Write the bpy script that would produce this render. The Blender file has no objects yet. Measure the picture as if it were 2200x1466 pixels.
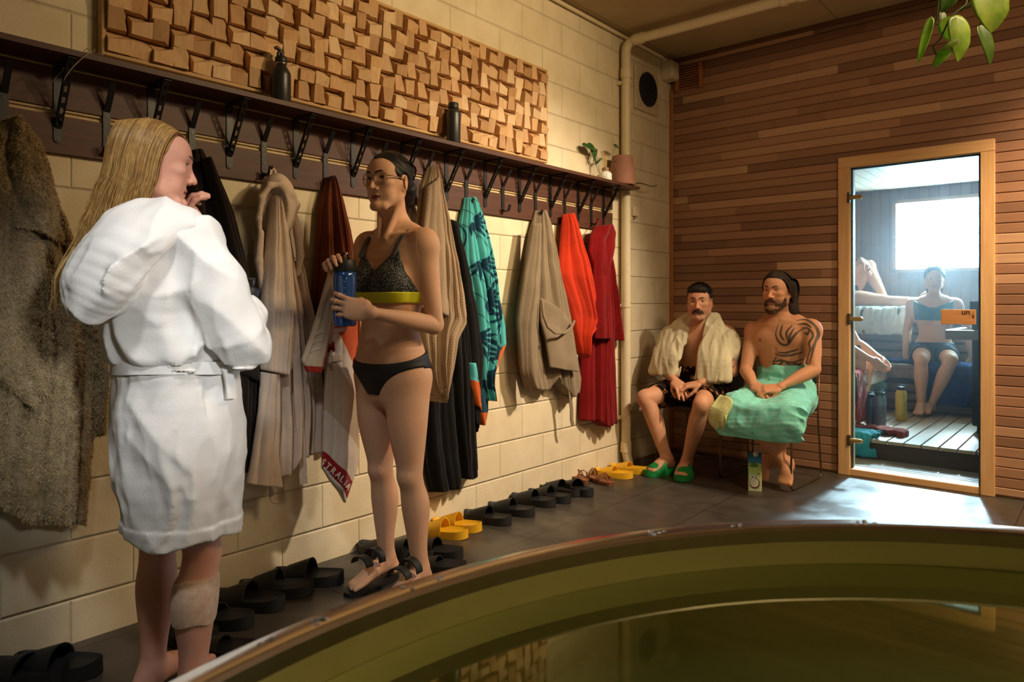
import bpy, math, random
import numpy as np
from mathutils import Vector, Matrix, Euler
random.seed(7)
C = bpy.context.scene.collection
PI = math.pi
V = Vector

# ------------------------------------------------------------------ camera
CX, CY, CZ = 2.70, 0.0, 1.163
F = 1515.0
YAW = math.radians(40.6)
SN, CS = math.sin(YAW), math.cos(YAW)
cam = bpy.data.cameras.new('camera')
cam.sensor_width = 36.0
cam.lens = F / 2200 * 36
cam.shift_y = -83 / 2200
cam.clip_start = 0.05
cam_o = bpy.data.objects.new('camera', cam)
C.objects.link(cam_o)
cam_o.location = (CX, CY, CZ)
cam_o.rotation_euler = (PI / 2, 0, YAW)
bpy.context.scene.camera = cam_o
cam.dof.use_dof = True
cam.dof.focus_distance = 2.7
cam.dof.aperture_fstop = 5.0


def at(u, v, x=None, y=None, z=None, d=None):
    """point of the place seen at photo pixel (u, v) on the plane x=, y=, z= or at depth d"""
    dx = -SN * F + CS * (u - 1100)
    dy = CS * F + SN * (u - 1100)
    dz = 650 - v
    if x is not None:
        t = (x - CX) / dx
    elif y is not None:
        t = (y - CY) / dy
    elif z is not None:
        t = (z - CZ) / dz
    else:
        t = d / F
    return V((CX + dx * t, CY + dy * t, CZ + dz * t))


# ------------------------------------------------------------------ tagging
def tag(o, label=None, cat=None, group=None, kind=None):
    if label: o['label'] = label
    if cat: o['category'] = cat
    if group: o['group'] = group
    if kind: o['kind'] = kind
    return o


def thing(name, label, cat, loc=(0, 0, 0), rz=0.0, group=None):
    o = bpy.data.objects.new(name, None)
    C.objects.link(o)
    o.empty_display_size = 0.05
    o.location = loc
    o.rotation_euler = (0, 0, rz)
    return tag(o, label, cat, group)


def copy_tree(o, parent=None):
    c = o.copy()
    C.objects.link(c)
    c.parent = parent
    for ch in list(o.children):
        copy_tree(ch, c)
    return c


def link_mesh(name, me, mat, parent=None):
    o = bpy.data.objects.new(name, me)
    C.objects.link(o)
    if mat is not None:
        for m in (mat if isinstance(mat, (list, tuple)) else [mat]):
            me.materials.append(m)
    if parent is not None:
        o.parent = parent
        # parts are modelled in world space under an unrotated base unless stated otherwise
    return o


def rel(o, parent):
    """parent o (built in world space) to parent without moving it"""
    def world(p):
        m = Matrix.LocRotScale(p.location, p.rotation_euler, None)
        return world(p.parent) @ p.matrix_parent_inverse @ m if p.parent is not None else m
    o.parent = parent
    o.matrix_parent_inverse = world(parent).inverted()
    return o


# ------------------------------------------------------------------ mesh collector
class MB:
    def __init__(s):
        s.v = []; s.f = []; s.mi = []; s.cur = 0

    def add(s, vs, fs, M=None):
        n = len(s.v)
        s.v += [tuple(M @ V(p)) if M else tuple(p) for p in vs]
        s.f += [tuple(i + n for i in f) for f in fs]
        s.mi += [s.cur] * len(fs)
        return s

    def box(s, lo, hi, M=None, bev=0.0):
        x0, y0, z0 = lo; x1, y1, z1 = hi
        if bev <= 0:
            vs = [(x0, y0, z0), (x1, y0, z0), (x1, y1, z0), (x0, y1, z0), (x0, y0, z1), (x1, y0, z1), (x1, y1, z1), (x0, y1, z1)]
            return s.add(vs, [(3, 2, 1, 0), (4, 5, 6, 7), (0, 1, 5, 4), (1, 2, 6, 5), (2, 3, 7, 6), (3, 0, 4, 7)], M)
        b = bev
        vs = []
        for (X, sx) in ((x0, 1), (x1, -1)):
            for (Y, sy) in ((y0, 1), (y1, -1)):
                for (Z, sz) in ((z0, 1), (z1, -1)):
                    vs += [(X, Y + sy * b, Z + sz * b), (X + sx * b, Y, Z + sz * b), (X + sx * b, Y + sy * b, Z)]
        fs = []
        I = lambda i, j, k, a: ((i * 2 + j) * 2 + k) * 3 + a
        for i in (0, 1):
            q = [I(i, 0, 0, 0), I(i, 1, 0, 0), I(i, 1, 1, 0), I(i, 0, 1, 0)]
            fs.append(q if i else q[::-1])
            q = [I(0, i, 0, 1), I(0, i, 1, 1), I(1, i, 1, 1), I(1, i, 0, 1)]
            fs.append(q if i else q[::-1])
            q = [I(0, 0, i, 2), I(1, 0, i, 2), I(1, 1, i, 2), I(0, 1, i, 2)]
            fs.append(q if i else q[::-1])
        for i in (0, 1):
            for j in (0, 1):
                fs.append((I(i, j, 0, 0), I(i, j, 1, 0), I(i, j, 1, 1), I(i, j, 0, 1)))
                fs.append((I(i, 0, j, 0), I(i, 1, j, 0), I(i, 1, j, 2), I(i, 0, j, 2)))
                fs.append((I(0, i, j, 1), I(1, i, j, 1), I(1, i, j, 2), I(0, i, j, 2)))
        for i in (0, 1):
            for j in (0, 1):
                for k in (0, 1):
                    fs.append((I(i, j, k, 0), I(i, j, k, 1), I(i, j, k, 2)))
        return s.add(vs, fs, M)

    def tube(s, pts, r, n=10, caps=True, closed=False, flat=None):
        """round (or flat: (a,b) half sizes) bar along a path"""
        P = [V(p) for p in pts]
        rs = r if isinstance(r, (list, tuple)) else [r] * len(P)
        vs = []; fs = []
        up = None
        m = len(P)
        for i in range(m):
            if closed:
                t = (P[(i + 1) % m] - P[i - 1]).normalized()
            else:
                t = (P[min(i + 1, m - 1)] - P[max(i - 1, 0)]).normalized()
            if up is None:
                up = V((0, 0, 1)) if abs(t.z) < 0.9 else V((1, 0, 0))
            a = t.cross(up)
            if a.length < 1e-6: a = t.orthogonal()
            a.normalize()
            b = a.cross(t).normalized()
            up = b
            for k in range(n):
                w = 2 * PI * k / n
                vs.append(P[i] + a * (math.cos(w) * rs[i]) + b * (math.sin(w) * rs[i]))
        for i in range(m if closed else m - 1):
            for k in range(n):
                k2 = (k + 1) % n; j = (i + 1) % m
                fs.append((i * n + k, i * n + k2, j * n + k2, j * n + k))
        if caps and not closed:
            fs.append(tuple(range(n))[::-1])
            fs.append(tuple((m - 1) * n + k for k in range(n)))
        return s.add(vs, fs)

    def strip(s, pts, wdir, w, t):
        """flat bar: path pts, width w along wdir, thickness t"""
        P = [V(p) for p in pts]; W = V(wdir).normalized()
        vs = []; fs = []
        m = len(P)
        for i in range(m):
            tg = (P[min(i + 1, m - 1)] - P[max(i - 1, 0)]).normalized()
            nn = tg.cross(W).normalized()
            for (a, b) in ((-1, -1), (1, -1), (1, 1), (-1, 1)):
                vs.append(P[i] + W * (a * w / 2) + nn * (b * t / 2))
        for i in range(m - 1):
            for k in range(4):
                k2 = (k + 1) % 4
                fs.append((i * 4 + k, i * 4 + k2, i * 4 + 4 + k2, i * 4 + 4 + k))
        fs.append((3, 2, 1, 0)); e = (m - 1) * 4
        fs.append((e, e + 1, e + 2, e + 3))
        return s.add(vs, fs)

    def lathe(s, prof, n=32, M=None, sx=1.0, sy=1.0, caps=True):
        vs = []; fs = []
        m = len(prof)
        for (r, z) in prof:
            for k in range(n):
                w = 2 * PI * k / n
                vs.append((r * math.cos(w) * sx, r * math.sin(w) * sy, z))
        for i in range(m - 1):
            for k in range(n):
                k2 = (k + 1) % n
                fs.append((i * n + k, i * n + k2, (i + 1) * n + k2, (i + 1) * n + k))
        if caps and prof[0][0] > 1e-5: fs.append(tuple(range(n))[::-1])
        if caps and prof[-1][0] > 1e-5: fs.append(tuple((m - 1) * n + k for k in range(n)))
        return s.add(vs, fs, M)

    def ball(s, c, r, n=16, M=None):
        r = r if isinstance(r, (tuple, list)) else (r, r, r)
        vs = [(c[0], c[1], c[2] - r[2])]; fs = []
        m = n // 2
        for i in range(1, m):
            ph = -PI / 2 + PI * i / m
            for k in range(n):
                w = 2 * PI * k / n
                vs.append((c[0] + r[0] * math.cos(ph) * math.cos(w), c[1] + r[1] * math.cos(ph) * math.sin(w), c[2] + r[2] * math.sin(ph)))
        vs.append((c[0], c[1], c[2] + r[2]))
        for k in range(n):
            k2 = (k + 1) % n
            fs.append((0, 1 + k2, 1 + k))
            for i in range(m - 2):
                a = 1 + i * n
                fs.append((a + k, a + k2, a + n + k2, a + n + k))
            a = 1 + (m - 2) * n
            fs.append((a + k, a + k2, len(vs) - 1))
        return s.add(vs, fs, M)

    def prism(s, poly, z0, z1, M=None):
        n = len(poly)
        vs = [(p[0], p[1], z0) for p in poly] + [(p[0], p[1], z1) for p in poly]
        fs = [tuple(range(n))[::-1], tuple(range(n, 2 * n))]
        for i in range(n):
            j = (i + 1) % n
            fs.append((i, j, n + j, n + i))
        return s.add(vs, fs, M)

    def build(s, name, mat, parent=None, smooth=None, world=False):
        me = bpy.data.meshes.new(name)
        me.from_pydata([tuple(p) for p in s.v], [], s.f)
        o = link_mesh(name, me, mat)
        if isinstance(mat, (list, tuple)):
            me.polygons.foreach_set('material_index', s.mi)
        import bmesh
        bm = bmesh.new(); bm.from_mesh(me)
        bmesh.ops.recalc_face_normals(bm, faces=bm.faces)
        bm.to_mesh(me); bm.free()
        if smooth is not None:
            me.polygons.foreach_set('use_smooth', [True] * len(me.polygons))
            if smooth < 180:
                me.set_sharp_from_angle(angle=math.radians(smooth))
        if parent is not None:
            if world: rel(o, parent)
            else: o.parent = parent
        return o


# ------------------------------------------------------------------ fast mesh from arrays
def np_mesh(name, verts, quads, mat, parent=None, col=None, smooth=True, uv=None):
    me = bpy.data.meshes.new(name)
    verts = np.asarray(verts, np.float32); quads = np.asarray(quads, np.int32)
    k = quads.shape[1]
    me.vertices.add(len(verts)); me.vertices.foreach_set('co', verts.ravel())
    me.loops.add(quads.size); me.loops.foreach_set('vertex_index', quads.ravel())
    me.polygons.add(len(quads))
    me.polygons.foreach_set('loop_start', np.arange(0, quads.size, k, dtype=np.int32))
    me.polygons.foreach_set('loop_total', np.full(len(quads), k, np.int32))
    me.polygons.foreach_set('use_smooth', np.full(len(quads), bool(smooth)))
    me.update(calc_edges=True)
    me.validate()
    if col is not None:
        a = me.attributes.new('Col', 'FLOAT_COLOR', 'POINT')
        c4 = np.ones((len(verts), 4), np.float32); c4[:, :3] = col
        a.data.foreach_set('color', c4.ravel())
    if uv is not None:
        l = me.uv_layers.new(name='UVMap')
        l.data.foreach_set('uv', np.asarray(uv, np.float32)[quads.ravel()].ravel())
    o = link_mesh(name, me, mat)
    if parent is not None: rel(o, parent)
    return o


# ------------------------------------------------------------------ smooth implicit bodies
def smin(a, b, k):
    if k <= 0: return np.minimum(a, b)
    h = np.clip(0.5 + 0.5 * (a - b) / k, 0, 1)
    return a * (1 - h) + b * h - k * h * (1 - h)


def axis_pts(lo, hi, res, fine=()):
    """coordinates from lo to hi at step res, finer inside the (a, b, step) spans"""
    xs = [lo]
    while xs[-1] < hi:
        st = res
        for (a, b, r) in fine:
            if a <= xs[-1] < b: st = min(st, r)
        xs.append(xs[-1] + st)
    return np.array(xs, np.float32)


class Field:
    def __init__(s, lo, hi, res, fine=((), (), ())):
        s.ax = [axis_pts(lo[i], hi[i], res, fine[i]) for i in range(3)]
        s.d = np.full([len(a) for a in s.ax], 1.0, np.float32)

    def win(s, lo, hi):
        sl = []
        for i in range(3):
            a = int(np.searchsorted(s.ax[i], lo[i])); b = int(np.searchsorted(s.ax[i], hi[i]))
            if b - max(a - 1, 0) < 1 or a >= len(s.ax[i]): return None
            sl.append(slice(max(a - 1, 0), min(b + 1, len(s.ax[i]))))
        return tuple(sl)

    def put(s, fn, lo, hi, k=0.01, op='+', pad=0.012):
        m = pad + k
        sl = s.win([v - m for v in lo], [v + m for v in hi])
        if sl is None: return s
        X = s.ax[0][sl[0]][:, None, None]; Y = s.ax[1][sl[1]][None, :, None]; Z = s.ax[2][sl[2]][None, None, :]
        val = fn(X, Y, Z).astype(np.float32)
        d = s.d[sl]
        if op == '+': s.d[sl] = smin(d, val, k)
        elif op == '-': s.d[sl] = -smin(-d, val, k)     # carve away
        else: s.d[sl] = -smin(-d, -val, k)              # keep only the overlap
        return s

    def cap(s, a, b, ra, rb=None, k=0.01, op='+'):
        rb = ra if rb is None else rb
        a = np.array(a, float); b = np.array(b, float); ba = b - a; L = max(float(ba @ ba), 1e-9)
        def fn(X, Y, Z):
            px, py, pz = X - a[0], Y - a[1], Z - a[2]
            t = np.clip((px * ba[0] + py * ba[1] + pz * ba[2]) / L, 0, 1)
            return np.sqrt((px - t * ba[0]) ** 2 + (py - t * ba[1]) ** 2 + (pz - t * ba[2]) ** 2) - (ra + (rb - ra) * t)
        R = max(ra, rb)
        return s.put(fn, np.minimum(a, b) - R, np.maximum(a, b) + R, k, op)

    def chain(s, pts, rad, k=0.01, op='+', inner=None):
        for i in range(len(pts) - 1):
            s.cap(pts[i], pts[i + 1], rad[i], rad[i + 1], k if (i == 0 or inner is None) else inner, op)
        return s

    def ell(s, c, r, k=0.01, op='+', R=None):
        c = np.array(c, float); r = np.array(r if hasattr(r, '__len__') else (r, r, r), float)
        M = np.array(R if R is not None else np.eye(3), float)   # rows: local axes
        def fn(X, Y, Z):
            px, py, pz = X - c[0], Y - c[1], Z - c[2]
            q = [M[i, 0] * px + M[i, 1] * py + M[i, 2] * pz for i in range(3)]
            k0 = np.sqrt(sum((q[i] / r[i]) ** 2 for i in range(3)))
            k1 = np.sqrt(sum((q[i] / r[i] ** 2) ** 2 for i in range(3))) + 1e-6
            return k0 * (k0 - 1) / k1
        e = np.sqrt(((M * r[:, None]) ** 2).sum(0))
        return s.put(fn, c - e, c + e, k, op)

    def box(s, c, h, rnd=0.004, k=0.01, op='+', R=None):
        c = np.array(c, float); h = np.array(h, float)
        M = np.array(R if R is not None else np.eye(3), float)
        def fn(X, Y, Z):
            px, py, pz = X - c[0], Y - c[1], Z - c[2]
            q = [np.abs(M[i, 0] * px + M[i, 1] * py + M[i, 2] * pz) - (h[i] - rnd) for i in range(3)]
            o = np.sqrt(sum(np.maximum(a, 0) ** 2 for a in q))
            return o + np.minimum(np.maximum(np.maximum(q[0], q[1]), q[2]), 0) - rnd
        e = np.abs(M * h[:, None]).sum(0)
        return s.put(fn, c - e, c + e, k, op)

    def tube(s, pts, rad, side, k=0.01, op='+', sub=4, p=2.0, cap=True):
        """elliptical limb / trunk: rad = [(a along side, b across)], side = vector or list"""
        n = len(pts)
        P = np.array(pts, float); Rr = np.array([(q if hasattr(q, '__len__') else (q, q)) for q in rad], float)
        S = np.array(side, float)
        if S.ndim == 1: S = np.tile(S, (n, 1))
        A = np.c_[P, Rr, S]
        out = []
        for i in range(n - 1):
            p0, p1, p2, p3 = A[max(i - 1, 0)], A[i], A[i + 1], A[min(i + 2, n - 1)]
            for j in range(sub):
                t = j / sub
                out.append(0.5 * ((2 * p1) + (-p0 + p2) * t + (2 * p0 - 5 * p1 + 4 * p2 - p3) * t * t + (-p0 + 3 * p1 - 3 * p2 + p3) * t ** 3))
        out.append(A[-1]); A = np.array(out)
        P, Rr, S = A[:, :3], A[:, 3:5], A[:, 5:]
        m = len(P)
        R = Rr.max()
        lo = P.min(0) - R; hi = P.max(0) + R
        m_ = k + 0.014
        big = s.win(lo - m_, hi + m_)
        if big is None: return s
        buf = np.full([q.stop - q.start for q in big], 1.0, np.float32)
        for i in range(m - 1):
            a = P[i]; ba = P[i + 1] - a; L = max(ba @ ba, 1e-9)
            r_ = max(Rr[i].max(), Rr[i + 1].max()) * 1.02 + m_
            sl = s.win(np.minimum(P[i], P[i + 1]) - r_, np.maximum(P[i], P[i + 1]) + r_)
            if sl is None: continue
            X = s.ax[0][sl[0]][:, None, None]; Y = s.ax[1][sl[1]][None, :, None]; Z = s.ax[2][sl[2]][None, None, :]
            px, py, pz = X - np.float32(a[0]), Y - np.float32(a[1]), Z - np.float32(a[2])
            tt = (px * np.float32(ba[0] / L) + py * np.float32(ba[1] / L) + pz * np.float32(ba[2] / L))
            t = np.clip(tt, 0, 1)
            qx, qy, qz = px - t * np.float32(ba[0]), py - t * np.float32(ba[1]), pz - t * np.float32(ba[2])
            ax = ba / math.sqrt(L)
            sv = S[i] - (S[i] @ ax) * ax; sv /= np.linalg.norm(sv) + 1e-9
            cv = np.cross(ax, sv)
            sv = sv.astype(np.float32); cv = cv.astype(np.float32)
            ra = np.float32(Rr[i, 0]) + np.float32(Rr[i + 1, 0] - Rr[i, 0]) * t; rb = np.float32(Rr[i, 1]) + np.float32(Rr[i + 1, 1] - Rr[i, 1]) * t
            u = qx * sv[0] + qy * sv[1] + qz * sv[2]; w = qx * cv[0] + qy * cv[1] + qz * cv[2]
            e = (tt - t) * np.float32(math.sqrt(L))
            mn = np.minimum(ra, rb)
            if p == 2.0:
                g = np.sqrt((u / ra) ** 2 + (w / rb) ** 2 + (e / mn) ** 2)
            else:
                g = (np.abs(u / ra) ** p + np.abs(w / rb) ** p + np.abs(e / mn) ** p) ** (1 / p)
            val = (g - 1) * mn
            sb = tuple(slice(sl[j].start - big[j].start, sl[j].stop - big[j].start) for j in range(3))
            # clip to the big window
            src = []; dst = []
            for j in range(3):
                a0 = max(0, -sb[j].start); a1 = max(0, sb[j].stop - buf.shape[j])
                src.append(slice(a0, val.shape[j] - a1)); dst.append(slice(sb[j].start + a0, sb[j].stop - a1))
            buf[tuple(dst)] = np.minimum(buf[tuple(dst)], val[tuple(src)])
        d = s.d[big]
        if op == '+': s.d[big] = smin(d, buf, k)
        elif op == '-': s.d[big] = -smin(-d, buf, k)
        else: s.d[big] = -smin(-d, -buf, k)
        return s

    def warp(s, fn, lo=None, hi=None):
        """add fn(X,Y,Z) to the field (surface moves in by fn)"""
        sl = s.win(lo, hi) if lo is not None else (slice(None),) * 3
        X = s.ax[0][sl[0]][:, None, None]; Y = s.ax[1][sl[1]][None, :, None]; Z = s.ax[2][sl[2]][None, None, :]
        s.d[sl] += fn(X, Y, Z).astype(np.float32)
        return s

    def mesh(s, smooth=1):
        d = s.d; nx, ny, nz = d.shape
        ins = d < 0
        cnt = np.zeros((nx - 1, ny - 1, nz - 1), np.uint8)
        for i in (0, 1):
            for j in (0, 1):
                for k in (0, 1):
                    cnt += ins[i:nx - 1 + i, j:ny - 1 + j, k:nz - 1 + k]
        act = np.argwhere((cnt > 0) & (cnt < 8))
        idx = np.full(cnt.shape, -1, np.int32)
        idx[act[:, 0], act[:, 1], act[:, 2]] = np.arange(len(act))
        acc = np.zeros((len(act), 3), np.float32); num = np.zeros(len(act), np.float32)
        co = [(i, j, k) for i in (0, 1) for j in (0, 1) for k in (0, 1)]
        g = {c: d[act[:, 0] + c[0], act[:, 1] + c[1], act[:, 2] + c[2]] for c in co}
        for c in co:
            for a in range(3):
                if c[a] == 0:
                    e = list(c); e[a] = 1; e = tuple(e)
                    d0, d1 = g[c], g[e]
                    m = (d0 < 0) != (d1 < 0)
                    t = np.where(m, d0 / np.where(m, d0 - d1, 1), 0)
                    p = np.tile(np.array(c, np.float32), (len(act), 1)); p[:, a] = t
                    acc += p * m[:, None]; num += m
        fr = acc / num[:, None]
        verts = np.empty((len(act), 3), np.float32)
        for a in range(3):
            A = s.ax[a]; i0 = act[:, a]
            verts[:, a] = A[i0] + fr[:, a] * (A[i0 + 1] - A[i0])
        quads = []
        for a in range(3):
            b, c = (a + 1) % 3, (a + 2) % 3
            sl0 = [slice(None)] * 3; sl1 = [slice(None)] * 3
            sl0[a] = slice(0, d.shape[a] - 1); sl1[a] = slice(1, d.shape[a])
            ch = ins[tuple(sl0)] != ins[tuple(sl1)]
            e = np.argwhere(ch)
            e = e[(e[:, b] > 0) & (e[:, c] > 0) & (e[:, b] < d.shape[b] - 1) & (e[:, c] < d.shape[c] - 1)]
            sg = ins[e[:, 0], e[:, 1], e[:, 2]]
            def cell(db, dc):
                q = e.copy(); q[:, b] -= db; q[:, c] -= dc
                return idx[q[:, 0], q[:, 1], q[:, 2]]
            q = np.stack([cell(1, 1), cell(0, 1), cell(0, 0), cell(1, 0)], 1)
            q[~sg] = q[~sg][:, ::-1]
            quads.append(q)
        quads = np.concatenate(quads)
        quads = quads[(quads >= 0).all(1)]
        for _ in range(smooth):
            s2 = np.zeros_like(verts); n2 = np.zeros(len(verts), np.float32)
            for i in range(4):
                a, b = quads[:, i], quads[:, (i + 1) % 4]
                for ax in range(3):
                    s2[:, ax] += np.bincount(a, verts[b, ax], len(verts)) + np.bincount(b, verts[a, ax], len(verts))
                n2 += np.bincount(a, minlength=len(verts)) + np.bincount(b, minlength=len(verts))
            verts = 0.5 * verts + 0.5 * s2 / np.maximum(n2, 1)[:, None]
        return verts, quads

    def build(s, name, mat, parent=None, col=None, smooth=1, post=None):
        v, q = s.mesh(smooth + (2 if name == 'body' else 0))
        if post is not None: v = post(v)
        c = col(v) if callable(col) else col
        return np_mesh(name, v, q, mat, parent, c)


def rot3(f, up=(0, 0, 1)):
    """rows: right, forward, up for a forward direction"""
    f = np.array(f, float); f /= np.linalg.norm(f)
    u = np.array(up, float); r = np.cross(f, u); r /= np.linalg.norm(r); u = np.cross(r, f)
    return np.array([r, f, u])


# ------------------------------------------------------------------ smooth value noise for numpy shapes
def _h(i, j, k, seed):
    n = (i * 374761393 + j * 668265263 + k * 1274126177 + seed * 974634777) & 0xffffffff
    n = ((n ^ (n >> 13)) * 1274126177) & 0xffffffff
    return ((n ^ (n >> 16)) & 0xffff) / 32767.5 - 1.0


def vnoise(x, y, z, seed=0):
    x, y, z = np.broadcast_arrays(x, y, z)
    xi, yi, zi = np.floor(x), np.floor(y), np.floor(z)
    fx, fy, fz = x - xi, y - yi, z - zi
    xi, yi, zi = xi.astype(np.int64), yi.astype(np.int64), zi.astype(np.int64)
    sx, sy, sz = [f * f * (3 - 2 * f) for f in (fx, fy, fz)]
    r = 0
    for a in (0, 1):
        for b in (0, 1):
            for c in (0, 1):
                w = (sx if a else 1 - sx) * (sy if b else 1 - sy) * (sz if c else 1 - sz)
                r = r + w * _h(xi + a, yi + b, zi + c, seed)
    return r


# ------------------------------------------------------------------ materials
def srgb(r, g, b):
    f = lambda c: (c / 255 / 12.92) if c / 255 <= 0.04045 else ((c / 255 + 0.055) / 1.055) ** 2.4
    return (f(r), f(g), f(b), 1.0)


class NT:
    def __init__(s, name):
        s.m = bpy.data.materials.new(name)
        s.m.use_nodes = True
        s.t = s.m.node_tree
        s.t.nodes.clear()
        s.out = s.t.nodes.new('ShaderNodeOutputMaterial')
        s.p = s.t.nodes.new('ShaderNodeBsdfPrincipled')
        s.t.links.new(s.p.outputs[0], s.out.inputs[0])

    def n(s, t, **kw):
        nd = s.t.nodes.new('ShaderNode' + t)
        for k, v in kw.items():
            if hasattr(nd, k) and k not in ('inputs',): setattr(nd, k, v)
        return nd

    def l(s, a, b): s.t.links.new(a, b)

    def inp(s, sock, v):
        if hasattr(v, 'is_linked') or hasattr(v, 'links'): s.l(v, sock)
        else: sock.default_value = v

    def math(s, op, a, b=None, c=None):
        nd = s.n('Math', operation=op)
        for i, q in enumerate((a, b, c)):
            if q is not None: s.inp(nd.inputs[i], q)
        return nd.outputs[0]

    def mix(s, f, a, b, mode='MIX'):
        nd = s.n('Mix', data_type='RGBA', blend_type=mode)
        s.inp(nd.inputs[0], f); s.inp(nd.inputs[6], a); s.inp(nd.inputs[7], b)
        return nd.outputs[2]

    def coord(s, kind='Object'):
        return s.n('TexCoord').outputs[kind]

    def pos(s):
        return s.n('NewGeometry').outputs['Position']

    def mapping(s, vec, scale=(1, 1, 1), loc=(0, 0, 0), rot=(0, 0, 0)):
        nd = s.n('Mapping')
        s.l(vec, nd.inputs[0])
        nd.inputs['Scale'].default_value = scale; nd.inputs['Location'].default_value = loc; nd.inputs['Rotation'].default_value = rot
        return nd.outputs[0]

    def noise(s, vec=None, scale=5, detail=3, rough=0.55, out='Fac', dist=0):
        nd = s.n('TexNoise')
        if vec is not None: s.l(vec, nd.inputs['Vector'])
        nd.inputs['Scale'].default_value = scale; nd.inputs['Detail'].default_value = detail
        nd.inputs['Roughness'].default_value = rough; nd.inputs['Distortion'].default_value = dist
        return nd.outputs[out]

    def ramp(s, fac, stops):
        nd = s.n('ValToRGB')
        s.l(fac, nd.inputs[0])
        e = nd.color_ramp.elements
        while len(e) < len(stops): e.new(0.5)
        for i, (p, c) in enumerate(stops):
            e[i].position = p; e[i].color = c if len(c) == 4 else (*c, 1)
        return nd.outputs[0]

    def sep(s, vec):
        nd = s.n('SeparateXYZ'); s.l(vec, nd.inputs[0]); return nd.outputs

    def comb(s, x=0.0, y=0.0, z=0.0):
        nd = s.n('CombineXYZ')
        for i, q in enumerate((x, y, z)): s.inp(nd.inputs[i], q)
        return nd.outputs[0]

    def bump(s, h, strength=0.3, dist=0.01, normal=None):
        nd = s.n('Bump')
        nd.inputs['Strength'].default_value = strength; nd.inputs['Distance'].default_value = dist
        s.l(h, nd.inputs['Height'])
        if normal is not None: s.l(normal, nd.inputs['Normal'])
        return nd.outputs[0]

    def set(s, color=None, rough=None, metal=None, normal=None, spec=None, sheen=None, sss=None, trans=None, coat=None, ior=None):
        p = s.p.inputs
        if color is not None: s.inp(p['Base Color'], color)
        if rough is not None: s.inp(p['Roughness'], rough)
        if metal is not None: p['Metallic'].default_value = metal
        if normal is not None: s.l(normal, p['Normal'])
        if spec is not None: p['Specular IOR Level'].default_value = spec
        if sheen is not None:
            p['Sheen Weight'].default_value = sheen; p['Sheen Roughness'].default_value = 0.5
        if sss is not None:
            p['Subsurface Weight'].default_value = sss[0]; p['Subsurface Radius'].default_value = sss[1]; p['Subsurface Scale'].default_value = sss[2]
        if trans is not None: p['Transmission Weight'].default_value = trans
        if coat is not None: p['Coat Weight'].default_value = coat
        if ior is not None: p['IOR'].default_value = ior
        return s.m


def plain(name, c, rough=0.5, metal=0.0, var=0.12, nscale=30, bump=0.0, bscale=200, spec=0.5, coat=None):
    t = NT(name)
    co = t.coord()
    f = t.noise(co, nscale, 3)
    c = tuple(c)
    dk = tuple(q * (1 - var) for q in c[:3]) + (1,); lt = tuple(min(q * (1 + var), 1) for q in c[:3]) + (1,)
    col = t.ramp(f, [(0.3, dk), (0.7, lt)])
    nm = t.bump(t.noise(co, bscale, 2), bump, 0.002) if bump else None
    return t.set(col, rough, metal, nm, spec, coat=coat)


def cloth(name, c, var=0.12, weave=900, wb=0.5, sheen=0.1, fuzz=0.0, c2=None):
    """terry / woven cloth"""
    t = NT(name)
    co = t.coord()
    c = tuple(c)
    big = t.noise(co, 7, 3)
    dk = tuple(q * (1 - var) for q in c[:3]) + (1,); lt = tuple(min(q * (1 + var), 1) for q in c[:3]) + (1,)
    col = t.ramp(big, [(0.3, dk), (0.7, lt)])
    fine = t.noise(co, weave, 2, 0.7)
    nm = t.bump(fine, wb, 0.003)
    if fuzz:
        nm = t.bump(t.noise(co, 160, 3, 0.7), fuzz, 0.006, nm)
    return t.set(col, 0.95, 0, nm, 0.1, sheen=sheen)


def vcol(name, rough=0.5, spec=0.4, sss=0.0, bump=0.15, bscale=350, sheen=None, var=0.1, detail=40):
    """colour painted per vertex (what the surface really is), with fine variation"""
    t = NT(name)
    a = t.n('Attribute', attribute_name='Col')
    co = t.coord()
    f = t.noise(co, detail, 4, 0.6)
    k = t.ramp(f, [(0.25, (1 - var, 1 - var, 1 - var, 1)), (0.75, (1, 1, 1, 1))])
    col = t.mix(1.0, a.outputs['Color'], k, 'MULTIPLY')
    nm = t.bump(t.noise(co, bscale, 3), bump, 0.002)
    return t.set(col, rough, 0, nm, spec, sheen=sheen, sss=(sss, (1.0, 0.35, 0.2), 0.006) if sss else None)
# =================================================================== ROOM
YB = 5.10      # clad back wall
ZC = 3.09      # ceiling
DX0, DX1, DZ1 = 1.267, 2.150, 2.142   # door frame outside

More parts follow.
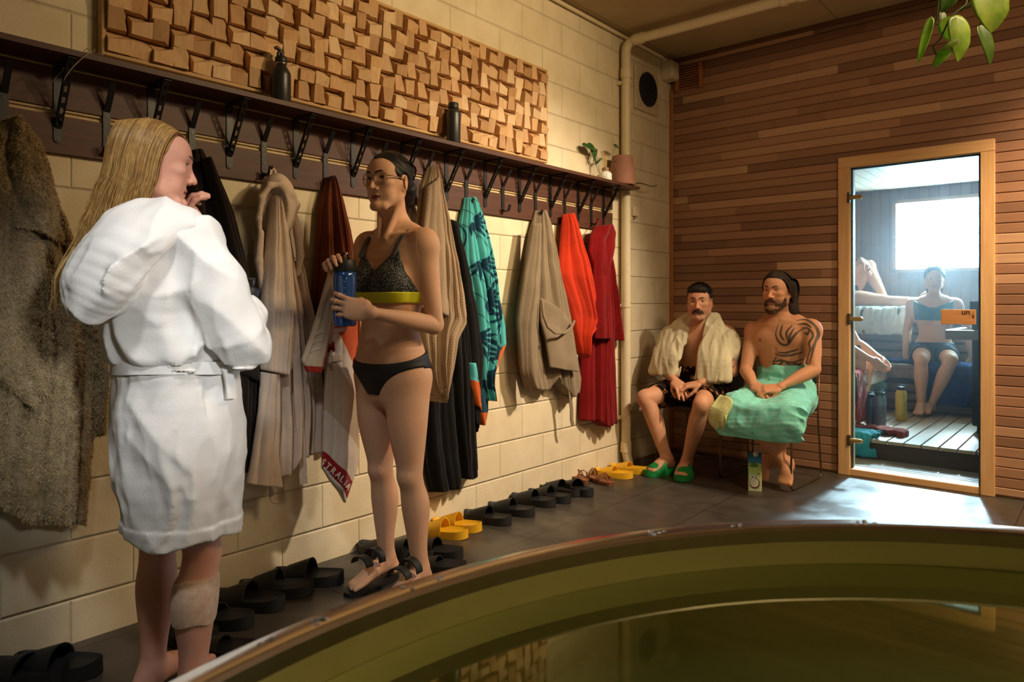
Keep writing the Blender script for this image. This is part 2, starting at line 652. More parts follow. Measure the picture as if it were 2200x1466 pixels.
# ---- painted concrete block wall (photo left), courses 0.2 m, blocks 0.4 m
def block_wall_mat():
    t = NT('painted_block')
    s = t.sep(t.pos())
    y = t.math('ADD', s[1], -0.0436 + 40.0); z = t.math('ADD', s[2], 0.05 + 10.0)
    row = t.math('FLOOR', t.math('DIVIDE', z, 0.2))
    odd = t.math('MODULO', row, 2.0)
    fz = t.math('MULTIPLY', t.math('FRACT', t.math('DIVIDE', z, 0.2)), 0.2)
    yy = t.math('ADD', y, t.math('MULTIPLY', odd, 0.2))
    fy = t.math('MULTIPLY', t.math('FRACT', t.math('DIVIDE', yy, 0.4)), 0.4)
    dz = t.math('MINIMUM', fz, t.math('SUBTRACT', 0.2, fz))
    dy = t.math('MINIMUM', fy, t.math('SUBTRACT', 0.4, fy))
    n1 = t.noise(t.pos(), 6, 2)
    wob = t.math('MULTIPLY', t.math('SUBTRACT', t.noise(t.pos(), 40, 3), 0.5), 0.004)
    jz = t.math('SMOOTH_MIN', t.math('ADD', dz, wob), 0.0075, 0.003)
    jy = t.math('SMOOTH_MIN', t.math('ADD', t.math('ADD', dy, wob), 0.0025), 0.0075, 0.003)
    h = t.math('MINIMUM', jz, jy)
    pits = t.noise(t.pos(), 90, 5, 0.75)
    spots = t.math('GREATER_THAN', t.noise(t.mapping(t.pos(), (1, 1, 1.3)), 55, 2, 0.5), 0.735)
    hh = t.math('ADD', t.math('MULTIPLY', h, 1.0), t.math('MULTIPLY', pits, 0.0022))
    base = t.ramp(n1, [(0.3, srgb(222, 205, 168)), (0.7, srgb(236, 221, 188))])
    cell = t.noise(t.comb(t.math('FLOOR', t.math('DIVIDE', yy, 0.4)), row, 0.0), 9.37, 0)
    base = t.mix(t.math('MULTIPLY', cell, 0.35), base, srgb(206, 186, 146))
    base = t.mix(t.math('MULTIPLY', spots, 0.45), base, srgb(110, 90, 62))
    nm = t.bump(hh, 0.9, 1.0)
    return t.set(base, 0.62, 0, nm, 0.35)

def struct(name, mb, mat, smooth=None):
    return tag(mb.build(name, mat, smooth=smooth), kind='structure')

M_BLOCK = block_wall_mat()
XR, YF = 5.6, -3.2      # far side of the room and the side behind the photographer
struct('wall_left', MB().box((-0.2, YF, 0), (0, YB + 0.0, ZC)), M_BLOCK)
M_PAINT = plain('cream_paint', srgb(214, 196, 160), 0.7, var=0.05, nscale=4)
M_CEIL = plain('ceiling_paint', srgb(188, 164, 120), 0.75, var=0.05, nscale=3, bump=0.1, bscale=60)

def ceiling_mat():
    t = NT('ceiling_sheet')
    s = t.sep(t.pos())
    f = t.math('ABSOLUTE', t.math('SUBTRACT', t.math('FRACT', t.math('DIVIDE', t.math('ADD', s[0], 9.6 - 0.66), 1.2)), 0.5))
    ln = t.math('LESS_THAN', f, 0.0035)
    c = t.ramp(t.noise(t.pos(), 3, 3), [(0.3, srgb(176, 154, 114)), (0.7, srgb(188, 166, 126))])
    return t.set(t.mix(ln, c, srgb(140, 120, 84)), 0.75, 0, t.bump(t.math('MULTIPLY', ln, -1.0), 0.3, 0.003))
struct('ceiling', MB().box((-0.2, YF, ZC), (XR, YB, ZC + 0.15)), ceiling_mat())
struct('wall_right', MB().box((XR, YF, 0), (XR + 0.15, YB, ZC)), M_PAINT)
struct('wall_front', MB().box((-0.2, YF - 0.15, 0), (XR + 0.15, YF, ZC)), M_PAINT)

# ---- dark stone floor tiles
def floor_mat():
    t = NT('floor_tile')
    s = t.sep(t.pos())
    def line(v, off, p):
        f = t.math('FRACT', t.math('DIVIDE', t.math('ADD', v, 10 * p - off), p))
        return t.math('MULTIPLY', t.math('MINIMUM', f, t.math('SUBTRACT', 1.0, f)), p)
    lx = line(s[0], 0.505, 0.4485); ly = line(s[1], 3.19, 0.5)
    d = t.math('MINIMUM', lx, ly)
    j = t.math('LESS_THAN', d, 0.0028)
    cell = t.noise(t.comb(t.math('FLOOR', t.math('DIVIDE', t.math('ADD', s[0], 4.485 - 0.505), 0.4485)), t.math('FLOOR', t.math('DIVIDE', t.math('ADD', s[1], 5 - 3.19), 0.5)), 0.0), 7.7, 0)
    n = t.noise(t.pos(), 9, 5, 0.6)
    c = t.ramp(n, [(0.25, srgb(56, 50, 44)), (0.75, srgb(78, 70, 60))])
    c = t.mix(t.math('MULTIPLY', cell, 0.4), c, srgb(66, 62, 58))
    c = t.mix(j, c, srgb(34, 30, 26))
    wet = t.noise(t.pos(), 3.2, 3)
    r = t.math('ADD', t.math('MULTIPLY', t.ramp(wet, [(0.42, (0, 0, 0, 1)), (0.62, (1, 1, 1, 1))]), 0.2), 0.3)
    h = t.math('ADD', t.math('MULTIPLY', t.math('SUBTRACT', 1.0, j), 0.0015), t.math('MULTIPLY', t.noise(t.pos(), 60, 4), 0.0008))
    return t.set(c, r, 0, t.bump(h, 0.6, 1.0), 0.5)
struct('floor', MB().box((-0.2, YF, -0.1), (XR, YB + 0.12, 0)), floor_mat())

# ---- timber cladding, one bevelled board per course, with butt joints
PITCH = 0.0605
def clad_mat():
    t = NT('cedar_cladding')
    s = t.sep(t.pos())
    row = t.math('FLOOR', t.math('DIVIDE', s[2], PITCH))
    rn = t.noise(t.comb(row, 3.3, 0.0), 11.31, 0)
    col = t.math('FLOOR', t.math('DIVIDE', t.math('ADD', s[0], t.math('MULTIPLY', rn, 7.0)), 1.15))
    wn = t.n('TexWhiteNoise', noise_dimensions='2D')
    t.l(t.comb(col, row, 0.0), wn.inputs['Vector'])
    v = wn.outputs['Value']
    base = t.ramp(v, [(0.0, srgb(132, 96, 74)), (0.35, srgb(162, 118, 90)), (0.7, srgb(186, 138, 106)), (1.0, srgb(214, 170, 132))])
    gv = t.mapping(t.pos(), (2.0, 1, 46))
    g = t.noise(gv, 3.0, 5, 0.65, dist=0.6)
    base = t.mix(t.math('MULTIPLY', g, 0.5), base, srgb(98, 68, 52))
    fine = t.noise(t.mapping(t.pos(), (6, 1, 260)), 2, 3)
    return t.set(base, 0.42, 0, t.bump(fine, 0.15, 0.002), 0.4)

def clad(mb, x0, x1, z0, z1, y=YB):
    k = int(math.floor(z0 / PITCH + 1e-4)); 
    while k * PITCH < z1 - 0.004:
        a, b = max(k * PITCH, z0) + 0.0012, min((k + 1) * PITCH, z1) - 0.0012
        if b - a > 0.006:
            rr = random.Random(k * 7 + int(x0 * 10))
            xs = [x0]; x = x0 + rr.uniform(0.3, 1.9)
            while x < x1 - 0.25:
                xs.append(x); x += rr.uniform(1.2, 2.6)
            xs.append(x1)
            for i in range(len(xs) - 1):
                p = 0.0155 + rr.uniform(-0.001, 0.001); bv = 0.0045
                prof = [(y, a), (y - p + bv, a), (y - p, a + bv), (y - p, b - bv), (y - p + bv, b), (y, b)]
                L = xs[i] + (0.0008 if i else 0); R = xs[i + 1] - (0.0008 if i < len(xs) - 2 else 0)
                n = len(prof)
                vs = [(L, q[0], q[1]) for q in prof] + [(R, q[0], q[1]) for q in prof]
                fs = [(j, (j + 1) % n, n + (j + 1) % n, n + j) for j in range(n)] + [tuple(range(n))[::-1], tuple(range(n, 2 * n))]
                mb.add(vs, fs)
        k += 1
    return mb
mb = MB()
M_CLAD = clad_mat()
clad(mb, 0.028, DX0 + 0.004, 0.012, ZC - 0.03)
clad(mb, DX1 - 0.004, XR, 0.012, ZC - 0.03)
clad(mb, DX0 + 0.004, DX1 - 0.004, DZ1 - 0.004, ZC - 0.03)
# the stud wall behind the boards, with the doorway through it
mb.box((-0.2, YB, 0), (DX0 + 0.06, YB + 0.1, ZC)).box((DX1 - 0.06, YB, 0), (XR, YB + 0.1, ZC)).box((DX0 + 0.06, YB, DZ1 - 0.06), (DX1 - 0.06, YB + 0.1, ZC))
struct('wall_back', mb, M_CLAD)

def wood_mat(name, c, dark, axis=2, rough=0.45, var=0.5):
    t = NT(name)
    sc = [60, 60, 60]; sc[axis] = 3
    g = t.noise(t.mapping(t.coord(), tuple(sc)), 1.0, 5, 0.6, dist=0.5)
    base = t.ramp(g, [(0.25, dark), (0.75, c)])
    return t.set(base, rough, 0, t.bump(g, 0.12, 0.002), 0.35)
M_FRAME_V = wood_mat('door_timber_upright', srgb(226, 182, 130), srgb(202, 152, 100), 2)
M_FRAME_H = wood_mat('door_timber_cross', srgb(226, 182, 130), srgb(202, 152, 100), 0)
struct('trim_1', MB().box((0.0, YB - 0.03, 0.0), (0.03, YB - 0.0005, ZC - 0.24), bev=0.003), wood_mat('corner_batten', srgb(190, 126, 72), srgb(160, 98, 52), 2))
struct('trim_2', MB().box((0.03, YB - 0.03, ZC - 0.032), (XR, YB - 0.001, ZC - 0.001), bev=0.004), wood_mat('ceiling_batten', srgb(108, 66, 42), srgb(80, 46, 28), 0))

# ---- glazed sauna door
FW = 0.074
door = tag(bpy.data.objects.new('door_1', None), kind='structure')
C.objects.link(door); door.location = (1.71, YB, 0)
door['label'] = 'glass sauna door in a timber frame in the clad back wall'
fy0, fy1 = YB - 0.036, YB + 0.10
MB().box((DX0, fy0, 0), (DX0 + FW, fy1, DZ1 - FW), bev=0.004).build('door_jamb', M_FRAME_V, door, world=True)
MB().box((DX1 - FW, fy0, 0), (DX1, fy1, DZ1 - FW), bev=0.004).build('door_jamb', M_FRAME_V, door, world=True)
MB().box((DX0, fy0, DZ1 - FW), (DX1, fy1, DZ1), bev=0.004).build('door_head', M_FRAME_H, door, world=True)
MB().box((DX0 + FW, fy0 + 0.01, 0), (DX1 - FW, fy1, 0.045), bev=0.004).build('threshold', M_FRAME_H, door, world=True)
# rebate strip inside the frame
t_ = MB()
ix0, ix1, iz0, iz1 = DX0 + FW, DX1 - FW, 0.045, DZ1 - FW
t_.box((ix0, YB + 0.0, iz0), (ix0 + 0.012, YB + 0.02, iz1)).box((ix1 - 0.012, YB, iz0), (ix1, YB + 0.02, iz1)).box((ix0, YB, iz1 - 0.012), (ix1, YB + 0.02, iz1))
t_.build('door_seal', plain('seal_rubber', srgb(52, 66, 72), 0.6), door, world=True)

def glass_mat(name, tint=(0.86, 0.95, 0.97, 1), gloss=0.06):
    t = NT(name)
    t.t.nodes.remove(t.p)
    tr = t.n('BsdfTransparent'); tr.inputs[0].default_value = tint
    gl = t.n('BsdfGlossy'); gl.inputs['Roughness'].default_value = 0.02
    fr = t.n('LayerWeight'); fr.inputs[0].default_value = 0.5
    mx = t.n('MixShader')
    t.l(t.math('ADD', t.math('MULTIPLY', t.math('POWER', fr.outputs['Facing'], 5.0), 0.85), 0.035), mx.inputs[0]); t.l(tr.outputs[0], mx.inputs[1]); t.l(gl.outputs[0], mx.inputs[2])
    t.l(mx.outputs[0], t.out.inputs[0])
    return t.m
M_GLASS = glass_mat('door_glass')
MB().box((ix0 + 0.006, YB - 0.012, iz0 + 0.006), (ix1 - 0.006, YB - 0.004, iz1 - 0.008)).build('glass_pane', M_GLASS, door, world=True)
M_BRASS = plain('satin_brass', srgb(214, 178, 120), 0.3, 0.9, var=0.05)
for zz in (1.163 + (650 - 428) * 0.00317, 1.163 + (650 - 685) * 0.00317, 1.163 + (650 - 942) * 0.00317):
    hb = MB().box((DX0 + FW - 0.016, fy0 - 0.006, zz - 0.036), (DX0 + FW + 0.004, fy0 + 0.02, zz + 0.036), bev=0.003).build('hinge', plain('hinge_steel', srgb(120, 104, 84), 0.35, 0.9), door, world=True)
    m = MB(); m.tube([(DX0 + FW, YB - 0.03, zz), (DX0 + FW + 0.07, YB - 0.026, zz), (DX0 + FW + 0.078, YB - 0.022, zz)], [0.0145, 0.0145, 0.007], 14)
    m.build('hinge_arm', M_BRASS, hb, smooth=40, world=False)
# ---- wooden notice on the door glass
sg = thing('door_sign', 'small wooden plaque with dark lettering stuck on the sauna door glass', 'sign', at(2060, 681, y=YB - 0.02))
p0, p1 = at(2022, 665, y=YB - 0.014), at(2097, 698, y=YB - 0.014)
rel(MB().box((p0.x, YB - 0.022, p1.z), (p1.x, YB - 0.0125, p0.z), bev=0.002).build('plaque', wood_mat('plaque_wood', srgb(206, 150, 100), srgb(186, 128, 80), 0)), sg)
M_INK = plain('dark_ink', srgb(60, 40, 26), 0.7)
def text(body, loc, size, mat, name, parent, rot=(PI / 2, 0, 0), ext=0.0006, shear=0.0, bold=0.0, align='CENTER'):
    cu = bpy.data.curves.new(name, 'FONT')
    cu.body = body; cu.size = size; cu.extrude = ext; cu.align_x = align; cu.align_y = 'CENTER'; cu.offset = bold
    ob = bpy.data.objects.new(name + '_tmp', cu); C.objects.link(ob)
    dg = bpy.context.evaluated_depsgraph_get()
    me = bpy.data.meshes.new_from_object(ob.evaluated_get(dg))
    bpy.data.objects.remove(ob)
    me.name = name
    me.transform(Matrix.LocRotScale(V(loc), Euler(rot), None))
    me.materials.clear()
    o = link_mesh(name, me, mat)
    if parent is not None: rel(o, parent)
    return o
q = at(2075, 671, y=YB - 0.0225); text('un', (q.x, q.y, q.z), 0.045, M_INK, 'lettering', sg, bold=0.0008)
q = at(2091, 681, y=YB - 0.0225); text('S', (q.x, q.y, q.z), 0.028, M_INK, 'lettering', sg, bold=0.0006)
a_, b_ = at(2082, 683, y=YB - 0.0225), at(2093, 670, y=YB - 0.0225)
rel(MB().strip([a_, b_], (0, 1, 0), 0.001, 0.002).build('stroke', M_INK), sg)

# ---- services on the wall
M_PVC = plain('painted_pipe', srgb(226, 208, 168), 0.45, var=0.04)
PX, PY, PR = 0.052, 4.335, 0.033
pipe = thing('waste_pipe', 'cream painted drain pipe from the floor up the corner and across under the ceiling', 'pipe', (PX, PY, 0))
zt = 2.945
e1 = at(1716, -6, z=ZC - 0.085)
arc = [V((PX, PY, 0.045))]
mm = MB()
foot = [V((PX + 0.016, PY + 0.012, 0.0)), V((PX + 0.014, PY + 0.01, 0.03)), V((PX + 0.006, PY + 0.003, 0.08)), V((PX, PY, 0.14))]
dirh = V((e1.x - PX, e1.y - PY, 0)).normalized()
elb = []
for i in range(9):
    a = PI / 2 * i / 8
    elb.append(V((PX, PY, zt)) + dirh * (0.07 * (1 - math.cos(a))) + V((0, 0, 0.07 * math.sin(a))))
mm.tube(foot + elb + [elb[-1] + dirh * 3.0], PR, 20)
rel(mm.build('pipe_run', M_PVC, smooth=50), pipe)
def collar(z, h=0.07, r=PR + 0.006):
    return MB().tube([(PX, PY, z), (PX, PY, z + h)], r, 20)
for z in (zt - 0.19, 0.1):
    rel(collar(z).build('pipe_collar', M_PVC, smooth=50), pipe)
rel(MB().tube([elb[-1] + dirh * 0.0, elb[-1] + dirh * 0.07], PR + 0.006, 20).build('pipe_collar', M_PVC, smooth=50), pipe)
c0 = e1 + V((0, 0, 0)); L0 = (V((e1.x, e1.y, 0)) - V((PX, PY, 0))).length
for dd, w in ((-0.1, 0.03), (0.0, 0.06)):
    p = V((PX, PY, zt + 0.07)) + dirh * (L0 + dd)
    rel(MB().tube([p, p + dirh * w], PR + 0.008, 20).build('pipe_collar', M_PVC, smooth=50), pipe)
for z in (1.14, 0.345, 2.72):
    b = MB().tube([(PX, PY, z - 0.012), (PX, PY, z + 0.012)], PR + 0.004, 20).box((0, PY - 0.05, z - 0.012), (0.03, PY - 0.02, z + 0.012))
    rel(b.build('pipe_clip', M_PVC, smooth=40), pipe)

cd = thing('cable_conduit', 'thin cream conduit run along the top of the block wall', 'conduit', (0.02, 1.0, ZC - 0.03))
rel(MB().tube([(0.022, -0.5, ZC - 0.024), (0.022, 4.92, ZC - 0.024)], 0.0125, 12).build('conduit_tube', M_PVC, smooth=50), cd)
jb = thing('junction_box', 'white junction box in the top corner beside the clad wall', 'junction box', (0.05, 4.99, 2.97))
MB().box((-0.05, -0.055, -0.07), (0.045, 0.055, 0.07), bev=0.006).build('box_body', M_PVC, jb)
MB().box((0.0445, -0.048, -0.062), (0.052, 0.048, 0.062), bev=0.002).build('box_lid', M_PVC, jb)

# extractor fan: square plate, round dark grille
fc = at(1391, 193, x=0.02)
p0, p1 = at(1365, 132, x=0.0), at(1414, 256, x=0.0)
fan = thing('extractor_fan', 'square cream wall fan with a round dark grille high in the corner', 'fan', (0, fc.y, fc.z))
hw, hh = (p1.y - p0.y) / 2, 0.17
MB().box((0, -hw, -hh), (0.02, hw, hh), bev=0.004).build('fan_plate', plain('fan_plastic', srgb(206, 188, 152), 0.5), fan)
ry, rz_ = 0.118, 0.128
MB().lathe([(0.0, 0), (0.125, 0), (0.128, 0.012), (0.12, 0.014), (0.0, 0.008)], 40, Matrix.Translation((0.02, 0, 0)) @ Matrix.Rotation(PI / 2, 4, 'Y')).build('fan_recess', plain('fan_dark', srgb(26, 28, 30), 0.6), fan, smooth=40)
g_ = MB()
for i in range(-9, 10):
    z = i * 0.0128; w = math.sqrt(max(0.124 ** 2 - z * z, 0))
    g_.box((0.033, -w, z - 0.0026), (0.038, w, z + 0.0026))
g_.build('fan_grille', plain('grille_dark', srgb(44, 46, 48), 0.5), fan)

# small timber vent grille on the clad wall
p0, p1 = at(1454, 132, y=YB - 0.02), at(1511, 184, y=YB - 0.02)
vg = thing('timber_vent', 'small slatted timber vent high on the dark clad wall', 'vent', (p0.x, YB - 0.016, p1.z))
W_, H_ = p1.x - p0.x, 0.165
M_VENT = wood_mat('vent_wood', srgb(184, 122, 72), srgb(150, 94, 52), 2)
M_VENT2 = wood_mat('vent_wood_cross', srgb(168, 110, 64), srgb(140, 84, 48), 0)
for x in (0.0, W_ - 0.024):
    MB().box((x, -0.034, -0.012), (x + 0.024, 0, H_ + 0.014), bev=0.002).build('vent_post', M_VENT, vg)
for i in range(9):
    z = 0.002 + i * 0.0195
    MB().box((0.02, -0.026, z), (W_ - 0.02, -0.002, z + 0.009)).build('vent_slat', M_VENT2, vg)
# wall socket stub beside the pipe
p = at(1362, 455, x=0.0)
so = thing('wall_outlet', 'small cream outlet box on the block wall right of the pipe', 'outlet', (0, p.y, p.z))
MB().box((0, -0.035, -0.035), (0.022, 0.035, 0.035), bev=0.004).build('outlet_body', M_PVC, so)
MB().tube([(0.012, 0.0, -0.035), (0.012, 0.0, -0.048), (0.012, -0.02, -0.052)], 0.006, 8).build('outlet_stub', plain('stub_grey', srgb(150, 130, 100), 0.5), so)

# =================================================================== STEEL TUB
TX, TY, TR, TZ = 2.70 + 0.8183 * 0.42, 1.3432 * 0.42, 2.7767 * 0.42, 1.163 - 0.42
def steel_mat(name, c, r, scr=0.02):
    t = NT(name)
    n = t.noise(t.mapping(t.pos(), (1, 1, 1)), 22, 4)
    rr = t.math('ADD', t.math('MULTIPLY', n, scr * 4), r)
    return t.set(c, rr, 1.0, t.bump(t.noise(t.pos(), 9, 2), 0.02, 0.01))
M_STEEL = steel_mat('rolled_steel', (0.66, 0.60, 0.52, 1), 0.17)
M_STEEL_IN = steel_mat('steel_liner', (0.82, 0.80, 0.36, 1), 0.42)
tub = thing('plunge_tub', 'big round steel plunge tub with polished rim in the foreground', 'tub', (TX, TY, 0))
MB().lathe([(TR - 0.03, 0.0), (TR - 0.022, 0.02), (TR - 0.022, TZ - 0.05), (TR - 0.004, TZ - 0.03)], 160, caps=False).build('tub_wall', M_STEEL, tub, smooth=60)
prof = []
for i in range(13):
    a = PI * i / 12
    prof.append((TR - 0.006 + 0.006 * math.sin(a) if i < 7 else TR - 0.006, 0))
rim = [(TR - 0.004, TZ - 0.03), (TR, TZ - 0.022), (TR, TZ - 0.006), (TR - 0.005, TZ - 0.0008), (TR - 0.012, TZ), (TR - 0.034, TZ), (TR - 0.040, TZ - 0.002), (TR - 0.043, TZ - 0.008), (TR - 0.043, TZ - 0.03)]
MB().lathe(rim, 200, caps=False).build('tub_rim', M_STEEL, tub, smooth=20)
MB().lathe([(TR - 0.043, TZ - 0.03), (TR - 0.044, TZ - 0.32), (TR - 0.06, TZ - 0.36), (0.0, TZ - 0.37)], 160, caps=False).build('tub_liner', M_STEEL_IN, tub, smooth=60)
def water_mat():
    t = NT('green_water')
    t.t.nodes.remove(t.p)
    tr = t.n('BsdfDiffuse'); tr.inputs[0].default_value = (0.055, 0.060, 0.012, 1)
    gl = t.n('BsdfGlossy'); gl.inputs['Roughness'].default_value = 0.03; gl.inputs[0].default_value = (0.92, 0.95, 0.62, 1)
    fr = t.n('Fresnel'); fr.inputs[0].default_value = 1.45
    b = t.bump(t.noise(t.pos(), 3.0, 2), 0.03, 0.02)
    t.l(b, gl.inputs['Normal']); t.l(b, fr.inputs['Normal'])
    mx = t.n('MixShader')
    t.l(fr.outputs[0], mx.inputs[0]); t.l(tr.outputs[0], mx.inputs[1]); t.l(gl.outputs[0], mx.inputs[2])
    t.l(mx.outputs[0], t.out.inputs[0])
    return t.m
WZ = TZ - 0.072
w_ = MB().lathe([(TR - 0.0441, WZ), (0.0, WZ)], 160, caps=False)
wo = w_.build("tub_water", water_mat(), None)
if wo.data.polygons[0].normal.z < 0: wo.data.flip_normals()
wo.location = (TX, TY, 0)
tag(wo, 'still dark green water filling the round steel tub', 'water')
# water drops on the rim
dr = MB()
rr = random.Random(3)
for (u, v, n) in ((1405, 1140, 9), (1560, 1121, 4), (1840, 1115, 6), (820, 1245, 4), (690, 1340, 6), (585, 1385, 4), (700, 1335, 5), (930, 1235, 4)):
    for i in range(n):
        p = at(u + rr.uniform(-28, 28), v, z=TZ)
        dv = V((p.x - TX, p.y - TY)); dv = dv.normalized() * (TR - rr.uniform(0.014, 0.034))
        r = rr.uniform(0.0012, 0.0032)
        dr.ball((TX + dv.x, TY + dv.y, TZ + r * 0.15), (r * 1.5, r * 1.5, r * 0.8), 10)
o = dr.build('water_drops', plain('drop_water', (0.8, 0.8, 0.78, 1), 0.04, 0.0, spec=1.0), None, smooth=180)
o.data.materials[0].node_tree.nodes['Principled BSDF'].inputs['Transmission Weight'].default_value = 0.9
tag(o, "scattered water drops beaded on the polished tub rim", "water drops", kind="stuff")
# =================================================================== COAT RACK
M_DKWOOD = wood_mat('dark_stained_ply', srgb(92, 56, 38), srgb(66, 38, 26), 1, 0.5)
M_PLYEDGE = wood_mat('ply_edge', srgb(214, 190, 146), srgb(180, 150, 104), 1, 0.6)
M_BLACK = plain('black_steel', srgb(30, 29, 28), 0.42, 0.3, var=0.1, bump=0.03, bscale=400)
RY0, RY1 = -0.6, 4.213
SHZ0, SHZ1, SHD = 1.953, 1.972, 0.17
rack = thing('coat_rack', 'long dark stained coat rack board under the shelf on the block wall', 'coat rack', (0, 1.8, 1.8))
rel(MB().box((0.001, RY0, 1.812), (0.018, RY1, 1.945), bev=0.001).build('back_board', M_DKWOOD), rack)
rel(MB().box((0.001, RY0, 1.66), (0.018, RY1, 1.788), bev=0.001).build('back_board', M_DKWOOD), rack)
rel(MB().box((0.001, RY0, 1.7885), (0.008, RY1, 1.797)).build('pale_ply_strip', M_PLYEDGE), rack)
rel(MB().box((0.001, RY0, 1.804), (0.011, RY1, 1.8115)).build('pale_ply_strip', M_PLYEDGE), rack)
rel(MB().box((0.001, RY0, 1.9452), (0.014, RY1, 1.9525)).build('pale_ply_strip', M_PLYEDGE), rack)
shelf = thing('shelf', 'long dark stained shelf above the row of black hooks', 'shelf', (0, 1.8, SHZ0))
rel(MB().prism([(0, RY0), (SHD, RY0), (SHD, 4.325), (0.092, 4.325), (0.092, 4.292), (0.0, 4.292)], SHZ0, SHZ1 - 0.0005).build('shelf_board', M_DKWOOD), shelf)

def bracket_parts(y):
    o = thing('shelf_bracket', 'x', 'shelf bracket', (0.0185, y, SHZ0), 0, 'black brackets under the shelf')
    w, t = 0.026, 0.004
    m = MB().strip([(0.002, 0, -0.003), (0.002, 0, -0.245)], (0, 1, 0), w, t)
    m.tube([(0.002, -0.0, -0.245), (0.0041, -0.0, -0.245)], w / 2, 14)
    m.build('wall_leg', M_BLACK, o)
    MB().strip([(0.0, 0, -0.003), (SHD - 0.03, 0, -0.003)], (0, 1, 0), w, t).build('shelf_leg', M_BLACK, o)
    # perforated diagonal: two rails with rungs between the holes
    a, b = V((0.006, 0, -0.205)), V((SHD - 0.045, 0, -0.012))
    L = (b - a).length; dd = (b - a).normalized(); nn = dd.cross(V((0, 1, 0)))
    m = MB(); W = 0.021
    for sgn in (-1, 1):
        m.strip([a + V((0, sgn * (W / 2 - 0.0025), 0)), b + V((0, sgn * (W / 2 - 0.0025), 0))], (0, 1, 0), 0.005, 0.004)
        m.strip([a + V((0, sgn * W / 2, 0)) + nn * 0.004, b + V((0, sgn * W / 2, 0)) + nn * 0.004], (0, 1, 0), 0.002, 0.010)
    nh = 6
    for i in range(nh + 1):
        c = a + dd * (L * i / nh)
        m.strip([c - dd * 0.0085, c + dd * 0.0085], (0, 1, 0), W - 0.004, 0.0035)
    m.build('brace', M_BLACK, o)
    MB().tube([(0.0035, 0, -0.243), (0.0055, 0, -0.243)], 0.0055, 10).build('screw', plain('screw_head', srgb(58, 56, 54), 0.4, 0.7), o)
    return o
br0 = bracket_parts(0.80)
br_lab = ['leftmost bracket with the plastic strap looped over it, left of the blonde person',
          'bracket directly above the blonde head', 'bracket right of the blonde head, left of the cream robe',
          'bracket between the cream robe and the rust brown towel', 'bracket just left of the person in glasses',
          'bracket right behind the dark-haired head of the person in glasses', 'bracket between the taupe towel and the teal patterned towel',
          'bracket left of the only empty hook', 'bracket right of the only empty hook', 'bracket between the grey robe and the orange red towel',
          'bracket between the orange red towel and the dark red robe', 'rightmost bracket, at the shelf end by the pipe']
for i in range(12):
    o = br0 if i == 0 else copy_tree(br0)
    o.location = (0.0185, 0.80 + 0.2995 * i, SHZ0)
    o['label'] = 'black ' + br_lab[i]

def hook_parts():
    o = thing('coat_hook', 'x', 'coat hook', (0.0185, 0.65, 1.80), 0, 'black hooks along the rack')
    w, t = 0.024, 0.0045
    MB().strip([(0.0025, 0, 0.03), (0.0025, 0, -0.095)], (0, 1, 0), w, t).build('hook_plate', M_BLACK, o)
    MB().strip([(0.0025, 0, 0.028), (0.012, 0, 0.042), (0.062, 0, 0.118), (0.066, 0, 0.122)], (0, 1, 0), w - 0.004, t).build('upper_prong', M_BLACK, o)
    pts = [(0.0025, 0, -0.093)]
    for k in range(9):
        a = -PI + PI * 0.9 * k / 8
        pts.append((0.0265 + 0.024 * math.cos(a), 0, -0.094 + 0.022 * math.sin(a)))
    pts.append((0.056, 0, -0.078))
    MB().strip(pts, (0, 1, 0), w - 0.007, t).build('lower_prong', M_BLACK, o)
    for z in (0.012, -0.06):
        MB().tube([(0.004, 0, z), (0.0062, 0, z)], 0.0055, 10).build('screw', bpy.data.materials['screw_head'], o)
    return o
hk0 = hook_parts()
HY = [0.65 + 0.2995 * i for i in range(12)]
hk_lab = ['holding the fluffy olive brown robe', 'bare behind the blonde hair, second from the left', 'holding the long black brown robe',
          'holding the cream hooded robe by its loop', 'holding the rust brown towel', 'hidden behind the person in glasses',
          'holding the taupe ribbed towel and a black robe', 'holding the teal palm patterned towel', 'with nothing on it, between two brackets on the right',
          'holding the grey robe', 'holding the orange red towel', 'holding the dark red robe']
for i in range(12):
    o = hk0 if i == 0 else copy_tree(hk0)
    o.location = (0.0185, HY[i], 1.80)
    o['label'] = 'black steel coat hook ' + hk_lab[i]

# ------------------------------------------------------------------ wooden block panel above the shelf
def block_mat():
    t = NT('pine_blocks')
    a = t.n('Attribute', attribute_name='Col')
    g = t.noise(t.mapping(t.coord(), (40, 40, 8)), 1.6, 4, 0.6, dist=0.8)
    k = t.ramp(g, [(0.3, (0.80, 0.76, 0.70, 1)), (0.7, (1, 1, 1, 1))])
    c = t.mix(1.0, a.outputs['Color'], k, 'MULTIPLY')
    return t.set(c, 0.6, 0, t.bump(g, 0.1, 0.002), 0.25)
PY0, PY1, PZ0, PZ1 = 0.925, 3.435, 2.02, 2.592
panel = thing('wood_block_panel', 'framed panel of tilted pine blocks mounted on the wall above the shelf', 'wall panel', (0, (PY0 + PY1) / 2, PZ0))
M_PFR = wood_mat('panel_frame_ply', srgb(206, 168, 112), srgb(176, 134, 82), 1, 0.6)
fw = 0.014
for lo, hi in (((0, PY0, PZ0), (0.045, PY0 + fw, PZ1)), ((0, PY1 - fw, PZ0), (0.045, PY1, PZ1)), ((0, PY0 + fw, PZ0), (0.045, PY1 - fw, PZ0 + fw)), ((0, PY0 + fw, PZ1 - fw), (0.045, PY1 - fw, PZ1))):
    rel(MB().box(lo, hi, bev=0.0015).build('frame_rail', M_PFR), panel)
rel(MB().box((0, PY0 + fw, PZ0 + fw), (0.008, PY1 - fw, PZ1 - fw)).build('backing', M_PLYEDGE), panel)
rr = random.Random(11)
NZ, NY = 7, 33
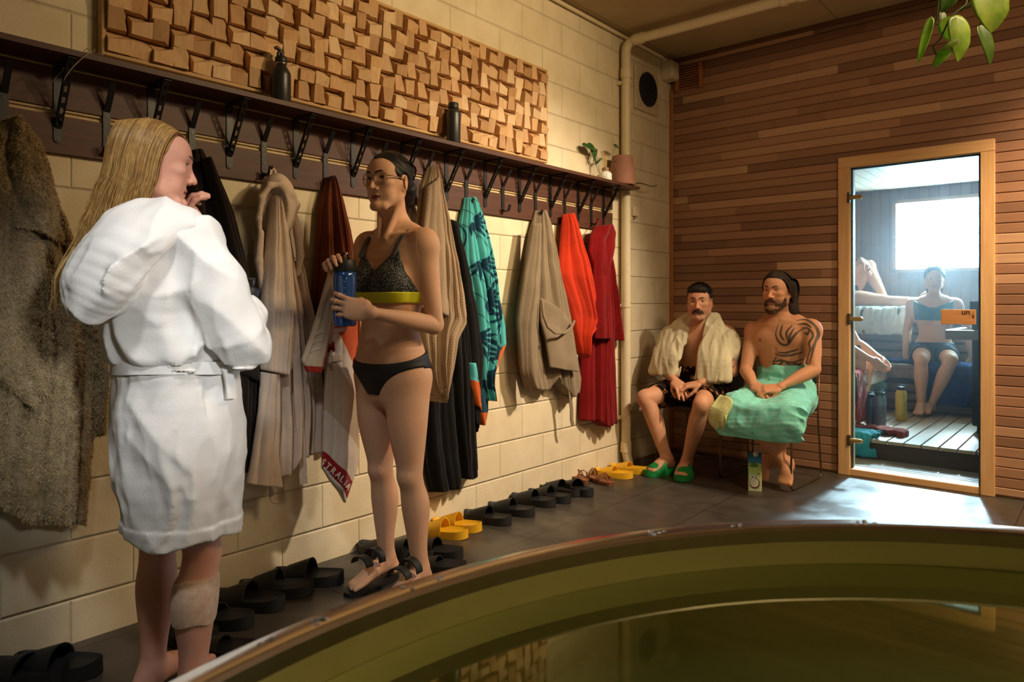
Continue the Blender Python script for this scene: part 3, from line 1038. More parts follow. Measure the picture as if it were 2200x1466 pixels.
bz = (PZ1 - PZ0 - 2 * fw) / NZ; by = (PY1 - PY0 - 2 * fw) / NY
vs, fs, cols = [], [], []
pal = [srgb(216, 178, 132), srgb(204, 162, 116), srgb(226, 192, 148), srgb(192, 148, 102), srgb(212, 170, 122)]
for j in range(NZ):
    for i in range(NY):
        y0 = PY0 + fw + i * by + 0.0006; z0 = PZ0 + fw + j * bz + 0.0006
        w_, h_ = by - 0.0012, bz - 0.0012
        up = (i + j) % 2 == 0
        if rr.random() < 0.10: up = not up
        hi, lo = 0.056 + rr.uniform(-0.010, 0.012), 0.014 + rr.uniform(-0.004, 0.010)
        a1, a2 = rr.uniform(0.44, 0.58), rr.uniform(0.62, 0.80)
        if rr.random() < 0.35: a1, a2 = a2, a1
        tw = rr.uniform(0.002, 0.010)
        # (across, along, height) over the cell: a tilted front face, then a bevel running down to the far edge
        P = [(0, 0, hi), (1, 0, hi - tw), (1, a2, hi + .002), (0, a1, hi + .006), (1, 1, lo), (0, 1, lo + .004)]
        n = len(vs)
        def pt(p, base=False):
            c, l, h = p
            yy, zz = (c, l) if up else (l, 1 - c if rr_flip else c)
            return (0.006 if base else h, y0 + yy * w_, z0 + zz * h_)
        rr_flip = rr.random() < 0.5
        vs += [pt(p) for p in P] + [pt(p, True) for p in (P[0], P[1], P[4], P[5], P[2], P[3])]
        flip = (not up) and not rr_flip
        F_ = [(0, 1, 2, 3), (3, 2, 4, 5), (6, 7, 1, 0), (8, 9, 5, 4), (7, 10, 2, 1), (10, 8, 4, 2), (9, 11, 3, 5), (11, 6, 0, 3)]
        fs += [tuple(n + q for q in (f[::-1] if flip else f)) for f in F_]
        c = rr.choice(pal); q = rr.uniform(0.86, 1.08)
        cols += [[min(c[k] * q, 1) for k in range(3)]] * 12
rel(np_mesh('wood_block_mosaic', vs, fs, block_mat(), None, np.array(cols), smooth=False), panel)

# ------------------------------------------------------------------ things on the shelf
def shelf_at(u, x, z=SHZ1):
    """point on the shelf top at pixel column u, distance x from the wall"""
    p = at(u, 300, x=x); return V((p.x, p.y, z))
M_BOTTLE = plain('black_bottle', srgb(38, 37, 36), 0.38, 0.0, var=0.08)
M_CAP = plain('black_cap', srgb(24, 24, 25), 0.5)
def m_per_px(p): return ((-SN) * (p.x - CX) + CS * (p.y - CY)) / F
p = shelf_at(604, 0.112)
k = m_per_px(p)
R = 20.5 * k
b = thing('water_bottle', 'black steel bottle with a flip spout lid, left of the two on the shelf', 'bottle', p, 0, 'black bottles on the shelf')
H = 1.0
MB().lathe([(0, 0), (R * .92, 0), (R, .006), (R, .115), (R * .97, .127), (R * .62, .150), (R * .5, .156), (R * .5, .170), (0, .170)], 32).build('body', M_BOTTLE, b, smooth=50)
MB().lathe([(R * .56, .160), (R * .6, .163), (R * .6, .166), (R * .56, .168)], 32).build('steel_ring', plain('ring_steel', srgb(150, 148, 142), 0.3, 1.0), b, smooth=50)
cp = MB().lathe([(R * .58, .168), (R * .62, .171), (R * .62, .188), (R * .5, .194), (0, .195)], 32)
cp.build('cap', M_CAP, b, smooth=50)
MB().tube([(0.0, -R * .35, .192), (0.0, -R * .35, .205), (0.0, -R * .1, .214), (0, R * .2, .214)], [.006, .006, .007, .006], 12).tube([(0, R * .25, .19), (0, -R * .1, .218), (0, -R * .5, .226), (0.0, -R * .72, .222)], [.006, .008, .008, .006], 12).build('spout', M_CAP, b, smooth=60)
p = shelf_at(974, 0.112); k = m_per_px(p); R = 15.5 * k
b = thing('water_bottle', 'slim plain black bottle, right of the two on the shelf', 'bottle', p, 0, 'black bottles on the shelf')
MB().lathe([(0, 0), (R * .92, 0), (R, .006), (R, .158), (R * .96, .168), (R * .68, .183), (R * .62, .187), (0, .188)], 32).build('body', M_BOTTLE, b, smooth=50)
MB().lathe([(R * .64, .187), (R * .72, .189), (R * .72, .212), (R * .66, .216), (0, .217)], 32).build('cap', M_CAP, b, smooth=50)
MB().tube([(0, -R * 1.5, .012), (0, -R * .9, .012)], .004, 8).build('loop', M_CAP, b, smooth=60)

# terracotta planter with a trailing sprig
p = shelf_at(1338, 0.085); k = m_per_px(p); R = 29.5 * k
p = V((0.122, 4.17, SHZ1)); k = m_per_px(p)
q = at(1337, 390, x=0.105); p = V((0.105, q.y, SHZ1)); k = m_per_px(p); R = 27.5 * k
pot = thing('plant_pot', 'faceted terracotta planter at the right end of the shelf', 'plant pot', p)
M_TERRA = plain('terracotta', srgb(150, 102, 78), 0.75, var=0.12, nscale=12, bump=0.1, bscale=120)
hz = 62 * k
MB().lathe([(0, 0), (R * .93, 0), (R * .98, .004), (R * .97, hz * .5), (R * .98, hz * .56), (R * .84, hz * .80), (R * .80, hz * 1.0), (R * .74, hz * 1.0), (R * .76, hz * .8), (R * .7, hz * .7), (0, hz * .7)], 36).build('pot', M_TERRA, pot, smooth=25)
MB().lathe([(0, hz * .9), (R * .75, hz * .9), (R * .755, hz * .80)], 30).build('soil', plain('potting_soil', srgb(40, 28, 20), 0.95), pot)
def leaf_mat(name, c, c2):
    t = NT(name)
    n = t.noise(t.coord(), 24, 3)
    col = t.ramp(n, [(0.35, c), (0.7, c2)])
    t.set(col, 0.35, 0, t.bump(t.noise(t.coord(), 60, 2), 0.1, 0.003), 0.5)
    t.p.inputs['Subsurface Weight'].default_value = 0.15
    t.p.inputs['Subsurface Radius'].default_value = (0.3, 0.6, 0.1); t.p.inputs['Subsurface Scale'].default_value = 0.01
    return t.m
M_LEAF_D = leaf_mat('dark_leaf', srgb(44, 74, 30), srgb(66, 100, 42))
M_STEM = plain('green_stem', srgb(90, 104, 48), 0.6)
def leaf(name, base, tip, normal, width, mat, parent, curl=0.15, heart=0.5, n=10, fold=0.2, thick=0.0006, wave=0.0):
    """a real leaf blade: heart-shaped outline, folded on its midrib, with thickness"""
    base, tip, nn = V(base), V(tip), V(normal).normalized()
    ax = tip - base; L = ax.length; ax.normalize()
    sd = ax.cross(nn).normalized(); nn = sd.cross(ax).normalized()
    rows = []
    for i in range(n + 1):
        t = i / n
        w = width * 0.5 * (math.sin(PI * min(1, t ** (0.62)) ) ** 0.75 if 0 < t < 1 else 0.0)
        back = -heart * 0.16 * L * (1 - t) ** 2
        rows.append((t, w, back))
    top = []; m = 4
    for (t, w, back) in rows:
        r = []
        for j in range(-m, m + 1):
            f = j / m
            along = t * L + (back * abs(f) * 1.6 if t < 0.5 else 0)
            zz = -curl * L * t * t + abs(f) * w * fold + wave * L * math.sin(t * 9 + f * 2) * abs(f)
            r.append(base + ax * along + sd * (f * w) + nn * zz)
        top.append(r)
    vs = []; fs = []; K = 2 * m + 1
    for off in (thick, -thick):
        for r in top: vs += [q + nn * off for q in r]
    N = len(top) * K
    for i in range(n):
        for j in range(2 * m):
            a = i * K + j
            fs.append((a, a + 1, a + K + 1, a + K)); fs.append((N + a + K, N + a + K + 1, N + a + 1, N + a))
    for i in range(n):
        for j in (0, 2 * m):
            a = i * K + j; fs.append((a, a + K, N + a + K, N + a))
    mb = MB().add(vs, fs)
    o = mb.build(name, mat, None, smooth=180)
    if parent is not None: rel(o, parent)
    return o
c = V(p)
s0 = c + V((0.0, -0.01, hz * .9))
s1 = at(1326, 345, x=p.x + .01); s2 = at(1322, 310, x=p.x)
rel(MB().tube([s0, at(1312, 350, x=p.x), at(1318, 330, x=p.x), s2], .0018, 8).build('stem', M_STEM, smooth=180), pot)
leaf('leaf', at(1320, 313, x=p.x + .005), at(1334, 316, x=p.x), (0.9, -0.3, 0.5), .035, M_LEAF_D, pot, fold=.1)

# reed diffuser jar
q = at(1301, 385, x=0.125); p2 = V((0.125, q.y, SHZ1)); k = m_per_px(p2); R2 = 13.5 * k
df = thing('reed_diffuser', 'white reed diffuser jar with pale reeds beside the planter', 'reed diffuser', p2)
MB().lathe([(0, 0), (R2 * .95, 0), (R2, .003), (R2, .042), (R2 * .75, .056), (R2 * .45, .062), (R2 * .45, .072), (0, .072)], 28).build('jar', plain('white_jar', srgb(226, 222, 206), 0.35), df, smooth=45)
MB().lathe([(R2 * .46, .062), (R2 * .54, .063), (R2 * .54, .084), (R2 * .3, .085), (R2 * .3, .07)], 24).build('collar', plain('collar_brown', srgb(140, 104, 70), 0.6), df, smooth=45)
lbm = MB()
for i, (a, z, l) in enumerate(((-.5, .018, .008), (-.3, .024, .012), (-.1, .016, .01), (.1, .03, .006), (-.2, .033, .01))):
    th = -0.55 + a
    lbm.box((-.0005, -l / 2, -.0012), (.0006, l / 2, .0012), Matrix.Rotation(th, 4, 'Z') @ Matrix.Translation((R2 + .0002, 0, z)) @ Matrix.Rotation(.5, 4, 'X'))
lbm.build('dark_print', M_INK, df)
M_REED = plain('reed', srgb(214, 180, 110), 0.7)
for i in range(7):
    a = i * 2 * PI / 7; dx, dy = math.cos(a), math.sin(a)
    MB().tube([(dx * .004, dy * .004, .07), (dx * .016 - .004, dy * .012 , .165 + .012 * (i % 3))], .0016, 6).build('reed', M_REED, df)
# small leafy plant behind it
pp = at(1290, 384, x=0.055); p3 = V((0.055, pp.y, SHZ1)); k = m_per_px(p3)
pl = thing('small_plant', 'little glass of rooting leaves at the wall behind the diffuser', 'plant', p3)
gl = MB().lathe([(0, 0), (.019, 0), (.021, .003), (.022, .05), (.020, .05), (.019, .005), (0, .004)], 24)
gl.build('vase', plain('clear_vase', srgb(200, 196, 170), 0.1), pl, smooth=45)
hub = p3 + V((0, 0, .04))
for (u, v, u2, v2, w, nx) in ((1264, 311, 1284, 323, .045, 1), (1281, 322, 1276, 345, .022, .7), (1268, 318, 1286, 352, .024, .6), (1280, 352, 1296, 336, .015, .8)):
    a = at(u, v, x=.05); b2 = at(u2, v2, x=.07)
    mid = (hub + a) / 2 + V((.01, -.02, 0))
    rel(MB().tube([hub, mid, a], .0014, 6).build('stem', M_STEM, smooth=180), pl)
    leaf('leaf', a, b2, (nx, -.5, .45), w, M_LEAF_D, pl, fold=.12)
a, b2 = at(1254, 312, x=.05), at(1284, 322, x=.07)
leaf('leaf', a, b2, (.8, -.3, .6), .05, M_LEAF_D, pl, curl=.2)

# dark twig poking out past the shelf end
tw = MB().tube([V((.10, 4.30, SHZ1 + .006)), at(1372, 393, x=.10), at(1385, 396, x=.10), at(1397, 400, x=.10), at(1406, 401, x=.10), at(1411, 397, x=.10)], [.004, .004, .0035, .0035, .003, .003], 8)
tag(tw.build('twig', plain('dark_twig', srgb(70, 50, 34), 0.8), smooth=180), 'thin dark twig poking out past the right end of the shelf', 'twig')
# clear plastic strap looped over the shelf edge at the left
M_STRAP = plain('clear_strap', srgb(168, 160, 132), 0.25, spec=0.8)
st = thing('plastic_strap', 'clear plastic strap knotted over the shelf edge above the leftmost bracket', 'strap', at(170, 140, x=.18))
pts = [at(137, 174, x=.19), at(141, 165, x=.195), at(158, 143, x=.19), at(178, 124, x=.185), at(190, 115, x=.17), at(196, 112, x=.16)]
rel(MB().strip(pts, (1, 0, .4), .010, .0016).build('strap_tail', M_STRAP), st)
pts = [at(103, 193, x=.1), at(110, 178, x=.12), at(128, 158, x=.16), at(137, 150, x=.185)]
rel(MB().strip(pts, (1, 0, .4), .006, .0014).build('strap_tail', M_STRAP), st)
kn = MB()
for i in range(6):
    a = i * 1.05
    c0 = at(200, 114, x=.165)
    kn.tube([c0 + V((0, 0, -.002)), c0 + V((.008 * math.cos(a), .018 * math.cos(a * 1.3), .014 * math.sin(a))), c0 + V((.012 * math.cos(a + .6), .03 * math.cos(a + .4), .006 * math.sin(a) - .004 ))], .0014, 6)
rel(kn.build('knot', M_STRAP, smooth=180), st)

# ------------------------------------------------------------------ hanging plant near the camera, top right
M_LEAF = leaf_mat('heart_leaf', srgb(132, 158, 40), srgb(178, 200, 66))
M_LEAF_B = leaf_mat('heart_leaf_shaded', srgb(72, 100, 26), srgb(96, 124, 34))  # darker copy of the heart leaf, shade put into its green
hp = thing('trailing_plant', 'trailing heart-leaf vine hanging in front of the clad wall at top right', 'plant', at(2070, -60, d=1.75))
D0 = 1.75
def vine(px): 
    rel(MB().tube([at(u, v, d=d) for (u, v, d) in px], .0022, 8).build('vine', M_STEM, smooth=180), hp)
vine([(2085, -90, D0 + .05), (2082, -20, D0 + .02), (2075, 10, D0), (2050, 28, D0), (2038, 45, D0), (2020, 84, D0), (2004, 100, D0), (2010, 116, D0), (2016, 120, D0)])
vine([(2085, -90, D0 + .05), (2098, -40, D0 - .02), (2085, 5, D0 - .02), (2062, 25, D0 - .02)])
vine([(2085, -90, D0 + .05), (2130, -30, D0), (2112, 40, D0 + .02), (2100, 60, D0 + .02)])
vine([(2085, -90, D0 + .05), (2020, -30, D0 + .05), (2012, 40, D0 + .06), (1997, 75, D0 + .06)])
fwd = V((-SN, CS, 0)); rgt = V((CS, SN, 0)); upv = V((0, 0, 1))
def vleaf(u0, v0, u1, v1, wpx, tilt=(0, 0), d=D0, mat=M_LEAF, **kw):
    a, b_ = at(u0, v0, d=d), at(u1, v1, d=d - .01)
    nrm = -fwd + rgt * tilt[0] + upv * tilt[1]
    leaf('leaf', a, b_, nrm, wpx * d / F, mat, hp, n=14, **kw)
vleaf(2056, 50, 2068, 128, 62, (.3, .1), fold=.12, heart=.9)
vleaf(2040, 42, 2050, 90, 50, (-.5, .2), d=D0 + .04, heart=.6)
vleaf(2120, -12, 2140, 64, 92, (.1, .3), d=D0 - .06, fold=.10, heart=1.0)
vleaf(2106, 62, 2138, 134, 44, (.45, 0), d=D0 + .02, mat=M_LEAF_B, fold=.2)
vleaf(1998, 46, 1972, 136, 20, (-.5, 0), d=D0 + .06, fold=.3, curl=.05)
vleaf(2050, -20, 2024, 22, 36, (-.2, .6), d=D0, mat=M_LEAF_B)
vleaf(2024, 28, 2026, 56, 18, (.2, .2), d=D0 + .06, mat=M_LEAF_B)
vleaf(2034, 108, 2006, 142, 24, (-.1, .3), d=D0, mat=M_LEAF, fold=.25)
vleaf(2056, 88, 2024, 106, 16, (0, .8), d=D0 - .02, mat=M_LEAF)

hub_ = at(2085, -90, d=D0 + .05)
px_, py_, pz_ = hub_.x, hub_.y, hub_.z + .02
rel(MB().lathe([(0, 0), (.05, .0), (.075, .02), (.09, .10), (.094, .13), (.084, .13), (.078, .10), (0, .095)], 32, Matrix.Translation((px_, py_, pz_))).build('planter', M_TERRA, smooth=45), hp)
for k in range(3):
    a = 2 * PI * k / 3
    rel(MB().tube([V((px_ + .092 * math.cos(a), py_ + .092 * math.sin(a), pz_ + .125)), V((px_, py_, pz_ + .45)), V((px_, py_, ZC - .001))], .0022, 6).build('cord', M_STEM, smooth=180), hp)
for a in (0.4, 2.2, 4.1, 5.3):
    rel(MB().tube([V((px_, py_, pz_ + .10)), V((px_ + .088 * math.cos(a), py_ + .088 * math.sin(a), pz_ + .145)), V((px_ + .105 * math.cos(a), py_ + .105 * math.sin(a), pz_ + .08)), hub_], .0022, 8).build('vine', M_STEM, smooth=180), hp)
# =================================================================== HANGING TOWELS AND ROBES
def cloth_sheet(name, left, right, mat, parent, x0=0.045, depth=0.10, folds=5, amp=0.022, seed=0, nt=70, ns=90, hem=None,
                topx=0.06, colfn=None, back=0.022, sharp=1.4, drift=0.35, top_amp=0.4, curl=0.0, lean=0.0, round_=0.5):
    """draped cloth as a closed, pleated body. left/right: photo outlines [(u,v)..] read on the plane x=x0 near the wall;
    front bulges out by depth, pleats run down from the gathered top; the back lies near the wall."""
    x0 = back + .014 + .28 * depth
    Lp = [at(u, v, x=x0) for (u, v) in left]; Rp = [at(u, v, x=x0) for (u, v) in right]
    def resample(P, n):
        ds = [0]
        for i in range(1, len(P)): ds.append(ds[-1] + (P[i] - P[i - 1]).length)
        A = np.array([[p.y, p.z] for p in P]); ds = np.array(ds) / ds[-1]
        # smooth interpolation (monotone cubic-ish through points)
        t = np.linspace(0, 1, n)
        y = np.interp(t, ds, A[:, 0]); z = np.interp(t, ds, A[:, 1])
        for _ in range(2):
            y[1:-1] = .25 * y[:-2] + .5 * y[1:-1] + .25 * y[2:]; z[1:-1] = .25 * z[:-2] + .5 * z[1:-1] + .25 * z[2:]
        return np.c_[y, z]
    L = resample(Lp, nt); R = resample(Rp, nt)
    rg = np.random.RandomState(seed)
    ph = rg.uniform(0, 2 * PI, 8); fr = folds * (1 + rg.uniform(-.25, .25, 8))
    T = np.linspace(0, 1, nt)[:, None]; S = np.linspace(0, 1, ns)[None, :]
    Sw = S + 0.03 * np.sin(2 * PI * (S * 1.3 + T * .5) + ph[0]) * (S * (1 - S) * 4)
    Y = L[:, 0:1] * (1 - Sw) + R[:, 0:1] * Sw
    Z = L[:, 1:2] * (1 - S) + R[:, 1:2] * S
    if hem is not None:      # hem: list of (s, drop) ragged lower edge, in metres downwards
        hs = np.interp(S[0], [h[0] for h in hem], [h[1] for h in hem])
        Z = Z - hs[None, :] * T ** 1.5
    sd_ = S + drift * .10 * np.sin(T * 3 + ph[1]) * S * (1 - S) * 4 + .035 * vnoise(S * 3 + ph[6], T * 2.2, 0 * S, seed + 3)
    w = 2 * np.abs(np.sin(PI * fr[0] * sd_ + ph[2])) ** .8 - 1
    w2 = 2 * np.abs(np.sin(PI * fr[1] * 1.9 * (sd_ + .03 * np.sin(T * 4.1 + ph[3])) + ph[4])) - 1
    w3 = vnoise(S * folds * 1.2 + ph[5] * 3, T * 3.0, 0 * S, seed + 5)
    pl = w * .85 + w2 * .28 + w3 * .45
    env = (np.clip(S * (1 - S) * 4, 0, 1)) ** round_
    A = amp * (top_amp + (1 - top_amp) * np.clip(T * 2.2, 0, 1))
    dep = depth * (topx + (1 - topx) * np.clip(T * 2.5, 0, 1) ** .7) + 0.03 * (1 - np.clip(T * 3, 0, 1))
    X = back + 0.006 + dep * env * (0.75 + .25 * np.sin(PI * S)) + A * pl * env + lean * T
    X = X + curl * np.maximum(T - .8, 0) * 5 * env * .02
    X = X + vnoise(Y * 14, Z * 14, 0 * Z, seed + 9) * .004 * env
    X = np.maximum(X, back + 0.002 + 0.004 * env)
    Xb = np.full_like(X, back) + 0.004 * env
    n = nt * ns
    v = np.concatenate([np.stack([X, Y, Z], -1).reshape(-1, 3), np.stack([Xb, Y, Z], -1).reshape(-1, 3)])
    ii, jj = np.meshgrid(np.arange(nt - 1), np.arange(ns - 1), indexing='ij')
    a = (ii * ns + jj).ravel()
    q1 = np.stack([a, a + 1, a + ns + 1, a + ns], 1)[:, ::-1]
    q2 = (np.stack([a, a + 1, a + ns + 1, a + ns], 1) + n)
    ed = []
    i = np.arange(nt - 1)
    ed.append(np.stack([i * ns, (i + 1) * ns, (i + 1) * ns + n, i * ns + n], 1)[:, ::-1])
    e = ns - 1
    ed.append(np.stack([i * ns + e, (i + 1) * ns + e, (i + 1) * ns + e + n, i * ns + e + n], 1))
    j = np.arange(ns - 1)
    ed.append(np.stack([j, j + 1, j + 1 + n, j + n], 1))
    b = (nt - 1) * ns
    ed.append(np.stack([b + j, b + j + 1, b + j + 1 + n, b + j + n], 1)[:, ::-1])
    q = np.concatenate([q1, q2] + ed)
    col = None
    if colfn is not None:
        s_, t_ = np.broadcast_arrays(S, T)
        c = colfn(s_, t_, Y, Z); c = c.reshape(-1, 3); col = np.concatenate([c, c])
    s_, t_ = np.broadcast_arrays(S, T)
    uv = np.stack([s_, t_], -1).reshape(-1, 2); uv = np.concatenate([uv, uv])
    o = np_mesh(name, v, q, mat, None, col, True, uv)
    import bmesh
    bm = bmesh.new(); bm.from_mesh(o.data); bmesh.ops.recalc_face_normals(bm, faces=bm.faces); bm.to_mesh(o.data); bm.free()
    if parent is not None: rel(o, parent)
    return o

def hook_y(u): return at(u, 400, x=0.03).y

# ---- 1. fluffy olive brown robe (far left)
def fur_mat(name, c, c2, sc=170):
    t = NT(name)
    co = t.coord()
    a = t.noise(co, 26, 4, .6); b = t.noise(co, sc, 4, .75)
    col = t.mix(t.ramp(a, [(.3, (0, 0, 0, 1)), (.7, (1, 1, 1, 1))]), c, c2)
    col = t.mix(t.ramp(b, [(.3, (.55, .55, .55, 1)), (.75, (0, 0, 0, 1))]), col, tuple(q * .45 for q in c[:3]) + (1,))
    nm = t.bump(b, .9, .01, t.bump(a, .5, .02))
    return t.set(col, 1.0, 0, nm, .05, sheen=.4)
M_FUR = fur_mat('olive_brown_fleece', srgb(172, 144, 94), srgb(194, 166, 116))
def furry(o, amp=.010, seed=1):
    me = o.data; n = len(me.vertices)
    co = np.empty(n * 3, np.float32); me.vertices.foreach_get('co', co); co = co.reshape(-1, 3)
    no = np.empty(n * 3, np.float32); me.vertices.foreach_get('normal', no); no = no.reshape(-1, 3)
    f = vnoise(co[:, 0] * 90, co[:, 1] * 90, co[:, 2] * 90, seed) * .6 + vnoise(co[:, 0] * 32, co[:, 1] * 32, co[:, 2] * 32, seed + 1) * .6
    co += no * (f * amp)[:, None]; co[:, 0] = np.maximum(co[:, 0], .003)
    me.vertices.foreach_set('co', co.ravel()); me.update()
def fur_strands(o, parent, mat, n=26000, length=.013, seed=4, wid=.0011):
    """short pile as real little blades rooted on the cloth"""
    me = o.data; rg = np.random.RandomState(seed)
    me.calc_loop_triangles()
    nt_ = len(me.loop_triangles)
    tv = np.empty(nt_ * 3, np.int32); me.loop_triangles.foreach_get('vertices', tv); tv = tv.reshape(-1, 3)
    nv = len(me.vertices)
    co = np.empty(nv * 3, np.float32); me.vertices.foreach_get('co', co); co = co.reshape(-1, 3)
    no = np.empty(nv * 3, np.float32); me.vertices.foreach_get('normal', no); no = no.reshape(-1, 3)
    a, b, c = co[tv[:, 0]], co[tv[:, 1]], co[tv[:, 2]]
    ar = np.linalg.norm(np.cross(b - a, c - a), axis=1)
    ar = ar * (no[tv[:, 0], 0] > -.2)
    pick = rg.choice(nt_, n, p=ar / ar.sum())
    r = rg.rand(n, 2); m = r.sum(1) > 1; r[m] = 1 - r[m]
    p = a[pick] + (b - a)[pick] * r[:, :1] + (c - a)[pick] * r[:, 1:]
    nn = no[tv[pick, 0]]
    dr = nn * .75 + rg.normal(0, .42, (n, 3)) + np.array([0, 0, -.45])
    dr /= np.linalg.norm(dr, axis=1)[:, None]
    L = length * rg.uniform(.6, 1.25, (n, 1))
    sd = np.cross(dr, rg.normal(0, 1, (n, 3))); sd /= np.linalg.norm(sd, axis=1)[:, None]
    v = np.stack([p - sd * wid, p + sd * wid, p + dr * L + np.array([0, 0, -.25]) * L], 1).reshape(-1, 3)
    v[:, 0] = np.maximum(v[:, 0], .002)
    f = np.arange(n * 3).reshape(-1, 3)
    s = np_mesh('fleece_pile', v, f, mat, None, None, False)
    s.parent = parent
    s['kind'] = 'stuff'
    return s
fr_ = thing('robe', 'fluffy olive brown hooded robe hanging at the far left of the rack', 'robe', (0.06, HY[0], 1.74))
b1 = cloth_sheet('body', [(20, 300), (-25, 340), (-70, 480), (-90, 700), (-95, 900), (-90, 1060)], [(45, 300), (105, 420), (160, 560), (215, 760), (205, 950), (192, 1128)], M_FUR, fr_, x0=.11, depth=.15, folds=5, amp=.035, seed=3, hem=[(0, .0), (.5, .02), (1, 0)], nt=110, ns=120)
b2 = cloth_sheet('sleeve', [(-40, 340), (-60, 560), (-30, 800), (35, 850)], [(60, 330), (85, 420), (105, 620), (108, 820)], M_FUR, fr_, x0=.2, depth=.06, folds=2.2, amp=.02, seed=8, back=.15, hem=[(0, 0), (.4, .05), (1, .0)], nt=90, ns=70)
b3 = cloth_sheet('sleeve', [(80, 380), (150, 600), (195, 800), (188, 945)], [(110, 380), (190, 600), (232, 780), (226, 915)], M_FUR, fr_, x0=.09, depth=.08, folds=1.5, amp=.015, seed=12, back=.04, nt=80, ns=50)
b4 = cloth_sheet('hood', [(20, 256), (-25, 290), (-50, 360), (-50, 470)], [(50, 252), (95, 310), (122, 400), (140, 520)], M_FUR, fr_, x0=.2, depth=.10, folds=2, amp=.03, seed=21, back=.12, nt=60, ns=60, topx=.4)
for i, o in enumerate((b1, b2, b3, b4)): furry(o, .008, i)
M_PILE = fur_mat('fleece_pile', srgb(196, 166, 112), srgb(214, 184, 130), 60)
for o, n in ((b1, 42000), (b2, 20000), (b3, 12000), (b4, 16000)):
    fur_strands(o, o, M_PILE, n, .0085, wid=.0013)

# ---- 2. long black-brown robe behind the blonde person's arm
M_BLKBRN = cloth('black_brown_terry', srgb(44, 34, 30), fuzz=.2)
o = thing('robe', 'long black brown robe hanging behind the raised hand of the blonde person', 'robe', (0.06, HY[2], 1.74))
cloth_sheet('body', [(412, 322), (392, 380), (380, 520), (395, 700), (430, 860), (450, 1000)], [(440, 318), (476, 390), (515, 530), (548, 680), (562, 820), (540, 1015)], M_BLKBRN, o, x0=.09, depth=.10, folds=4, amp=.02, seed=31)
cloth_sheet('sleeve', [(440, 340), (470, 460), (500, 640), (505, 800)], [(455, 335), (505, 460), (553, 650), (560, 820)], M_BLKBRN, o, x0=.16, depth=.05, folds=1.6, amp=.012, seed=33, back=.11)

# ---- 3. cream hooded robe
M_CREAM = cloth('cream_terry', srgb(224, 200, 178), fuzz=.5, weave=500, wb=.6)
o = thing('robe', 'cream hooded robe with a hanging belt next to the black brown robe', 'robe', (0.06, HY[3], 1.74))
cloth_sheet('body', [(580, 400), (566, 470), (565, 600), (567, 760), (552, 880), (533, 1038)], [(600, 400), (622, 470), (640, 600), (668, 740), (690, 860), (688, 960)], M_CREAM, o, x0=.09, depth=.11, folds=5, amp=.022, seed=41, hem=[(0, 0), (.45, .02), (.5, -.03), (1, .02)], nt=100, ns=110)
cloth_sheet('sleeve', [(588, 420), (578, 520), (568, 640), (566, 795)], [(608, 420), (630, 540), (640, 660), (634, 800)], M_CREAM, o, x0=.17, depth=.055, folds=2.5, amp=.012, seed=43, back=.13, hem=[(0, 0), (.7, .015), (1, -.02)])
cloth_sheet('sleeve', [(636, 560), (655, 680), (662, 820), (655, 970)], [(650, 560), (678, 690), (697, 850), (696, 975)], M_CREAM, o, x0=.10, depth=.05, folds=1.5, amp=.01, seed=44, back=.06)
# hood: open rim standing round a dark hollow
f = Field((0.03, 1.42, 1.33), (0.26, 1.68, 1.80), .005)
P = lambda u, v, x: tuple(at(u, v, x=x))
f.ell(P(596, 440, .11), (.085, .07, .125), .01)
f.tube([P(592, 392, .12), P(594, 420, .13), P(600, 480, .12)], [(.03, .05), (.06, .07), (.05, .06)], (0, 1, 0), .02)
f.ell(P(596, 462, .20), (.09, .048, .115), .01, '-')
rim = [P(560, 520, .13), P(556, 470, .15), P(562, 425, .17), P(580, 398, .18), P(604, 396, .19), P(628, 418, .19), (P(638, 440, .175)), P(630, 470, .16)]
f.chain(rim, [.009, .011, .012, .012, .012, .013, .012, .009], .012)
f.build('hood', M_CREAM, o)
f = Field((0.02, 1.42, 1.2), (0.26, 1.70, 1.60), .006)
f.chain([P(560, 500, .14), P(556, 560, .13), P(566, 640, .12)], [.014, .016, .01], .01)
f.chain([P(634, 465, .15), P(640, 500, .14), P(645, 550, .12), P(640, 590, .1)], [.012, .018, .016, .01], .01)
f.build('hood_facing', M_CREAM, o)
lp = [P(580, 395, .12), P(581, 380, .10), P(583, 366, .075), P(588, 362, .062), P(592, 368, .07), P(594, 384, .10), P(596, 396, .12)]
rel(MB().strip(lp, (.2, 1, 0), .009, .003).build('hanging_loop', M_CREAM), o)
rel(MB().strip([P(636, 760, .15), P(640, 860, .15), P(648, 960, .14), P(652, 1040, .13)], (.25, 1, 0), .032, .008).build('belt', M_CREAM), o)
rel(MB().strip([P(583, 1045, .08), P(584, 1068, .09), P(588, 1078, .1), P(596, 1082, .11)], (.25, 1, 0), .02, .006).build('belt_end', M_CREAM), o)
cloth_sheet('front_panel', [(565, 800), (560, 880), (545, 980), (534, 1040)], [(605, 805), (606, 900), (603, 980), (612, 1046)], M_CREAM, o, x0=.16, depth=.03, folds=2, amp=.008, seed=47, back=.13, hem=[(0, 0), (1, .005)])

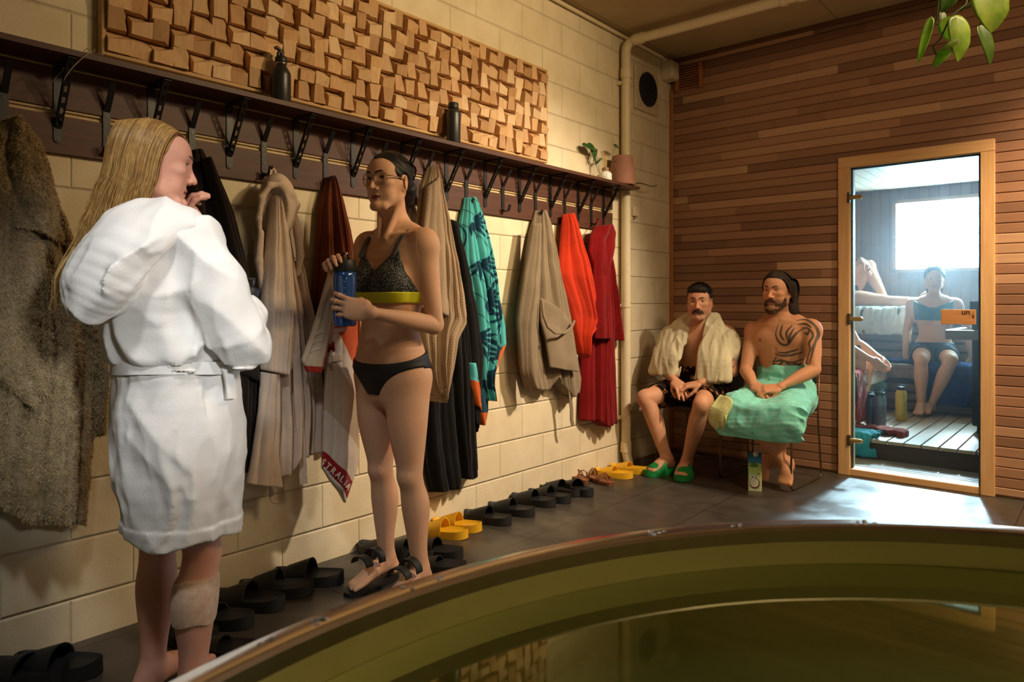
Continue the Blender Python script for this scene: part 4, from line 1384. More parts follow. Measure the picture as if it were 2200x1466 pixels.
# ---- 4. rust brown towel
M_RUST = cloth('rust_terry', srgb(112, 58, 34), fuzz=.45)
o = thing('towel', 'rust brown bath towel hanging left of the person in glasses', 'towel', (0.06, HY[4], 1.72))
cloth_sheet('towel_cloth', [(708, 380), (694, 440), (688, 540), (676, 680), (690, 830), (705, 880)], [(724, 376), (745, 440), (765, 540), (778, 640), (780, 760), (775, 850)], M_RUST, o, x0=.09, depth=.10, folds=4.5, amp=.025, seed=51, nt=90)
M_BLK = cloth('black_terry', srgb(22, 20, 20), fuzz=.25)
o = thing('towel', 'black cloth hanging below the rust brown towel', 'towel', (0.05, 1.78, 1.2))
cloth_sheet('towel_cloth', [(700, 640), (684, 740), (690, 820), (705, 890)], [(750, 640), (740, 760), (735, 840), (728, 960)], M_BLK, o, x0=.08, depth=.05, folds=3, amp=.012, seed=53, back=.045)

# ---- 5. printed sports towel with lettering
M_TOWELP = vcol('printed_towel', .95, .1, bump=.5, bscale=700, sheen=.25, var=.08)
def ausie(s, t, Y, Z):
    c = np.empty(s.shape + (3,), np.float32)
    white = np.array(srgb(226, 212, 196)[:3]); tan = np.array(srgb(190, 166, 136)[:3]); org = np.array(srgb(206, 92, 52)[:3]); red = np.array(srgb(150, 28, 30)[:3])
    c[:] = org
    c[t > .28 + .22 * s] = white
    c[t > .44 + .16 * s] = tan
    c[t > .72 + .06 * s] = np.array(srgb(214, 198, 176)[:3])
    c[t > .915] = red
    c[t > .985] = white
    c[t < .12] = red
    return c
o = thing('towel', 'white and orange sports towel with AUSTRALIA in a red band, hanging behind the blue bottle', 'towel', (0.2, 1.8, 1.2))
ac = cloth_sheet('towel_cloth', [(714, 560), (706, 700), (702, 860), (697, 1008)], [(768, 560), (771, 700), (774, 860), (773, 1000), (745, 1082)], M_TOWELP, o, x0=.215, depth=.035, folds=1.6, amp=.008, seed=61, back=.185, colfn=ausie, nt=200, ns=120, round_=.3)
cloth_sheet('towel_flap', [(712, 580), (690, 660), (668, 730), (652, 775), (664, 800)], [(722, 600), (718, 680), (710, 740), (700, 790), (694, 802)], M_TOWELP, o, x0=.24, depth=.02, folds=1.4, amp=.008, seed=62, back=.215, nt=80, ns=60,
            colfn=lambda s, t, Y, Z: np.where((t > .93)[..., None], np.array(srgb(170, 50, 34)[:3]), np.where((s > .8)[..., None], np.array(srgb(206, 92, 52)[:3]), np.array(srgb(206, 190, 168)[:3]))).astype(np.float32))
letter_mat = cloth('letter_white', srgb(228, 206, 186))
letter_red = cloth('letter_red', srgb(150, 40, 36))
letter_grey = cloth('letter_grey', srgb(228, 216, 200))
def place_letters(body, pts, size, mat, parent, x, bold=.02, surf=None, flip=0):
    P = [at(u, v, x=x) for (u, v) in pts]
    n = len(body)
    for i, ch in enumerate(body):
        if ch == ' ': continue
        f = i / max(n - 1, 1) * (len(P) - 1); a = int(min(f, len(P) - 2)); q = P[a].lerp(P[a + 1], f - a)
        d = P[a + 1] - P[a]; ang = math.atan2(d.z, d.y) + flip
        xx = x
        if surf is not None:
            from mathutils.bvhtree import BVHTree
            bv = BVHTree.FromPolygons([v.co.copy() for v in surf.data.vertices], [tuple(f.vertices) for f in surf.data.polygons])
            hs = [bv.ray_cast(V((1.0, q.y + a_ * size * .35, q.z + b_ * size * .35)), V((-1, 0, 0)))[0] for a_ in (-1, 0, 1) for b_ in (-1, 0, 1)]
            hs = [h.x for h in hs if h is not None]
            if hs: xx = max(hs) + .0012
        # text lies in local XY; stand it on the wall plane (X -> +y, Y -> +z, normal -> +x)
        M = Matrix.Translation((xx, q.y, q.z)) @ Matrix(((0, 0, 1, 0), (1, 0, 0, 0), (0, 1, 0, 0), (0, 0, 0, 1))) @ Matrix.Rotation(ang, 4, 'Z')
        cu = bpy.data.curves.new('lettering', 'FONT'); cu.body = ch; cu.size = size; cu.extrude = .0016; cu.align_x = 'CENTER'; cu.align_y = 'CENTER'; cu.offset = size * bold
        ob = bpy.data.objects.new('lt', cu); C.objects.link(ob)
        dg = bpy.context.evaluated_depsgraph_get()
        me = bpy.data.meshes.new_from_object(ob.evaluated_get(dg)); bpy.data.objects.remove(ob)
        me.transform(M); me.materials.clear(); me.name = 'lettering'
        rel(link_mesh('lettering', me, mat), parent)
place_letters('STRALIA', [(704, 996), (750, 1047)], .036, letter_mat, o, .24, .03, ac)
place_letters('M', [(719, 748), (724, 747)], .055, letter_red, o, .24, .03, ac)
def patch(surf, u0, v0, u1, v1, w, name, mat, off=.003):
    """a sewn-on flat piece lying on the cloth"""
    from mathutils.bvhtree import BVHTree
    bv = BVHTree.FromPolygons([v.co.copy() for v in surf.data.vertices], [tuple(f.vertices) for f in surf.data.polygons])
    P = []
    for k in range(7):
        p = at(u0 + (u1 - u0) * k / 6, v0 + (v1 - v0) * k / 6, x=.235)
        h = bv.ray_cast(V((1, p.y, p.z)), V((-1, 0, 0)))[0]
        P.append(V(((h.x if h else .235) + off, p.y, p.z)))
    rel(MB().strip(P, (0, 0, 1), w, .004).build(name, mat), o)
flap = [q for q in bpy.data.objects if q.name.startswith('towel_flap')][0]
patch(ac, 710, 713, 745, 708, .018, 'white_label', letter_mat)
patch(ac, 708, 775, 738, 768, .026, 'white_label', letter_mat)
for (u, v) in ((686, 715), (682, 733), (678, 751)): patch(flap, u - 9, v + 3, u + 8, v - 4, .010, 'raised_print', letter_grey)

# ---- 6. taupe ribbed towel and black robe on one hook
def rib_cloth(name, c):
    t = NT(name)
    uv = t.n('TexCoord').outputs['UV']
    s = t.sep(uv)
    w = t.math('SINE', t.math('MULTIPLY', s[0], 330.0))
    w2 = t.math('SINE', t.math('MULTIPLY', s[1], 520.0))
    h = t.math('ADD', w, t.math('MULTIPLY', w2, .6))
    n = t.noise(t.coord(), 8, 3)
    col = t.ramp(n, [(.3, tuple(q * .88 for q in c[:3]) + (1,)), (.7, c)])
    return t.set(col, .95, 0, t.bump(h, .5, .0012, t.bump(t.noise(t.coord(), 500, 2), .3, .002)), .1, sheen=.25)
M_TAUPE = rib_cloth('taupe_ribbed', srgb(166, 142, 114))
o = thing('robe', 'long black robe hanging behind the taupe ribbed towel', 'robe', (0.05, HY[6] + .08, 1.7))
cloth_sheet('body', [(925, 470), (915, 560), (910, 700), (908, 880), (915, 980), (930, 1060)], [(965, 455), (990, 540), (1010, 660), (1022, 800), (1026, 900), (1031, 1005)], M_BLK, o, x0=.08, depth=.08, folds=5, amp=.02, seed=71, hem=[(0, 0), (.35, .02), (.45, -.02), (.8, .03), (1, .0)])
cloth_sheet('sleeve', [(965, 470), (985, 600), (1000, 760), (1012, 900)], [(985, 480), (1015, 600), (1045, 770), (1028, 930)], M_BLK, o, x0=.075, depth=.05, folds=1.5, amp=.01, seed=72, back=.045)
o = thing('towel', 'taupe ribbed towel hanging right behind the person in glasses', 'towel', (0.06, HY[6], 1.72))
cloth_sheet('towel_cloth', [(928, 358), (912, 400), (902, 500), (893, 640), (900, 740), (905, 800), (925, 850)], [(942, 354), (958, 420), (980, 520), (1002, 640), (1008, 690), (985, 720), (968, 790), (950, 852)], M_TAUPE, o, x0=.16, depth=.09, folds=3.8, amp=.03, seed=75, back=.115, nt=110, ns=100, hem=[(0, -.03), (.25, .03), (.5, -.06), (.8, .03), (1, -.04)])
cloth_sheet('towel_fold', [(920, 400), (912, 520), (905, 660)], [(945, 380), (965, 540), (974, 682)], M_TAUPE, o, x0=.25, depth=.02, folds=1.6, amp=.01, seed=76, back=.20, nt=50, ns=50)

# ---- 7. teal palm-leaf towel
def palm(s, t, Y, Z):
    teal = np.array(srgb(84, 184, 184)[:3]); navy = np.array(srgb(16, 62, 84)[:3])
    c = np.empty(s.shape + (3,), np.float32); c[:] = teal
    ql, qh = np.quantile(Y, .02), np.quantile(Y, .98)
    # thin curved blades between the fronds
    for k in range(9):
        m = np.abs(((Y * 1.0 + .05 * np.sin(Z * 15 + k) + Z * .55 + k * .071) % .64) - .3) < .0032
        c[m] = navy
    # palm fronds: leaflets fanned off curved ribs
    for (cy, cz, ang, L, n, wd, bend) in ((.10, .12, -.4, .13, 7, .010, .8), (.80, .17, 2.6, .14, 7, .010, -.7), (.25, .31, -1.0, .14, 8, .010, .6), (.95, .36, 3.0, .15, 7, .011, .6), (.35, .50, .2, .14, 8, .011, .5), (.90, .58, 2.7, .15, 7, .011, .6), (.20, .68, -.6, .15, 8, .010, -.5), (.75, .78, 2.2, .14, 7, .010, .6), (.35, .88, -.4, .12, 7, .010, .5), (.55, .05, -1.2, .10, 6, .009, .1)):
        y0 = ql + (qh - ql) * cy; z0 = Z.max() - (Z.max() - Z.min()) * cz
        for k in range(n):
            a = ang + (k - n / 2) * .40
            dy, dz = Y - y0, Z - z0
            u = dy * math.cos(a) + dz * math.sin(a); w = -dy * math.sin(a) + dz * math.cos(a)
            ww = w - bend * u * u * 2
            tt = u / (L * (.7 + .3 * math.cos((k - n / 2) * .5)))
            c[(tt > .10) & (tt < 1) & (np.abs(ww) < wd * np.sin(PI * np.clip(tt, 0, 1)) ** .8)] = navy
    return c
M_PALM = vcol('palm_towel', .95, .1, bump=.5, bscale=600, sheen=.25, var=.1)
o = thing('towel', 'teal towel with navy palm leaves and an orange border', 'towel', (0.06, HY[7], 1.72))
def palm2(s, t, Y, Z):
    c = palm(s, t, Y, Z)
    org = np.array(srgb(212, 104, 42)[:3])
    m = (s > .5) & (t > .72) & ((t - .72) * .9 + (s - .5) > .27)
    c[m] = org
    return c
cloth_sheet('towel_cloth', [(1006, 424), (996, 480), (994, 560), (1005, 640), (1012, 760), (1018, 830), (1030, 860)], [(1026, 424), (1046, 470), (1066, 560), (1074, 640), (1088, 700), (1090, 740), (1062, 800), (1058, 860)], M_PALM, o, x0=.10, depth=.085, folds=4, amp=.022, seed=81, colfn=palm2, nt=260, ns=180)
def tip(s, t, Y, Z):
    c = palm(s, t, Y, Z); org = np.array(srgb(212, 104, 42)[:3]); c[(t > .74)] = org; return c
cloth_sheet('towel_corner', [(1018, 800), (1022, 850), (1026, 880), (1036, 914)], [(1050, 800), (1052, 850), (1050, 885), (1042, 914)], M_PALM, o, x0=.085, depth=.035, folds=1.4, amp=.008, seed=82, colfn=tip, back=.05, nt=120, ns=80)
cloth_sheet('towel_corner', [(1006, 780), (1014, 830), (1022, 870)], [(1024, 780), (1034, 840), (1036, 885)], M_PALM, o, x0=.11, depth=.03, folds=1.2, amp=.006, seed=83, colfn=lambda s, t, Y, Z: np.where((t > .4)[..., None], np.array(srgb(206, 98, 40)[:3]), np.array(srgb(84, 184, 184)[:3])).astype(np.float32), back=.08, nt=60, ns=50)

# ---- 8. grey robe with a patch pocket
M_GREY = cloth('warm_grey_terry', srgb(140, 122, 98), fuzz=.35)
o = thing('robe', 'warm grey robe with a big patch pocket and trailing belt', 'robe', (0.06, HY[9], 1.72))
cloth_sheet('body', [(1158, 452), (1146, 500), (1128, 600), (1117, 680), (1122, 780), (1136, 838)], [(1178, 452), (1192, 500), (1214, 600), (1230, 680), (1240, 740), (1252, 812)], M_GREY, o, x0=.085, depth=.085, folds=4.2, amp=.022, seed=91, hem=[(0, 0), (.3, .02), (.36, -.05), (.6, .06), (.62, .1), (.9, .09), (.93, 0), (1, 0)], nt=100, ns=110)
cloth_sheet('sleeve', [(1150, 480), (1134, 580), (1118, 690), (1125, 800), (1138, 836)], [(1166, 480), (1164, 580), (1158, 700), (1156, 820), (1158, 836)], M_GREY, o, x0=.15, depth=.05, folds=1.6, amp=.01, seed=92, back=.115)
cloth_sheet('patch_pocket', [(1164, 640), (1166, 690), (1176, 730), (1186, 790)], [(1220, 680), (1234, 700), (1238, 740), (1248, 800)], M_GREY, o, x0=.165, depth=.025, folds=.8, amp=.004, seed=93, back=.14, nt=50, ns=60)
f = [P(1165, 646, .185), P(1168, 680, .20), P(1176, 702, .21), P(1192, 716, .215), P(1212, 716, .215), P(1228, 704, .205), P(1234, 690, .19)]
rel(MB().tube(f, .0075, 10).build('pocket_welt', M_GREY, smooth=180), o)
rel(MB().strip([P(1218, 800, .12), P(1224, 840, .12), P(1228, 880, .118), P(1228, 902, .115), P(1231, 916, .115)], (.2, 1, 0), .024, .006).build('belt', M_GREY), o)

# ---- 9. orange red towel
M_ORED = cloth('orange_red_terry', srgb(196, 54, 26), fuzz=.45)
o = thing('towel', 'bright orange red towel between the grey and the dark red robe', 'towel', (0.06, HY[10], 1.72))
cloth_sheet('towel_cloth', [(1217, 460), (1212, 520), (1206, 590), (1222, 650), (1234, 700), (1246, 760)], [(1238, 457), (1252, 510), (1272, 570), (1284, 640), (1298, 700), (1266, 720), (1256, 770)], M_ORED, o, x0=.105, depth=.075, folds=4, amp=.02, seed=101, back=.05, nt=90)

# ---- 10. dark red robe
M_DRED = cloth('dark_red_terry', srgb(122, 14, 15), fuzz=.35)
o = thing('robe', 'dark red hooded robe at the right end of the rack', 'robe', (0.06, HY[11], 1.7))
cloth_sheet('body', [(1276, 520), (1268, 580), (1262, 680), (1256, 780), (1252, 905)], [(1316, 500), (1314, 560), (1320, 680), (1324, 800), (1328, 908)], M_DRED, o, x0=.075, depth=.075, folds=6, amp=.022, seed=111, hem=[(0, 0), (.3, -.005), (.55, .03), (.65, .02), (.8, -.005), (1, .015)])
cloth_sheet('sleeve', [(1282, 520), (1280, 620), (1282, 700), (1284, 728)], [(1304, 520), (1312, 620), (1318, 700), (1318, 728)], M_DRED, o, x0=.14, depth=.045, folds=2, amp=.01, seed=112, back=.105)
cloth_sheet('sleeve', [(1306, 560), (1318, 660), (1322, 732)], [(1316, 540), (1332, 660), (1340, 732)], M_DRED, o, x0=.06, depth=.05, folds=1.4, amp=.008, seed=113, back=.03)
cloth_sheet('hood', [(1284, 486), (1274, 510), (1272, 540), (1284, 590)], [(1316, 482), (1326, 500), (1324, 530), (1308, 590)], M_DRED, o, x0=.13, depth=.06, folds=2, amp=.015, seed=114, back=.09, topx=.6)
rel(MB().strip([P(1281, 488, .1), P(1284, 474, .075), P(1290, 470, .07), P(1294, 486, .1)], (.2, 1, 0), .009, .003).build('hanging_loop', M_DRED), o)
# =================================================================== PEOPLE: shared anatomy
def nrm(v):
    v = np.array(v, float); return v / np.linalg.norm(v)
def A3(p): return np.array(p, float)
def lerp(a, b, t): return A3(a) * (1 - t) + A3(b) * t

class Frame:
    """local frame: x to the person's left, y forward, z up"""
    def __init__(s, o, f, u=(0, 0, 1), sc=1.0):
        s.o = A3(o); s.f = nrm(f); u = A3(u)
        s.l = nrm(np.cross(u, s.f)); s.u = np.cross(s.f, s.l); s.sc = sc
        s.M = np.array([s.l, s.f, s.u])
    def __call__(s, x, y, z): return s.o + (s.l * x + s.f * y + s.u * z) * s.sc
    def loc(s, v): return ((np.asarray(v, float) - s.o) @ s.M.T) / s.sc

def add_head(F, H, female=False, mouth_open=0.0, nose=1.0, jaw=1.0, beard=False, long_=0.0):
    """H: Frame at the head centre"""
    s = H.sc; M = H.M
    E = lambda c, r, k=.01, op='+', R=None: F.ell(H(*c), np.array(r) * s, k * s, op, M if R is None else R)
    Cc = lambda a, b, ra, rb=None, k=.008, op='+': F.cap(H(*a), H(*b), ra * s, (ra if rb is None else rb) * s, k * s, op)
    E((0, -.014, .032), (.075, .095, .083), .005)
    E((0, .024, -.012), (.062, .062, .09), .03)
    E((0, .040, .042), (.056, .040, .044), .03)                        # forehead
    jw = .052 * jaw
    for sg in (-1, 1):
        F.chain([H(sg * .064, -.01, -.02), H(sg * jw, .003, -.066), H(sg * .026 * jaw, .058, -.1), H(0, .070, -.104)], np.array([.016, .016, .014, .014]) * s, .018 * s)
        E((sg * .043, .056, -.014), (.021, .019, .015), .018)           # cheekbone
        E((sg * .036, .048, -.052), (.022, .022, .028), .02)            # cheek
        Cc((sg * .010, .082, .028), (sg * .046, .064, .028), .0085, .007, .010)   # brow ridge
    E((0, .076, -.098), (.019, .014, .014), .012)                       # chin
    E((0, .058, -.062), (.032, .024, .024), .015)                       # muzzle
    for sg in (-1, 1):
        E((sg * .032, .088, .010), (.016, .014, .0105), .012, '-')     # eye socket
    for sg in (-1, 1):
        E((sg * .0315, .066, .009), (.0150, .0135, .0125), .004)         # lids
        E((sg * .0315, .080, .0085), (.0118, .012, .0042 if not female else .0048), .002, '-')
    # nose
    Cc((0, .078, .022), (0, .098 * (1 if nose == 1 else 1), -.022), .0065, .0085, .008)
    Cc((0, .094, -.018), (0, .102 + .006 * (nose - 1), -.030), .008, .0095 * nose, .006)
    for sg in (-1, 1):
        E((sg * .0125, .089, -.034), (.0075 * nose, .010, .0075), .005)
        E((sg * .0065, .098, -.0415), (.0036, .006, .004), .002, '-')
    # lips
    mo = mouth_open
    F.chain([H(-.023, .071, -.0655 - mo * .3), H(-.010, .0825, -.0605), H(0, .084, -.0618), H(.010, .0825, -.0605), H(.023, .071, -.0655 - mo * .3)], np.array([.0026, .0040, .0038, .0040, .0026]) * s, .004 * s)
    F.chain([H(-.022, .070, -.067 - mo * .5), H(-.010, .0795, -.0712 - mo), H(.010, .0795, -.0712 - mo), H(.022, .070, -.067 - mo * .5)], np.array([.0026, .0048, .0048, .0026]) * s, .004 * s)
    E((0, .088, -.0662 - mo * .5), (.019, .020, .0011 + mo * .55), .002, '-')
    # ears
    for sg in (-1, 1):
        fr = nrm(H.l * sg * .86 - H.f * .5); up = nrm(H.u * .97 - H.f * .2); ot = np.cross(up, fr)
        R = np.array([fr, ot, up])
        E((sg * .078, -.016, -.006), (.0065, .019, .031), .004, '+', R)
        E((sg * .0845, -.011, -.002), (.006, .0105, .019), .003, '-', R)
        E((sg * .074, -.006, -.034), (.0065, .008, .009), .006)

def add_hand(F, w, d, pn, side, curl=(.3, .35, .4, .5), spread=.10, sc=1.0, thumb=(.5, .4), bend=None, lens=(.078, .086, .080, .063), tt=None):
    """w wrist, d direction to the fingers, pn palm normal (the way the palm faces), side = direction to the thumb.
    curl: bend per joint for index..little; bend: optional 3-joint lists"""
    w = A3(w); d = nrm(d); pn = A3(pn); pn = nrm(pn - d * (pn @ d)); sd = nrm(A3(side) - d * (A3(side) @ d) - pn * (A3(side) @ pn))
    P = lambda a, b, c: w + (d * a + sd * b + pn * c) * sc
    R = np.array([sd, d, pn])
    F.ell(P(.048, -.002, .002), np.array((.040, .052, .0145)) * sc, .008, '+', R)
    F.tube([P(-.012, 0, 0), P(.03, .0, 0), P(.082, -.003, -.002)], [(.026 * sc, .018 * sc), (.034 * sc, .0150 * sc), (.038 * sc, .0115 * sc)], sd, .008)
    F.ell(P(.032, .026, .008), np.array((.016, .03, .014)) * sc, .010, '+', R)     # thenar
    offs = (.029, .010, -.010, -.028); base = (.088, .092, .088, .079); rad = (.0088, .0092, .0086, .0076)
    tips = []
    for i in range(4):
        p = P(base[i], offs[i], -.001)
        a = (1.5 - i) * spread
        fd = d * math.cos(a) + sd * math.sin(a)
        L = lens[i] * sc; seg = (L * .46, L * .30, L * .24)
        cs = bend[i] if bend is not None else (curl[i], curl[i] * 1.25, curl[i] * .8)
        pts = [P(base[i] - .02, offs[i] * .95, 0), p]; ang = 0
        ax = pn
        for j in range(3):
            ang += cs[j]
            q = pts[-1] + (fd * math.cos(ang) + ax * math.sin(ang)) * seg[j]
            pts.append(q)
        r = rad[i] * sc
        F.chain(pts, [r * 1.0, r * 1.06, r * .98, r * .90, r * .78], .006, inner=.002)
        for q in pts[2:4]: F.ell(q, r * 1.03, .004)
        tips.append((pts[-1], nrm(pts[-1] - pts[-2]), pn, r))
    # thumb leaves the side of the palm near its base
    t0 = P(.018, .026, .006); t1 = t0 + (d * .030 + sd * .020 * (1 - thumb[1]) + sd * .008 + pn * (.012 + .022 * thumb[1])) * sc
    td = nrm(d * (.9 - .4 * thumb[0]) + sd * (.55 - .9 * thumb[1]) + pn * (.25 + .5 * thumb[0]))
    t2 = t1 + td * .030 * sc; td2 = nrm(td - sd * .25 * thumb[0]); t3 = t2 + td2 * .024 * sc
    if tt is not None:
        t3 = P(*tt); t1 = lerp(t0, t3, .42) + (sd * .008 + pn * .006) * sc; t2 = lerp(t0, t3, .74) + (sd * .007 + pn * .006) * sc; td2 = nrm(t3 - t2)
    F.chain([t0, t1, t2, t3], np.array([.0135, .0115, .0102, .0086]) * sc, .008, inner=.003)
    tips.append((t3, td2, pn, .0086 * sc))
    return tips

def add_foot(F, an, toe, sc=1.0, up=(0, 0, 1), toes=True, big=1):
    """an ankle joint, toe = tip of the toes, both as points; sole towards -up; big=+1 when the big toe is on the left of the walking line"""
    an, toe = A3(an), A3(toe); up = A3(up)
    d = toe - an; d = d - up * (d @ up); L = np.linalg.norm(d); d = d / L; sd = np.cross(up, d) * big
    h = (an - toe) @ up
    base = toe + 0.0
    P = lambda a, b, c: toe - d * L + d * a + sd * b * sc + up * c * sc
    F.chain([an, P(L * .03, 0, .06)], [.034 * sc, .036 * sc], .02)
    F.ell(P(-.028, 0, .028), (.031 * sc, .038 * sc, .032 * sc), .02, '+', np.array([sd, d, up]))
    F.tube([P(-.02, 0, .045), P(L * .3, .002, .052), P(L * .62, .004, .030), P(L * .86, .004, .016)], [(.030 * sc, .036 * sc), (.035 * sc, .036 * sc), (.043 * sc, .022 * sc), (.043 * sc, .012 * sc)], sd, .02)
    if toes:
        for i, (o, l, r) in enumerate(((.030, 1.0, .0125), (.010, .99, .0095), (-.006, .955, .009), (-.021, .91, .0085), (-.034, .86, .008))):
            F.chain([P(L * .74, o * .95, .018), P(L * (l - .10), o, .017), P(L * l - r * sc, o, r / 1 * .95)], [r * sc * 1.05, r * sc, r * sc * .95], .006)

def add_limb(F, a, m, b, rad, side, k=.02, bulge=None):
    """two-bone limb a-m-b with radii list of 7: a, mid, before m, m, after m, belly, b"""
    a, m, b = A3(a), A3(m), A3(b)
    pts = [a, lerp(a, m, .45), lerp(a, m, .85), m, lerp(m, b, .14), lerp(m, b, .36), lerp(m, b, .75), b]
    if bulge is not None:
        bu, cb = A3(bulge[0]), A3(bulge[1])
        pts[1] = pts[1] + bu; pts[5] = pts[5] + cb; pts[4] = pts[4] + cb * .5
    F.tube(pts, rad, side, k, sub=LIMB_SUB)

LIMB_SUB = 7
def build_body(J, o):
    global LIMB_SUB
    LIMB_SUB = o.get('sub', 7)
    """one continuous body from joints J (world points) and options o"""
    sc = o.get('sc', 1.0); fem = o.get('female', False)
    pts = [A3(v) for k, v in J.items() if k not in ('hf', 'hu', 'ps', 'cs') and not k.startswith('_')]
    lo = np.min(pts, 0) - .16; hi = np.max(pts, 0) + .16
    lo[2] = min(lo[2], np.min(pts, 0)[2] - .05)
    Hd = Frame(J['head'], J['hf'], J['hu'], o.get('hs', 1.0))
    hc = Hd.o; fr = o.get('fres', .0026)
    fine = [[(hc[i] - .135, hc[i] + .135, fr)] for i in range(3)]
    for (c, r) in o.get('fine', ()):
        for i in range(3): fine[i].append((c[i] - r, c[i] + r, o.get('hres', .003)))
    F = Field(lo, hi, o.get('res', .0045), fine)
    pel, ch, nk = A3(J['pel']), A3(J['chest']), A3(J['neck'])
    ps, cs = nrm(J['ps']), nrm(J['cs'])
    up = nrm(nk - pel); pf = nrm(np.cross(ps, up)); cf = nrm(np.cross(cs, nrm(nk - ch)))   # forward directions
    R = o['torso']   # radii (a side, b depth): low pelvis, pelvis, waist, ribs, upper chest, collar
    wa = lerp(pel, ch, .5) + A3(o.get('waist_off', (0, 0, 0)))
    tp = [pel - up * .07 * sc, pel, wa, ch, lerp(ch, nk, .62), nk - up * .012]
    F.tube(tp, R, [ps, ps, nrm(ps + cs), cs, cs, cs], .01, sub=5, p=2.2)
    # neck and trapezius
    hb = Hd(0, -.022, -.055)
    F.tube([nk - up * .03, lerp(nk, hb, .5) , hb], [(.062 * o.get('neck', 1), .058 * o.get('neck', 1)), (.053 * o.get('neck', 1), .054 * o.get('neck', 1)), (.054 * o.get('neck', 1), .058 * o.get('neck', 1))], cs, .02)
    for S in 'LR':
        s_, e_, w_ = A3(J['s' + S]), A3(J['e' + S]), A3(J['w' + S])
        F.chain([lerp(nk, hb, .25) - cf * .02, lerp(nk, s_, .5) + up * .012 - cf * .012, s_ + up * .006], [.030 * sc, .030 * sc, .036 * sc], .035)
        ar = np.array(o['arm']) * sc
        F.ell(s_ - up * .004, np.array(o.get('delt', (.05, .052, .058))) * sc, .03, '+', np.array([cs, cf, up]))
        n_ = np.cross(e_ - s_, w_ - e_)
        if np.linalg.norm(n_) < 1e-4: n_ = cs
        n_ = nrm(n_)
        add_limb(F, s_, e_, w_, [(ar[0], ar[0]), (ar[1], ar[1] * 1.08), (ar[2], ar[2]), (ar[3], ar[3]), (ar[4], ar[4]), (ar[5], ar[5]), (ar[6] * 1.1, ar[6] * .95), (ar[7] * 1.18, ar[7] * .8)], o.get('armside' + S, n_), .022)
        # chest to shoulder web
        F.chain([lerp(ch, nk, .45) + cs * (.07 if S == 'L' else -.07) * sc + cf * .03 * sc, s_ - up * .02 + cf * .008], [.05 * sc, .042 * sc], .04)
        F.chain([ch + cs * (.10 if S == 'L' else -.10) * sc - cf * .03 * sc, s_ - up * .03 - cf * .012], [.05 * sc, .040 * sc], .04)
        h_, k_, a_ = A3(J['h' + S]), A3(J['k' + S]), A3(J['a' + S])
        lr = np.array(o['leg']) * sc
        ax = nrm(a_ - k_); th = nrm(k_ - h_)
        nb = np.cross(th, ax)                      # knee hinge axis
        sgn = ps if np.linalg.norm(nb) < .06 else nrm(nb)
        if sgn @ ps < 0: sgn = -sgn
        bk = -nrm(np.cross(sgn, -ax))              # back of the calf
        fwd = nrm(np.cross(sgn, -th))
        bk = -nrm(np.cross(sgn, -ax)) if True else bk
        add_limb(F, h_, k_, a_, [(lr[0], lr[0] * 1.02), (lr[1], lr[1] * 1.06), (lr[2], lr[2] * 1.05), (lr[3], lr[3] * 1.06), (lr[4], lr[4] * 1.02), (lr[5], lr[5] * 1.08), (lr[6], lr[6] * 1.1), (lr[7], lr[7] * 1.15)], sgn, .025,
                 (fwd * .010 * sc, bk * .014 * sc))
        F.ell(k_ + nrm(np.cross(sgn, -nrm(th + ax))) * .022 * sc, .030 * sc, .02)
        if o.get('feet', True): add_foot(F, a_, J['t' + S], sc * o.get('fs', 1.0), o.get('soleup' + S, (0, 0, 1)), big=(-1 if S == 'L' else 1))
        if o.get('glute', True):
            F.ell(lerp(pel, h_, .62) - pf * .055 * sc + up * (-.02 * sc), np.array(o.get('glute_r', (.078, .07, .085))) * sc, .04, '+', np.array([ps, pf, up]))
    if fem:
        for sg in (-1, 1):
            F.ell(ch + cs * sg * .068 * sc + cf * .078 * sc + up * .025 * sc, np.array(o.get('bust', (.06, .052, .06))) * sc, .03, '+', np.array([cs, cf, up]))
    else:
        for sg in (-1, 1):
            F.ell(ch + cs * sg * .072 * sc + cf * .072 * sc + up * .06 * sc, np.array((.078, .034, .058)) * sc, .03, '+', np.array([cs, cf, up]))
    add_head(F, Hd, fem, **o.get('face', {}))
    return F, Hd, dict(up=up, pf=pf, cf=cf, ps=ps, cs=cs, wa=wa)

